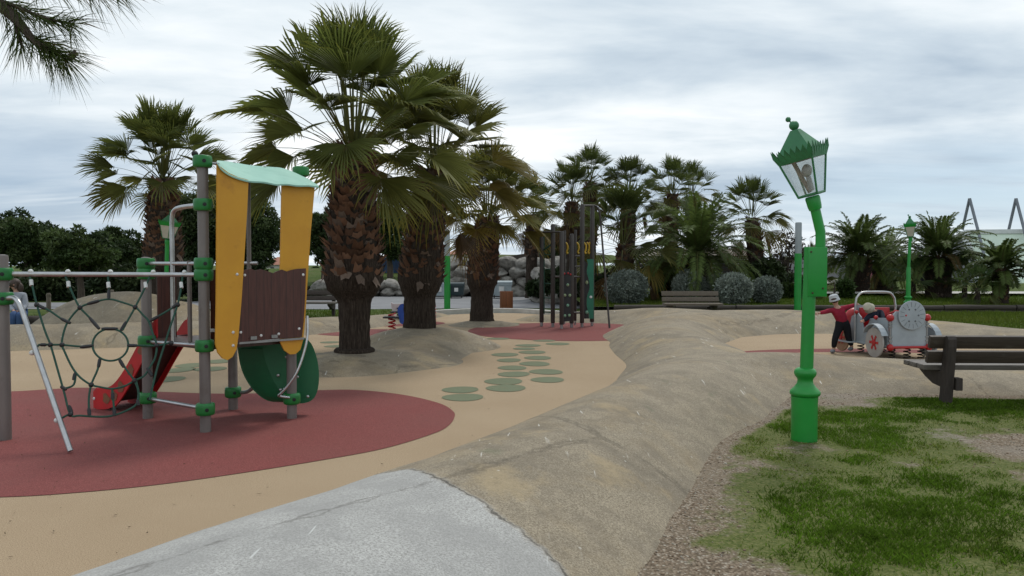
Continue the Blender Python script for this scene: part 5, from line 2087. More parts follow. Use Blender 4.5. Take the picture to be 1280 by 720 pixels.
# two tone wavy board
wave = [(734.5, 330), (733, 340), (735.5, 350), (736.5, 360), (733.5, 370), (733, 382), (735.5, 392), (736, 398)]
ww = smooth_path([cat(x, y, 740) + Vector((0, -0.09, 0)) for x, y in wave], 4)
b = MB()
rightedge = [cat(741.5, 398, 740) + Vector((0, -0.09, 0)), cat(741.5, 324, 740) + Vector((0, -0.09, 0)), cat(733, 324, 740) + Vector((0, -0.09, 0))]
b.plate(ww + rightedge, (0, 0.03, 0))
jb = b.build('climbing_board', M['jade'], cfm, smooth=False)
b = MB()
left = [cat(729.8, 325, 740) + Vector((0, -0.084, 0)), cat(729.8, 398, 740) + Vector((0, -0.084, 0))]
ww2 = [p + Vector((-0.004, 0.006, 0)) for p in ww]
b.plate(ww2[::-1] + left, (0, 0.028, 0))
bb2 = b.build('climbing_board', M['black'], cfm, smooth=False)
for (px, py) in ((733, 353), (733, 390)):
    b = MB()
    b.ball(cat(px, py, 740) + Vector((0, -0.115, 0)), 0.04, 8, 6, (0.9, 0.7, 1.2))
    b.build('climbing_hold', M['grip'], bb2)
b = MB()
b.lathe(cat(738, 371, 740) + Vector((0, -0.105, 0)), [(0.035, 0), (0.035, 0.012), (0.02, 0.016)], 6, (0, -1, 0))
b.build('star_hold', M['white'], jb)
# yellow rope handles
for (px, k) in ((708, 705.5), (722, 719), (731, 727.5), (738, 740), (735, 740)):
    b = MB()
    b.tube(smooth_path([cat(px - 1.5, 303, k), cat(px + 1.2, 306, k), cat(px + 1.6, 311, k), cat(px + 0.3, 315, k), cat(px + 1.8, 317, k)], 4), 0.022, 8)
    b.build('handle', M['yellowp'], cfm)

# ------------------------------------------------------------------ lamps
def lamp(loc, label, bent=True, tilt=-15.0, yaw=-44.0, milky=False):
    loc = Vector(loc)
    t = thing('street_lamp', loc, label, 'lamp', 'green lantern lamps around the playground')
    W = lambda x, y, z: loc + Vector((x, y, z))
    b = MB()
    if bent:
        b.lathe(W(0, 0, -0.06), [(0.105, 0), (0.105, 0.40), (0.108, 0.46), (0.100, 0.465)], 32)
        b.lathe(W(0.004, 0, 0.40), [(0.10, 0.0), (0.117, 0.012), (0.123, 0.028), (0.121, 0.042), (0.106, 0.060), (0.085, 0.080), (0.066, 0.108), (0.061, 0.135), (0.066, 0.152), (0.080, 0.168), (0.089, 0.188), (0.089, 0.205), (0.080, 0.225), (0.062, 0.236), (0.050, 0.24)], 32)
        b.tube([W(0.014, 0, 0.62), W(0.020, 0, 0.9), W(0.030, 0, 1.3), W(0.038, 0, 1.64)], [0.0535, 0.0525, 0.052, 0.052], 28)
    else:
        b.lathe(W(0, 0, -0.06), [(0.10, 0), (0.10, 0.14), (0.12, 0.15), (0.13, 0.17), (0.12, 0.20), (0.085, 0.22), (0.075, 0.26), (0.10, 0.29), (0.11, 0.32), (0.10, 0.345), (0.07, 0.36), (0.066, 0.40), (0.062, 1.2), (0.055, 1.22)], 20)
    b.build('column', M['lamp'], t)
    if bent:
        b = MB()
        b.box(W(0.078, -0.0, 1.435), (0.158, 0.112, 0.41), None, 0, 0.010)
        br = b.build('bracket', M['lamp'], t, angle=30)
        for (x, z) in ((0.02, 1.60), (0.035, 1.262), (0.12, 1.30)):
            bb = MB()
            bb.lathe(W(x, -0.058, z), [(0.008, 0), (0.008, 0.005), (0.005, 0.008)], 8, (0, -1, 0))
            bb.build('bolt', M['rust'], br)
        path = [W(0.118, 0, 1.40), W(0.118, 0, 1.72), W(0.117, 0, 1.765), W(0.108, 0, 1.80), W(0.055, 0, 2.02), W(0.045, 0, 2.06)]
        h0, rr = W(0.048, 0, 2.045), 0.040
    else:
        path = [W(0, 0, 1.1), W(0.01, 0, 1.5), W(0.03, 0, 2.0), W(0.045, 0, 2.06)]
        h0, rr = W(0.04, 0, 2.05), 0.045
    b = MB()
    b.tube(path, rr, 16)
    b.build('upper_pole', M['lamp'], t, angle=60)
    # lantern on a tilted axis
    Rm = Matrix.Rotation(R(tilt), 3, 'Y') @ Matrix.Rotation(R(yaw), 3, 'Z')
    Q = lambda x, y, z: h0 + Rm @ Vector((x, y, z))
    ax = Rm @ Vector((0, 0, 1))
    b = MB()
    b.lathe(Q(0, 0, -0.10), [(0.050, 0), (0.056, 0.03), (0.060, 0.10), (0.052, 0.115)], 20, ax)
    b.build('socket_collar', M['lamp'], t)
    hb, ht, H = 0.080, 0.150, 0.345
    B_, T_ = [(-hb, -hb), (hb, -hb), (hb, hb), (-hb, hb)], [(-ht, -ht), (ht, -ht), (ht, ht), (-ht, ht)]
    b = MB()
    z0 = 0.03
    for i in range(4):
        j = (i + 1) % 4
        b.tube([Q(*B_[i], z0), Q(*T_[i], z0 + H)], 0.0085, 6)
        b.tube([Q(*B_[i], z0), Q(*B_[j], z0)], 0.0105, 6)
        b.tube([Q(*T_[i], z0 + H), Q(*T_[j], z0 + H)], 0.009, 6)
    b.tube([Q(-hb, 0, z0), Q(hb, 0, z0)], 0.012, 6)
    b.tube([Q(0, -hb, z0), Q(0, hb, z0)], 0.012, 6)
    b.box(Q(0, 0, z0), (0.055, 0.055, 0.025), Rm)
    b.build('lantern_frame', M['lampd'], t)
    for i in range(4):
        j = (i + 1) % 4
        b = MB()
        qs = [Q(B_[i][0] * 0.97, B_[i][1] * 0.97, z0 + 0.004), Q(B_[j][0] * 0.97, B_[j][1] * 0.97, z0 + 0.004), Q(T_[j][0] * 0.985, T_[j][1] * 0.985, z0 + H), Q(T_[i][0] * 0.985, T_[i][1] * 0.985, z0 + H)]
        c = (qs[0] + qs[2]) / 2
        nn = (qs[1] - qs[0]).cross(qs[3] - qs[0]).normalized()
        b.plate(qs, nn * 0.003)
        b.build('glass_pane', M['milk'] if milky else M['glass'], t, smooth=False)
    # spiked crown band round the eaves, splayed outward
    zc = z0 + H - 0.055
    lo, hi = 0.145, 0.183
    b = MB()
    for i in range(4):
        c0, c1 = T_[i], T_[(i + 1) % 4]
        s0 = (c0[0] / ht, c0[1] / ht)
        s1 = (c1[0] / ht, c1[1] / ht)
        L = lambda f, k, z: Q((s0[0] + (s1[0] - s0[0]) * f) * k, (s0[1] + (s1[1] - s0[1]) * f) * k, z)
        nsp = 7
        pts_lo = [L(f / nsp, lo, zc) for f in range(nsp + 1)]
        outer_ = []
        for k in range(nsp):
            outer_.append(L(k / nsp, hi * 0.93, zc + 0.065))
            tall = 0.135 if k in (0, 6) else 0.122
            outer_.append(L((k + 0.5) / nsp, hi, zc + tall))
        outer_.append(L(1.0, hi * 0.93, zc + 0.065))
        inn = (L(0.5, 0, zc) - L(0.5, 1, zc)).normalized() * 0.004
        base_i = len(b.v)
        for side_ in (0, 1):
            o_ = inn * side_
            k0 = len(b.v)
            b.add([L(0, lo, zc) + o_, L(1, lo, zc) + o_] + [p + o_ for p in outer_], [])
            m__ = len(outer_)
            # fan of faces from the lower edge
            for k in range(nsp):
                f0, f1 = k / nsp, (k + 1) / nsp
                kk = len(b.v)
                b.add([L(f0, lo, zc) + o_, L(f1, lo, zc) + o_, outer_[2 * k + 2] + o_, outer_[2 * k + 1] + o_, outer_[2 * k] + o_], [(0, 1, 2, 3, 4)])
    b.build('spiked_crown', M['lamp'] if not bent else M['lampd'], t, smooth=False, fix=False)
    b = MB()
    zr = z0 + H + 0.005
    r1 = 0.152
    vs = [Q(-r1, -r1, zr), Q(r1, -r1, zr), Q(r1, r1, zr), Q(-r1, r1, zr), Q(-0.03, -0.03, zr + 0.20), Q(0.03, -0.03, zr + 0.20), Q(0.03, 0.03, zr + 0.20), Q(-0.03, 0.03, zr + 0.20)]
    b.add(vs, [(0, 1, 5, 4), (1, 2, 6, 5), (2, 3, 7, 6), (3, 0, 4, 7), (4, 5, 6, 7), (3, 2, 1, 0)])
    rf = b.build('lantern_roof', M['lampd'], t, smooth=False)
    b = MB()
    b.ball(Q(0, 0, zr + 0.235), 0.040, 16, 10)
    b.ball(Q(-0.035, 0.0, zr + 0.298), 0.022, 12, 8)
    b.tube([Q(0, 0, zr + 0.235), Q(-0.035, 0, zr + 0.298)], 0.007, 6)
    b.build('finial', M['lampd'], rf)
    if not milky:
        b = MB()
        b.ball(Q(0.01, 0, z0 + 0.20), 0.042, 14, 10, (1, 1, 1.3))
        b.tube([Q(0.01, 0, z0 + 0.03), Q(0.01, 0, z0 + 0.09), Q(0.01, 0, z0 + 0.15)], [0.022, 0.022, 0.020], 10)
        b.build('bulb', M['bulb'], t)
        b = MB()
        b.tube([Q(-0.10, 0.03, z0 + H - 0.03), Q(-0.02, 0.03, z0 + 0.02)], 0.018, 8)
        b.build('reflector_strip', M['plate'], t)
    return t


lamp(gr(1005, 555), 'tall crooked green lamp with tilted clear glass lantern, standing in the grass', True)
pf = at(1135, 388, 24.0)
lamp((pf.x, 24.0, 0.24), 'upright green lamp with cream lantern behind the toy car', False, tilt=-3, yaw=-25, milky=True)
pl = at(209, 300, 18.3)
lamp((pl.x - 0.03, 18.3, 0.0), 'green lamp with cream lantern showing between the play tower posts', False, tilt=8, yaw=-20, milky=True)

# slim light poles: green foot, grey upper half
for (px, pyb, pym, pyt, Y_, lab) in ((559, 388, 320, 288, 25.6, 'slim light pole, green below and pale above, on the grass strip by the bins'),
                                     (997, 390, 317, 278, 23.2, 'slim light pole, green below and grey above, next to the tilted lamp')):
    p = at(px, pyb, Y_)
    t = thing('light_pole', (p.x, Y_, 0.0), lab, 'light pole', 'slim two tone light poles')
    zm, zt_ = at(px, pym, Y_).z, at(px, pyt, Y_).z
    b = MB()
    b.lathe(Vector((p.x, Y_, -0.05)), [(0.10, 0), (0.10, zm + 0.05), (0.09, zm + 0.055)], 16)
    b.build('column', M['lamp'], t)
    b = MB()
    b.lathe(Vector((p.x, Y_, zm)), [(0.092, 0), (0.092, zt_ - zm - 0.03), (0.08, zt_ - zm)], 16)
    b.build('light_tube', M['greypole'], t)

# ------------------------------------------------------------------ benches
def bench(loc, yaw, L, label, mats=('benchd', 'benchv'), group='heavy wooden park benches'):
    """back towards -y in its own frame, seat towards +y"""
    loc = Vector(loc)
    Mz = Matrix.Rotation(yaw, 3, 'Z')
    t = thing('park_bench', loc, label, 'bench', group)
    W = lambda x, y, z: loc + Mz @ Vector((x, y, z))
    wm, vm = M[mats[0]], M[mats[1]]
    for (z, y, h) in ((0.665, -0.060, 0.135), (0.505, -0.010, 0.130)):
        b = MB()
        tl = Matrix.Rotation(yaw, 3, 'Z') @ Matrix.Rotation(R(14), 3, 'X')
        b.box(W(0, y + 0.08, z), (L, 0.052, h), tl, 0, 0.009)
        b.build('back_plank', wm, t, angle=30)
    for (y, w_) in ((0.20, 0.17), (0.385, 0.17), (0.55, 0.12)):
        b = MB()
        b.box(W(0, y, 0.385), (L, w_ - 0.012, 0.055), Mz, 0, 0.009)
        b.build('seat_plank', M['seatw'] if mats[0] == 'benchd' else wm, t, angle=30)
    for sx in (-1, 1):
        x = sx * (L / 2 - 0.19)
        # leaning upright with a rounded top
        b = MB()
        pr = [(-0.005, -0.06), (0.105, -0.06), (0.025, 0.62), (0.01, 0.70), (-0.03, 0.735), (-0.065, 0.73), (-0.085, 0.70), (-0.085, 0.62)]
        b.plate([W(x, y_, z_) for (y_, z_) in pr], Mz @ Vector((0.085, 0, 0)))
        b.build('upright', vm, t, smooth=False)
        b = MB()
        pr = [(0.03, 0.352), (0.58, 0.352), (0.56, 0.32), (0.42, 0.255), (0.25, 0.20), (0.06, 0.185)]
        b.plate([W(x, y_, z_) for (y_, z_) in pr], Mz @ Vector((0.075, 0, 0)))
        b.build('bracket', vm, t, smooth=False)
        b = MB()
        b.box(W(x + 0.09, -0.01, 0.23), (0.07, 0.10, 0.13), Mz, 0, 0.006)
        b.build('block', vm, t, smooth=False)
    return t


pb_ = gr(1186, 510)
bench((pb_.x + 0.80, pb_.y, 0.02), R(-2), 1.98, 'dark wooden bench seen from behind, at the edge of the grass near the green lamp')
p = at(865, 387, 22.3)
bench((p.x, 22.3 + 0.3, 0.0), R(180), 1.6, 'weathered bench facing the playground in front of the round grey bushes', ('wood_stick', 'logs'))
p = at(400, 388, 23.2)
bench((p.x - 0.3, 23.4, 0.0), R(178), 1.7, 'dark bench on the grass behind the ringed palm and play tower')

# ------------------------------------------------------------------ logs along the raised lawn
def log_wall(x0, x1, y0, y1, n, label, seed, layers=2):
    t = thing('log_wall', ((x0 + x1) / 2, (y0 + y1) / 2, 0), label, 'log wall', 'low log walls holding the raised lawn')
    rnd = random.Random(seed)
    a, c = Vector((x0, y0, 0)), Vector((x1, y1, 0))
    for l in range(layers):
        for i in range(n):
            p, q = a.lerp(c, (i + 0.01 + 0.5 * (l % 2) / n * 0) / n), a.lerp(c, (i + 0.99) / n)
            r = rnd.uniform(0.078, 0.09)
            z = 0.06 + l * 0.15
            b = MB()
            pts = [p.lerp(q, k / 6) + Vector((0, rnd.uniform(-.008, .008), z + rnd.uniform(-.008, .008))) for k in range(7)]
            b.tube(pts, [r * rnd.uniform(0.96, 1.04) for _ in pts], 10)
            b.build('log', M['logs'], t)
    return t


log_wall(3.0, 8.4, 23.6, 23.6, 3, 'low dark log wall behind the weathered bench below the bushes', 3)
log_wall(8.5, 17.0, 23.65, 23.6, 4, 'long low dark log wall along the lawn behind the toy car', 4)

# dark terrace fence and old shed roof behind the grove
t = thing('timber_terrace', (7.0, 33.5, 0.25), 'dark slatted timber terrace half hidden among the palms', 'terrace')
b = MB()
for i in range(6):
    b.box((8.2, 33.5, 0.75 + i * 0.17), (6.0, 0.05, 0.14), None, 0, 0.01)
b.build('slat_wall', M['logs'], t)
for x in (5.3, 7.2, 9.1, 11.1):
    b = MB()
    b.box((x, 33.58, 0.9), (0.12, 0.12, 1.5))
    b.build('post', M['logs'], t)
b = MB()
b.box((8.6, 33.4, 1.74), (4.2, 0.5, 0.05), None, 0, 0.01)
b.build('cap_board', M['wood_stick'], t)
t = thing('low_house', (9.0, 41, 0.3), 'low beige house glimpsed between the palms above the timber terrace', 'house')
b = MB()
b.box((9.0, 41, 1.1), (6.0, 4, 1.6))
b.build('wall', M['wallw'], t)
b = MB()
b.add([(5.7, 38.7, 1.902), (12.3, 38.7, 1.902), (12.3, 43.3, 1.902), (5.7, 43.3, 1.902), (5.9, 41, 2.3), (12.1, 41, 2.3)], [(0, 1, 5, 4), (2, 3, 4, 5), (1, 2, 5), (3, 0, 4), (0, 3, 2, 1)])
b.build('roof', M['wood_stick'], t, smooth=False)
for x in (7.2, 10.4):
    b = MB()
    b.box((x, 38.985, 1.2), (0.9, 0.05, 0.7), None, 0, 0.01)
    b.build('window', M['glassw'], t)

# ------------------------------------------------------------------ toy car on springs
FL, RL = at(1095, 440, 12.6), at(1048, 432, 13.55)
car_c = Vector((6.12, 13.1, 0.0))
hd = Vector((0.13, -0.99, 0)).normalized()         # forward, towards the camera
sd = Vector((hd.y, -hd.x, 0)) * -1                 # +: viewer's right
car = thing('toy_car', car_c, 'grey and red toy car on springs with a round disc on its front', 'toy car')
CW = lambda f, s, z: car_c + hd * f + sd * s + UP * z
Rc = Matrix((sd, -hd, UP)).transposed()            # columns: right, back, up


def cplate(pts, d, name, mat, parent=car, smooth=False):
    b = MB()
    b.plate([CW(*p) for p in pts], d)
    return b.build(name, mat, parent, smooth=smooth)


# front plate and disc
fpl = cplate([(0.62, -0.29, 0.20), (0.62, 0.29, 0.20), (0.62, 0.29, 0.68), (0.62, 0.22, 0.76), (0.62, -0.22, 0.76), (0.62, -0.29, 0.68)], hd * 0.022, 'front_panel', M['greyw'])
b = MB()
dc = CW(0.645, 0.03, 0.70)
b.lathe(dc, [(0.225, 0), (0.228, 0.004), (0.228, 0.016), (0.222, 0.020)], 40, hd)
disc = b.build('front_disc', M['greyw'], car, angle=30)
b = MB()
for k in range(16):
    a = 2 * math.pi * k / 16 + 0.1
    d = sd * math.cos(a) + UP * math.sin(a)
    e = d.cross(hd)
    p0, p1 = dc + hd * 0.021 + d * 0.135, dc + hd * 0.021 + d * 0.205
    b = MB()
    b.plate([p0 - e * 0.003, p0 + e * 0.003, p1 + e * 0.003, p1 - e * 0.003], hd * 0.002)
    b.build('engraved_mark', M['mark'], disc, smooth=False)
for k in range(6):
    a = 2 * math.pi * k / 6 + 0.0
    d = sd * math.cos(a) + UP * math.sin(a)
    b = MB()
    b.lathe(dc + hd * 0.018 + d * 0.105, [(0.015, 0), (0.015, 0.006), (0.008, 0.010)], 8, hd)
    b.build('bolt', M['mark'] if k not in (3,) else M['redp'], disc)
# bumper and upper corner knobs
b = MB()
b.tube([CW(0.66, -0.36, 0.20), CW(0.66, 0.38, 0.20)], 0.022, 10)
for s in (-0.33, 0.32):
    b.ball(CW(0.66, s, 0.20), 0.055, 12, 8)
b.build('bumper', M['redp'], car)
for s in (-0.31, 0.31):
    b = MB()
    b.ball(CW(0.62, s, 0.66), 0.058, 14, 9)
    b.tube([CW(0.62, s, 0.22), CW(0.62, s, 0.66)], 0.016, 8, mi=1)
    for z in (0.30, 0.36, 0.52, 0.57):
        b.box(CW(0.63, s, z), (0.06, 0.03, 0.02), Rc, 1)
    b.build('corner_post', [M['redp'], M['steel']], car)
# wheels
def car_wheel(f, s, mat, r=0.235, hub=True):
    b = MB()
    c = CW(f, s, 0.26)
    ax = sd if s > 0 else -sd
    b.lathe(c - ax * 0.014, [(r, 0), (r + 0.003, 0.006), (r + 0.003, 0.022), (r, 0.028)], 36, ax, mi=0)
    w = b.build('wheel', [mat], car, angle=30)
    if hub:
        b = MB()
        for k in range(6):
            a = math.pi * k / 3
            d = hd * math.cos(a) + UP * math.sin(a)
            e = d.cross(ax)
            p0, p1 = c + ax * 0.016 + d * 0.02, c + ax * 0.016 + d * 0.12
            b.plate([p0 - e * 0.014, p0 + e * 0.014, p1 + e * 0.022, p1 - e * 0.022], ax * 0.008)
        b.lathe(c + ax * 0.010, [(0.05, 0), (0.05, 0.016), (0.03, 0.022)], 14, ax)
        b.build('hub_flower', M['redp'], w)
    return w


car_wheel(0.42, -0.44, M['wheel'])
car_wheel(0.42, 0.47, M['greyw'])
car_wheel(-0.55, -0.44, M['wheelw'])
car_wheel(-0.55, 0.47, M['greyw'])
for s in (-0.44, 0.47):
    b = MB()
    for k in range(9):
        a0, a1 = R(25 + k * 14), R(25 + (k + 1) * 14)
        f = lambda a, r: CW(0.42 + math.cos(a) * r, s, 0.26 + math.sin(a) * r)
        q = [f(a0, 0.285), f(a1, 0.285), f(a1, 0.30), f(a0, 0.30)]
        b.plate(q, sd * 0.10)
    b.build('mudguard', M['greyw'], car, smooth=False)
# sides with the V shaped door cut, floor, tail
for s in (-0.33, 0.33):
    cplate([(0.60, s, 0.22), (0.60, s, 0.66), (0.30, s, 0.64), (0.12, s, 0.62), (-0.02, s, 0.34), (-0.14, s, 0.62), (-0.26, s, 0.70), (-0.42, s, 0.62), (-0.50, s, 0.40), (-0.46, s, 0.20)], sd * 0.018, 'side_panel', M['greyw'])
    b = MB()
    for (f, z) in ((0.30, 0.645), (0.30, 0.42), (-0.26, 0.70)):
        b.ball(CW(f, s * 1.06, z), 0.035, 10, 7)
    b.build('side_knob', M['redp'], car)
b = MB()
b.box(CW(0.02, 0, 0.20), (0.70, 1.25, 0.03), Rc, 0, 0.006)
b.build('floor_board', M['greyw'], car)
b = MB()
b.box(CW(-0.45, -0.42, 0.20), (0.18, 0.42, 0.025), Rc, 0, 0.006)
b.build('running_board', M['greyw'], car)
# hoop, seat, backrest, steering wheel
b = MB()
hp = [(-0.28, -0.36, 0.22), (-0.28, -0.36, 0.80), (-0.28, -0.34, 0.93), (-0.28, -0.25, 1.02), (-0.28, 0.0, 1.035), (-0.28, 0.25, 1.02), (-0.28, 0.34, 0.93), (-0.28, 0.36, 0.80), (-0.28, 0.36, 0.22)]
b.tube([CW(*p) for p in hp[:2]] + smooth_path([CW(*p) for p in hp[2:7]], 4) + [CW(*p) for p in hp[7:]], 0.018, 10)
b.build('hoop', M['tube'], car)
b = MB()
b.ball(CW(-0.62, -0.14, 0.48), 0.28, 18, 10, (0.9, 0.45, 1.0), Rc)
b.build('tail', M['redp'], car)
b = MB()
b.box(CW(-0.16, 0.02, 0.42), (0.52, 0.34, 0.06), Rc, 0, 0.02)
b.build('seat', M['redp'], car)
b = MB()
b.box(CW(-0.34, 0.02, 0.60), (0.54, 0.03, 0.34), Rc, 0, 0.012)
b.build('backrest', M['redp'], car)
cplate([(-0.40, -0.26, 0.66), (-0.40, -0.06, 0.66), (-0.40, -0.03, 0.80), (-0.40, -0.10, 0.84), (-0.40, -0.16, 0.79), (-0.40, -0.24, 0.84), (-0.40, -0.29, 0.79)], hd * 0.02, 'headrest', M['greyw'])
b = MB()
wc = CW(0.22, 0.02, 0.68)
wa = (hd * 0.5 - UP * 0.85).normalized()
wx = sd
wy = wa.cross(wx)
b.tube([wc + (wx * math.cos(a) + wy * math.sin(a)) * 0.13 for a in [2 * math.pi * k / 24 for k in range(24)]], 0.014, 8, closed=True)
for a in (0.5, 2.6, 4.7):
    b.tube([wc, wc + (wx * math.cos(a) + wy * math.sin(a)) * 0.13], 0.011, 6)
b.tube([wc, wc + wa * 0.25], 0.014, 8)
b.build('steering_wheel', M['redp'], car)
for (f, s) in ((0.50, -0.20), (0.50, 0.06), (0.50, 0.30), (-0.40, -0.18), (-0.40, 0.22), (0.05, -0.22)):
    b = MB()
    pts = [CW(f + 0.05 * math.cos(2 * math.pi * k / 10), s + 0.05 * math.sin(2 * math.pi * k / 10), -0.02 + 0.205 * k / 40) for k in range(41)]
    b.tube(pts, 0.010, 6)
    b.build('spring', M['spring'], car)

# ------------------------------------------------------------------ spring riders seen past the palm
def rider(loc, body_px, Y_, label, mat, seat_px, spring_mat):
    t = thing('spring_rider', loc, label, 'spring rider', 'small spring riders behind the palms')
    loc = Vector(loc)
    b = MB()
    pts = [loc + Vector((0.075 * math.cos(2 * math.pi * k / 10), 0.075 * math.sin(2 * math.pi * k / 10), -0.02 + 0.42 * k / 50)) for k in range(51)]
    b.tube(pts, 0.018, 6)
    b.build('spring', M[spring_mat], t)
    b = MB()
    b.plate(smooth_path([at(x, y, Y_) for x, y in body_px], 3, True), (0, 0.05, 0))
    bd = b.build('figure', M[mat], t, smooth=False)
    b = MB()
    b.box(at(*seat_px, Y_), (0.34, 0.28, 0.04), None, 0, 0.012)
    b.build('seat', M['black'], t)
    return t


p = gr(490, 414)
rider(p, [(499, 397), (497, 388), (500, 381), (505, 380), (509, 384), (508, 389), (513, 396), (512, 403), (506, 406), (500, 403)], p.y + 0.02, 'blue spring rider with red spring beside the palm on the high mound', 'blue', (489, 396.5), 'rspring')
p = gr(500, 403)
rider(p, [(489, 378), (493, 380), (506, 379), (509, 377), (508, 386), (503, 389), (499, 388), (492, 389), (490, 386)], p.y, 'pale pink spring rider behind the blue one', 'pink', (497, 390), 'spring')
p = gr(541, 402)
rider(p, [(537, 372), (540, 374), (542, 380), (541, 387), (538, 390), (532, 390), (531, 376)], p.y + 0.05, 'spring rider with red and white rim half hidden by the palm on the mound', 'pink', (535, 391), 'rspring')

# ------------------------------------------------------------------ bins, boulders, container
def wheelie(px, pyt, pyb, wpx, Y_, label, mat, lidmat):
    p = at(px, pyb, Y_)
    w = wpx / 1000 * Y_ / 2
    H = at(px, pyt, Y_).z
    t = thing('waste_container', (p.x, Y_, 0), label, 'bin', 'wheeled waste containers by the boulder wall')
    b = MB()
    z0, z1 = 0.10, H * 0.86
    b.add([(p.x - w * 0.85, Y_ - 0.30, z0), (p.x + w * 0.85, Y_ - 0.30, z0), (p.x + w * 0.85, Y_ + 0.30, z0), (p.x - w * 0.85, Y_ + 0.30, z0),
           (p.x - w, Y_ - 0.40, z1), (p.x + w, Y_ - 0.40, z1), (p.x + w, Y_ + 0.40, z1), (p.x - w, Y_ + 0.40, z1)],
          [(0, 1, 5, 4), (1, 2, 6, 5), (2, 3, 7, 6), (3, 0, 4, 7), (0, 3, 2, 1), (4, 5, 6, 7)])
    b.box((p.x, Y_ - 0.40, z1 - 0.04), (w * 2.08, 0.05, 0.07), None, 0, 0.01)
    b.build('body', M[mat], t, smooth=False)
    b = MB()
    prof = [(-0.44, z1), (-0.42, z1 + (H - z1) * 0.6), (-0.2, H), (0.2, H), (0.42, z1 + (H - z1) * 0.6), (0.44, z1)]
    b.plate([Vector((p.x, Y_ + y, z + 0.004)) for y, z in prof], (w * 2.06, 0, 0))
    b.build('lid', M[lidmat], t, smooth=False)
    b = MB()
    b.box((p.x, Y_ - 0.374, z1 * 0.62), (w * 0.5, 0.012, w * 0.5), None, 0, 0.002)
    b.build('label_plate', M['white'], t)
    for s in (-1, 1):
        b = MB()
        b.lathe(Vector((p.x + s * w * 0.7 - 0.02, Y_ - 0.25, 0.09)), [(0.09, 0), (0.09, 0.04)], 12, (1, 0, 0))
        b.build('wheel', M['black'], t)


wheelie(550, 352, 372, 24, 35.6, 'pale waste container with red and white plate beside the mound palm', 'pbin', 'pbin')
wheelie(571, 353, 372, 19, 35.8, 'dark green waste container behind the slim light pole', 'ddark', 'ddark')
wheelie(627, 351, 371, 26, 35.4, 'pale waste container behind the orange litter bin', 'pbin', 'pbin')

p = at(633, 388.5, 25.8)
t = thing('litter_bin', (p.x, 25.8, 0), 'orange brown slatted litter bin on the grass strip', 'bin')
b = MB()
zt_ = at(633, 364, 25.8).z
for k in range(16):
    a = 2 * math.pi * (k + 0.5) / 16
    c = Vector((p.x + 0.195 * math.cos(a), 25.8 + 0.195 * math.sin(a), zt_ / 2))
    b.box(c, (0.03, 0.072, zt_), Matrix.Rotation(a, 3, 'Z'), 0, 0.006)
b.build('slat_shell', M['obin'], t, angle=30)
b = MB()
b.lathe(Vector((p.x, 25.8, 0.02)), [(0.165, 0), (0.172, zt_ - 0.06), (0.15, zt_ - 0.05), (0.14, zt_ - 0.3)], 18)
b.build('inner_drum', M['rust'], t)

# boulder walls: each boulder copied from five shapes
def boulder_shapes():
    out = []
    for s in range(6):
        g_ = np.random.default_rng(40 + s)
        bm = bmesh.new()
        bmesh.ops.create_icosphere(bm, subdivisions=3, radius=1.0)
        pl = [(lambda v: v / np.linalg.norm(v))(g_.normal(size=3)) for _ in range(11)]
        cut = [g_.uniform(0.62, 0.88) for _ in pl]
        ph = g_.uniform(0, 6, 6)
        for v in bm.verts:
            c = np.array(v.co)
            for n_, d in zip(pl, cut):
                e = c.dot(n_) - d
                if e > 0:
                    c = c - n_ * e * 0.92
            c = c * (1 + 0.03 * math.sin(5 * c[0] + ph[0]) + 0.03 * math.sin(6 * c[2] + ph[1]) + 0.02 * math.sin(9 * c[1] + ph[2]))
            v.co = c
        me = bpy.data.meshes.new('boulder')
        bm.to_mesh(me)
        bm.free()
        me.materials.append(M['rock'])
        me.polygons.foreach_set('use_smooth', [True] * len(me.polygons))
        me.set_sharp_from_angle(angle=R(38))
        out.append(me)
    return out


BOULD = boulder_shapes()


def boulder_wall(a, c, H, label, n_cols, rows, seed, slope=0.25):
    a, c = Vector(a), Vector(c)
    mid_ = (a + c) / 2
    t = thing('boulder_wall', (mid_.x, mid_.y, 0), label, 'boulder wall', 'boulder retaining walls beyond the road')
    rnd = random.Random(seed)
    d = (c - a) / n_cols
    nn = Vector((-d.y, d.x, 0)).normalized()
    if nn.y < 0:
        nn = -nn
    sx, sz = d.length / 2, H / rows / 2
    for r in range(rows):
        for i in range(n_cols):
            p = a + d * (i + 0.5 + (0.5 if r % 2 else 0)) + nn * (slope * H * r / max(1, rows)) - t.location
            o = bpy.data.objects.new('boulder', BOULD[rnd.randrange(6)])
            COL.objects.link(o)
            o.parent = t
            o.location = p + Vector((rnd.uniform(-.1, .1), rnd.uniform(-.1, .1), sz * (2 * r + 0.9) + rnd.uniform(-.1, .1) * sz))
            k = rnd.uniform(1.15, 1.5)
            o.scale = (sx * 1.15 * k, 0.45 * k, sz * 1.25 * k)
            o.rotation_euler = (rnd.uniform(-.3, .3), rnd.uniform(-.35, .35), rnd.uniform(-.5, .5))
            if rnd.random() < 0.5:
                o.rotation_euler.z += math.pi
    # packed earth core behind the stones
    b = MB()
    q = [a + nn * 0.35, c + nn * 0.35]
    b.add([q[0], q[1], q[1] + nn * 0.6, q[0] + nn * 0.6, q[0] + nn * slope * H + UP * H * 0.92, q[1] + nn * slope * H + UP * H * 0.92, q[1] + nn * 1.2 + UP * H * 0.92, q[0] + nn * 1.2 + UP * H * 0.92],
          [(0, 1, 5, 4), (1, 2, 6, 5), (2, 3, 7, 6), (3, 0, 4, 7), (4, 5, 6, 7), (3, 2, 1, 0)])
    b.build('earth_core', M['earth'], t, smooth=False)
    return t


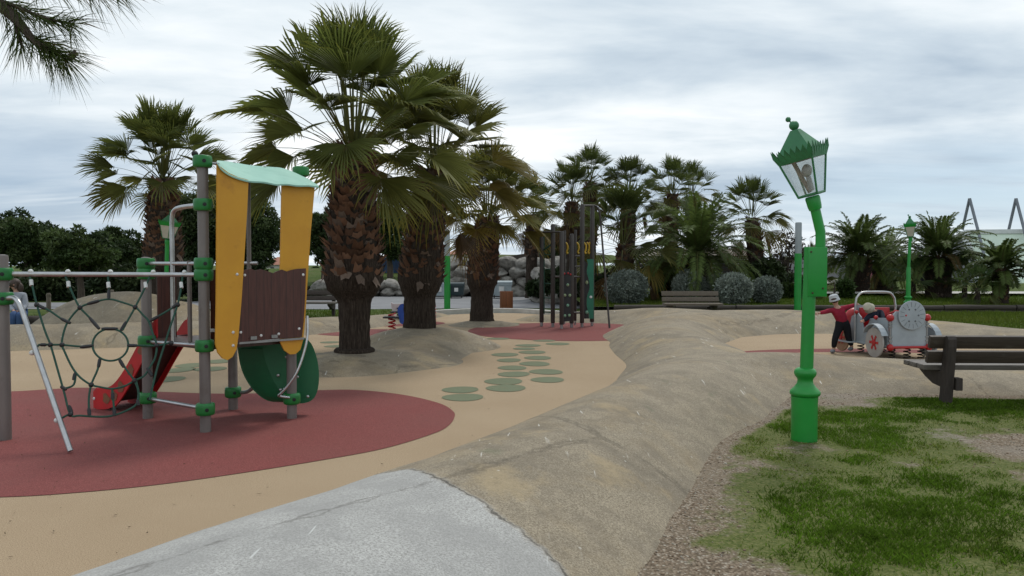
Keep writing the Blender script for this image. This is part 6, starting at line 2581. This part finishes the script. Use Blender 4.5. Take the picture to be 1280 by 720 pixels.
boulder_wall((-9.5, 37.6, 0), (-3.6, 37.6, 0), 0.68, 'low boulder wall with green bank above, seen between the two nearer palms', 9, 2, 1)
boulder_wall((-3.6, 37.5, 0), (2.2, 37.4, 0), 1.75, 'tall boulder wall behind the bins and shorter palm', 7, 4, 2, 0.35)
boulder_wall((1.0, 32.6, 0), (2.2, 29.3, 0), 1.25, 'tumbled pale boulders curving towards the climbing frame', 5, 3, 3, 0.3)

# beam fence on top of the tall boulder wall
t = thing('beam_fence', (0, 39.0, 1.6), 'dark beam fence on top of the tall boulder wall', 'fence')
b = MB()
a, c = at(625, 327, 39), at(700, 316, 39)
dd = c - a
b.box((a + c) / 2, (dd.length, 0.16, 0.42), Matrix.Rotation(-math.atan2(dd.z, dd.x), 3, 'Y'), 0, 0.02)
b.build('beam', M['logs'], t)
for f in (0.05, 0.5, 0.95):
    q = a.lerp(c, f)
    b = MB()
    b.box((q.x, 39.15, (q.z + 1.4) / 2), (0.16, 0.14, q.z - 1.4 + 0.1))
    b.build('post', M['logs'], t)

t = thing('shipping_container', (-5.6, 46, 1.0), 'blue steel container on the bank between the two nearer palms', 'container')
p = at(508, 333, 46)
b = MB()
b.box((p.x, 46, p.z), (2.6, 2.2, 1.0))
for k in range(12):
    b.box((p.x - 1.2 + k * 0.218, 44.885, p.z), (0.09, 0.04, 0.86))
b.build('body', M['cont'], t, smooth=False)
b = MB()
b.box((p.x, 46, p.z + 0.53), (2.66, 2.26, 0.05))
b.build('roof', M['trimw'], t, smooth=False)

# white house with a tiled roof behind the tower, and a pale kiosk beyond the palms
def house(px0, px1, pye, pyr, Y_, zg, label, mat='wallw'):
    a, c = at(px0, pye, Y_), at(px1, pye, Y_)
    H, rz = a.z, at(px0, pyr, Y_).z
    cx, w = (a.x + c.x) / 2, (c.x - a.x) / 2
    t = thing('house', (cx, Y_ + 2, zg), label, 'house', None)
    b = MB()
    b.box((cx, Y_ + 2, (H + zg) / 2), (2 * w, 4, H - zg))
    b.build('wall', M[mat], t, smooth=False)
    b = MB()
    e = 0.25
    b.add([(cx - w - e, Y_ - e, H + .003), (cx + w + e, Y_ - e, H + .003), (cx + w + e, Y_ + 4 + e, H + .003), (cx - w - e, Y_ + 4 + e, H + .003), (cx - w * 0.7, Y_ + 2, rz), (cx + w * 0.7, Y_ + 2, rz)],
          [(0, 1, 5, 4), (2, 3, 4, 5), (1, 2, 5), (3, 0, 4), (0, 3, 2, 1)])
    b.build('roof', M['tiles'], t, smooth=False)
    for f in (-0.5, 0.45):
        b = MB()
        b.box((cx + f * w, Y_ - 0.01, zg + (H - zg) * 0.55), (w * 0.3, 0.06, (H - zg) * 0.4), None, 0, 0.01)
        b.build('window', M['glassw'], t)
    return t


house(333, 362, 331, 321, 62, 0.8, 'white house with terracotta roof seen under the yellow boards')
house(561, 604, 318, 311, 70, 0.8, 'white house far off between the mound palm and the shorter palm')

# building with a sloping pale green front and grey V frames
t = thing('building', (27.5, 46, 0.4), 'pale green building with sloping front, grey side wall and steel V frames', 'building')
Y_ = 45.5
f = lambda px, py, y=Y_: at(px, py, y)
A0, A1 = f(1230, 376), f(1205, 289, Y_ + 3)
E0, E1 = at(1420, 376, Y_), at(1420, 287, Y_ + 3)
dpt = Vector((0, 0.0, 0))
b = MB()
b.plate([A0, E0, E1, A1], (0, 0.25, 0))
b.build('front_panel', M['minty'], t, smooth=False)
b = MB()
b.plate([A0 + Vector((-0.25, -0.16, 0)), A0 + Vector((0.05, -0.16, 0)), A1 + Vector((0.05, -0.16, 0)), A1 + Vector((-0.25, -0.16, 0))], (0, 0.30, 0))
b.plate([A1 + Vector((-0.05, -0.15, -0.18)), E1 + Vector((0, -0.15, -0.18)), E1 + Vector((0, -0.15, 0.08)), A1 + Vector((-0.05, -0.15, 0.08))], (0, 0.36, 0))
b.build('white_trim', M['trimw'], t, smooth=False)
b = MB()
S0 = at(1170, 376, 52)
S1 = at(1192, 300, 52)
wall = [A0 + Vector((-0.12, 0.2, 0)), A1 + Vector((-0.12, 0.2, 0)), at(1190, 297, 54), at(1165, 340, 54), at(1165, 376, 53)]
b.add(wall + [q + Vector((0.35, 0.1, 0)) for q in wall], [(0, 1, 2, 3, 4), (9, 8, 7, 6, 5), (0, 5, 6, 1), (1, 6, 7, 2), (2, 7, 8, 3), (3, 8, 9, 4)])
b.build('side_wall', M['conc'], t, smooth=False)
b = MB()
b.plate([at(1196, 374, 48.5), at(1201, 374, 48.4), at(1200, 330, 48.4), at(1195, 334, 48.5)], (0.02, -0.15, 0))
b.build('side_door', M['beam'], t, smooth=False)
for (x0, xt, x1, x2) in ((1203, 1212, 1222, 1240), (1261, 1270, 1280, 1297), (1319, 1328, 1338, 1355)):
    b = MB()
    b.tube([f(x0, 287, Y_ + 3.4), f(xt, 248, Y_ + 2.9)], 0.085, 8)
    b.tube([f(xt, 248, Y_ + 2.7), f(x1, 286, Y_ + 2.4), f(x2 - 2, 352, Y_ + 0.2), f(x2, 372, Y_ - .3)], 0.085, 8)
    b.build('v_frame', M['beam'], t)

# grey tent-like roof far behind the date palms
t = thing('pavilion', (20.0, 62, 0.4), 'low grey roofed pavilion seen between the date palms', 'pavilion')
p0, p1 = at(1040, 352, 60), at(1072, 372, 60)
b = MB()
b.add([(17.2, 60, 0.4), (27.0, 60, 0.4), (27.0, 66, 0.4), (17.2, 66, 0.4), (17.2, 60, 1.3), (27, 60, 1.3), (27, 66, 1.3), (17.2, 66, 1.3), (22, 60, 2.1), (22, 66, 2.1)],
      [(0, 1, 5, 8, 4), (2, 3, 7, 9, 6), (0, 4, 7, 3), (1, 2, 6, 5)])
b.build('wall', M['conc'], t, smooth=False)
b = MB()
b.add([(16.9, 59.6, 1.25), (22, 59.6, 2.18), (27.3, 59.6, 1.25), (16.9, 66.4, 1.25), (22, 66.4, 2.18), (27.3, 66.4, 1.25)], [(0, 1, 4, 3), (1, 2, 5, 4)])
b.build('roof', M['beam'], t, smooth=False)

# short wooden path posts, beyond the wall
for (px, py, Y_, lab) in ((61, 390, 25.6, 'short wooden post beside the path, behind the climbing net'), (140, 372, 29, 'weathered short post at the hedge behind the net')):
    p = at(px, py, Y_)
    t = thing('path_post', (p.x, Y_, 0), lab, 'post')
    b = MB()
    b.lathe(Vector((p.x, Y_, -0.05)), [(0.07, 0), (0.07, 0.58), (0.05, 0.62)], 10)
    b.lathe(Vector((p.x, Y_, 0.46)), [(0.075, 0), (0.078, 0.03), (0.075, 0.06)], 10)
    b.build('shaft', M['wood_stick'], t)
flat('path', [(-40, 28.2), (-12, 28.0), (-9, 28.4), (-9, 30.5), (-40, 31)], 0.0, M['asphalt'])

# ------------------------------------------------------------------ people
def cloth(name, a, b=None, sc=8):
    return pbr(name, a, b or tuple(c * 0.75 for c in a), sc, 0.85, bump=0.3, bscale=30, bdist=0.01, spec=0.2)


SK = pbr('skin', (0.42, 0.24, 0.17), (0.37, 0.20, 0.14), 6, 0.55)
HAIRB = pbr('brown_hair', (0.035, 0.02, 0.013), (0.06, 0.035, 0.022), 30, 0.6)


def skin_mesh(verts, edges, radii, root=0, sub=2):
    me = bpy.data.meshes.new('tmp')
    me.from_pydata([tuple(v) for v in verts], edges, [])
    o = bpy.data.objects.new('tmp', me)
    COL.objects.link(o)
    o.modifiers.new('Skin', 'SKIN')
    for i, r in enumerate(radii):
        me.skin_vertices[0].data[i].radius = (r, r) if not isinstance(r, tuple) else r
        me.skin_vertices[0].data[i].use_root = (i == root)
    s = o.modifiers.new('Sub', 'SUBSURF')
    s.levels = s.render_levels = sub
    dg = bpy.context.evaluated_depsgraph_get()
    dg.update()
    out = bpy.data.meshes.new_from_object(o.evaluated_get(dg))
    bpy.data.objects.remove(o)
    bpy.data.meshes.remove(me)
    vs = [v.co.copy() for v in out.vertices]
    fs = [list(p.vertices) for p in out.polygons]
    bpy.data.meshes.remove(out)
    return vs, fs


def person(loc, label, J, H, tops, legs, shoe, hair=None, hat=None, group=None, face=None):
    """J: joints (world). pel, chest, neck, head, and for s in 'ab': sh, el, ha, hip, kn, an, toe"""
    t = thing('person', loc, label, 'person', group)
    k = H / 1.0
    V = [J['pel'], J['pel'].lerp(J['chest'], 0.5), J['chest'], J['neck'], J['neck'].lerp(J['head'], 0.45), J['head'], J['head'] + (J['head'] - J['neck']).normalized() * 0.055 * k]
    Rr = [0.075, 0.068, 0.080, 0.032, 0.045, 0.062, 0.042]
    E = [(i, i + 1) for i in range(6)]
    for s in 'ab':
        b0 = len(V)
        V += [J['sh' + s], J['el' + s], J['ha' + s].lerp(J['el' + s], 0.12), J['ha' + s]]
        Rr += [0.038, 0.027, 0.018, 0.021]
        E += [(2, b0), (b0, b0 + 1), (b0 + 1, b0 + 2), (b0 + 2, b0 + 3)]
        b0 = len(V)
        V += [J['hip' + s], J['kn' + s], J['an' + s], J['toe' + s]]
        Rr += [0.060, 0.042, 0.027, 0.024]
        E += [(0, b0), (b0, b0 + 1), (b0 + 1, b0 + 2), (b0 + 2, b0 + 3)]
    vs, fs = skin_mesh(V, E, [r * k for r in Rr])
    b = MB()
    b.add(vs, fs)
    # fingers and thumb, nose and ears
    for s in 'ab':
        d = (J['ha' + s] - J['el' + s]).normalized()
        side = d.orthogonal().normalized()
        nrm = d.cross(side)
        for q, ln in ((-1.5, 0.036), (-0.5, 0.042), (0.5, 0.040), (1.5, 0.032)):
            p0 = J['ha' + s] + d * 0.008 * k + side * q * 0.0095 * k
            p1 = p0 + d * ln * 0.55 * k - nrm * 0.006 * k
            p2 = p1 + d * ln * 0.35 * k - nrm * 0.016 * k
            b.tube([p0, p1, p2], [0.0062 * k, 0.0056 * k, 0.0042 * k], 6)
        p0 = J['ha' + s] - d * 0.008 * k + side * 0.017 * k
        b.tube([p0, p0 + side * 0.018 * k + d * 0.016 * k, p0 + side * 0.020 * k + d * 0.034 * k - nrm * 0.006 * k], [0.0075 * k, 0.0065 * k, 0.005 * k], 6)
    face = (face or Vector((0, -1, 0))).normalized()
    hu = (J['head'] - J['neck']).normalized()
    fr = (face - hu * face.dot(hu)).normalized()
    rt = fr.cross(hu)
    b.ball(J['head'] + fr * 0.062 * k - hu * 0.006 * k, 0.012 * k, 8, 6, (0.8, 1, 1.2))
    for s in (-1, 1):
        b.ball(J['head'] + rt * s * 0.060 * k - hu * 0.004 * k, 0.015 * k, 8, 6)
    body = b.build('body', SK, t, angle=180)
    b = MB()
    for s in (-1, 1):
        b.ball(J['head'] + fr * 0.055 * k + rt * s * 0.024 * k + hu * 0.010 * k, 0.0075 * k, 8, 6)
    b.build('eye', M['hole'], t)
    # clothes
    V = [J['pel'] - (J['chest'] - J['pel']) * 0.12, J['pel'].lerp(J['chest'], 0.5), J['chest'], J['neck'].lerp(J['chest'], 0.25)]
    Rr = [0.104, 0.096, 0.100, 0.055]
    E = [(0, 1), (1, 2), (2, 3)]
    for s in 'ab':
        b0 = len(V)
        V += [J['sh' + s], J['el' + s], J['ha' + s].lerp(J['el' + s], 0.2)]
        Rr += [0.050, 0.038, 0.030]
        E += [(2, b0), (b0, b0 + 1), (b0 + 1, b0 + 2)]
    vs, fs = skin_mesh(V, E, [r * k for r in Rr])
    MB().add(vs, fs).build('top', tops, t, angle=180)
    V, Rr, E = [J['pel'], J['pel'].lerp(J['chest'], 0.55)], [0.098, 0.094], [(0, 1)]
    for s in 'ab':
        b0 = len(V)
        V += [J['hip' + s], J['kn' + s], J['an' + s] + UP * 0.02 * k]
        Rr += [0.072, 0.053, 0.040]
        E += [(0, b0), (b0, b0 + 1), (b0 + 1, b0 + 2)]
    vs, fs = skin_mesh(V, E, [r * k for r in Rr])
    MB().add(vs, fs).build('trousers', legs, t, angle=180)
    for s in 'ab':
        an, toe = J['an' + s], J['toe' + s]
        d = (toe - an)
        yaw = math.atan2(d.y, d.x)
        b = MB()
        b.ball(an.lerp(toe, 0.45) - UP * 0.008 * k, 0.07 * k, 12, 8, (1.05, 0.5, 0.46), Matrix.Rotation(yaw, 3, 'Z'))
        b.build('shoe', shoe, t)
    if hair:
        b = MB()
        hc = J['head'] + hu * 0.022 * k - fr * 0.016 * k
        b.ball(hc, (0.076 if hat is None else 0.067) * k, 14, 10, (1, 1, 1.0))
        if hair == 'long':
            b.ball(J['head'] - fr * 0.045 * k - hu * 0.055 * k, 0.055 * k, 12, 8, (1.1, 0.8, 1.5))
            b.tube([J['head'] - fr * 0.03 * k + rt * 0.055 * k + hu * 0.03 * k, J['head'] - fr * 0.005 * k + rt * 0.062 * k - hu * 0.06 * k], [0.022 * k, 0.016 * k], 8)
            b.tube([J['head'] - fr * 0.03 * k - rt * 0.055 * k + hu * 0.03 * k, J['head'] - fr * 0.005 * k - rt * 0.062 * k - hu * 0.06 * k], [0.022 * k, 0.016 * k], 8)
        b.build('hair', HAIRB, t)
    if hat is not None:
        b = MB()
        base = J['head'] + hu * 0.022 * k
        b.lathe(base, [(0.088 * k, -0.026 * k), (0.089 * k, -0.022 * k), (0.078 * k, 0.006 * k), (0.074 * k, 0.040 * k), (0.067 * k, 0.066 * k), (0.040 * k, 0.080 * k), (0.002, 0.083 * k)], 20, hu)
        b.build('hat', hat, t)
    return t


RED = cloth('crimson_jersey', (0.28, 0.018, 0.04))
BLK = cloth('black_cloth', (0.012, 0.012, 0.015))
NAVY = cloth('dark_jeans', (0.018, 0.024, 0.042))
NAVY2 = cloth('navy_jacket', (0.014, 0.018, 0.032))
JEAN = cloth('blue_jeans', (0.055, 0.10, 0.21))
GREYC = cloth('pale_grey_cardigan', (0.34, 0.36, 0.40))
HATW = cloth('white_hat', (0.52, 0.54, 0.56))
HATC = cloth('cream_hat', (0.45, 0.42, 0.33))
PINKC = cloth('pink_coat', (0.45, 0.18, 0.22))
BLUEC = cloth('blue_coat', (0.05, 0.09, 0.17))
SHOE = cloth('grey_shoes', (0.22, 0.22, 0.24))
SHOED = cloth('dark_shoes', (0.03, 0.028, 0.026))

Y1 = 13.35
q = lambda px, py, y=Y1: at(px, py, y)
J = dict(pel=q(1053.5, 403), chest=q(1048.5, 390), neck=q(1045, 381.5), head=q(1043.3, 375.5),
         sha=q(1041, 387, Y1 - .02), ela=q(1031.5, 390, Y1 - .05), haa=q(1022.5, 391.5, Y1 - .08),
         shb=q(1053, 386), elb=q(1062, 383), hab=q(1071.5, 380.5, 13.38),
         hipa=q(1049.5, 408), kna=q(1043.5, 424, Y1 - .03), ana=q(1042, 437), toea=q(1039.5, 440, Y1 - .06),
         hipb=q(1058.5, 408), knb=q(1060.5, 423), anb=q(1065, 434), toeb=q(1061, 437, Y1 - 0.07))
person(q(1052, 440), 'child in crimson jersey and white hat standing on the toy car edge, arms spread', J, 1.02, RED, BLK, SHOE, hair='short', hat=HATW, face=Vector((0.5, 0.8, -0.2)))
Y2 = 13.2
q2 = lambda px, py, y=Y2: at(px, py, y)
J = dict(pel=q2(1100, 404, 13.25), chest=q2(1097.5, 393, 13.12), neck=q2(1091.5, 389, 13.06), head=q2(1087, 385.5, 13.0),
         sha=q2(1088, 394, 13.02), ela=q2(1082, 399.5, 12.95), haa=q2(1078, 401, 12.86),
         shb=q2(1102, 391, 13.1), elb=q2(1104, 399, 12.95), hab=q2(1100, 404, 12.85),
         hipa=q2(1096, 407, 13.2), kna=q2(1094, 408, 12.95), ana=q2(1094, 421, 12.9), toea=q2(1092, 423, 12.82),
         hipb=q2(1104, 407, 13.2), knb=q2(1106, 408, 12.95), anb=q2(1106, 421, 12.9), toeb=q2(1105, 423, 12.82))
person(q2(1098, 425), 'child in navy jacket and cream hat leaning inside the toy car', J, 1.0, NAVY2, NAVY, SHOED, hair='short', hat=HATC, face=Vector((-0.75, -0.5, -0.35)))

Y3 = 18.6
q3 = lambda px, py, y=Y3: at(px, py, y)
J = dict(pel=q3(24, 392), chest=q3(22.5, 373), neck=q3(20.5, 363.5), head=q3(18, 356.5),
         sha=q3(14, 369, Y3 - .05), ela=q3(12, 382, Y3 - .12), haa=q3(18, 390, Y3 - .3),
         shb=q3(30, 369.5), elb=q3(32.5, 383, Y3 - .05), hab=q3(25, 389, Y3 - .3),
         hipa=q3(19, 393.5, Y3), kna=q3(17, 393, Y3 - .42), ana=q3(17, 414, Y3 - .40), toea=q3(15, 418, Y3 - .55),
         hipb=q3(29, 393.5, Y3), knb=q3(25, 393, Y3 - .42), anb=q3(24, 414, Y3 - .38), toeb=q3(22, 418, Y3 - .53))
wp = q3(23, 400)
person(Vector((wp.x, Y3, 0)), 'woman in pale grey cardigan and blue jeans seated beyond the low concrete wall', J, 1.60, GREYC, JEAN, SHOED, hair='long', face=Vector((-0.9, -0.45, 0)))
t = thing('log_seat', (wp.x, Y3 + 0.1, 0), 'short log seat under the woman in grey', 'seat')
b = MB()
b.tube([Vector((wp.x - 0.5, Y3 + 0.12, 0.13)), Vector((wp.x + 0.55, Y3 + 0.12, 0.13))], 0.16, 14)
b.build('log', M['logs'], t)


def stander(px, pyb, Y_, H, yaw, label, top, legs, zg=0.43, hair='short', stride=0.1):
    p = at(px, pyb, Y_)
    o = Vector((p.x, Y_, zg))
    fw = Vector((math.sin(yaw), -math.cos(yaw), 0))
    rt = Vector((math.cos(yaw), math.sin(yaw), 0))
    W = lambda r, f, z: o + rt * r * H + fw * f * H + UP * z * H
    J = dict(pel=W(0, 0, .53), chest=W(0, .01, .73), neck=W(0, .015, .83), head=W(0, .02, .915))
    for s, sg in (('a', -1), ('b', 1)):
        J['sh' + s] = W(sg * .115, 0, .79)
        J['el' + s] = W(sg * .14, -.02 * sg, .63)
        J['ha' + s] = W(sg * .13, .05 * sg + .04, .49)
        J['hip' + s] = W(sg * .055, 0, .49)
        J['kn' + s] = W(sg * .055, sg * stride * .5, .28)
        J['an' + s] = W(sg * .055, sg * stride, .05)
        J['toe' + s] = W(sg * .06, sg * stride + .07, .02)
    person(o, label, J, H * 0.98, top, legs, SHOED, hair=hair, face=fw)


stander(1089.5, 360, 40, 0.95, 0.4, 'small child in pink walking between the date palm trunks', PINKC, PINKC)
stander(1148.5, 368, 38, 1.5, 2.5, 'walker in black beside the green lamp post', BLK, BLK)
stander(1154, 368, 37.5, 1.15, 2.2, 'walker in blue coat next to one in black', BLUEC, BLK)
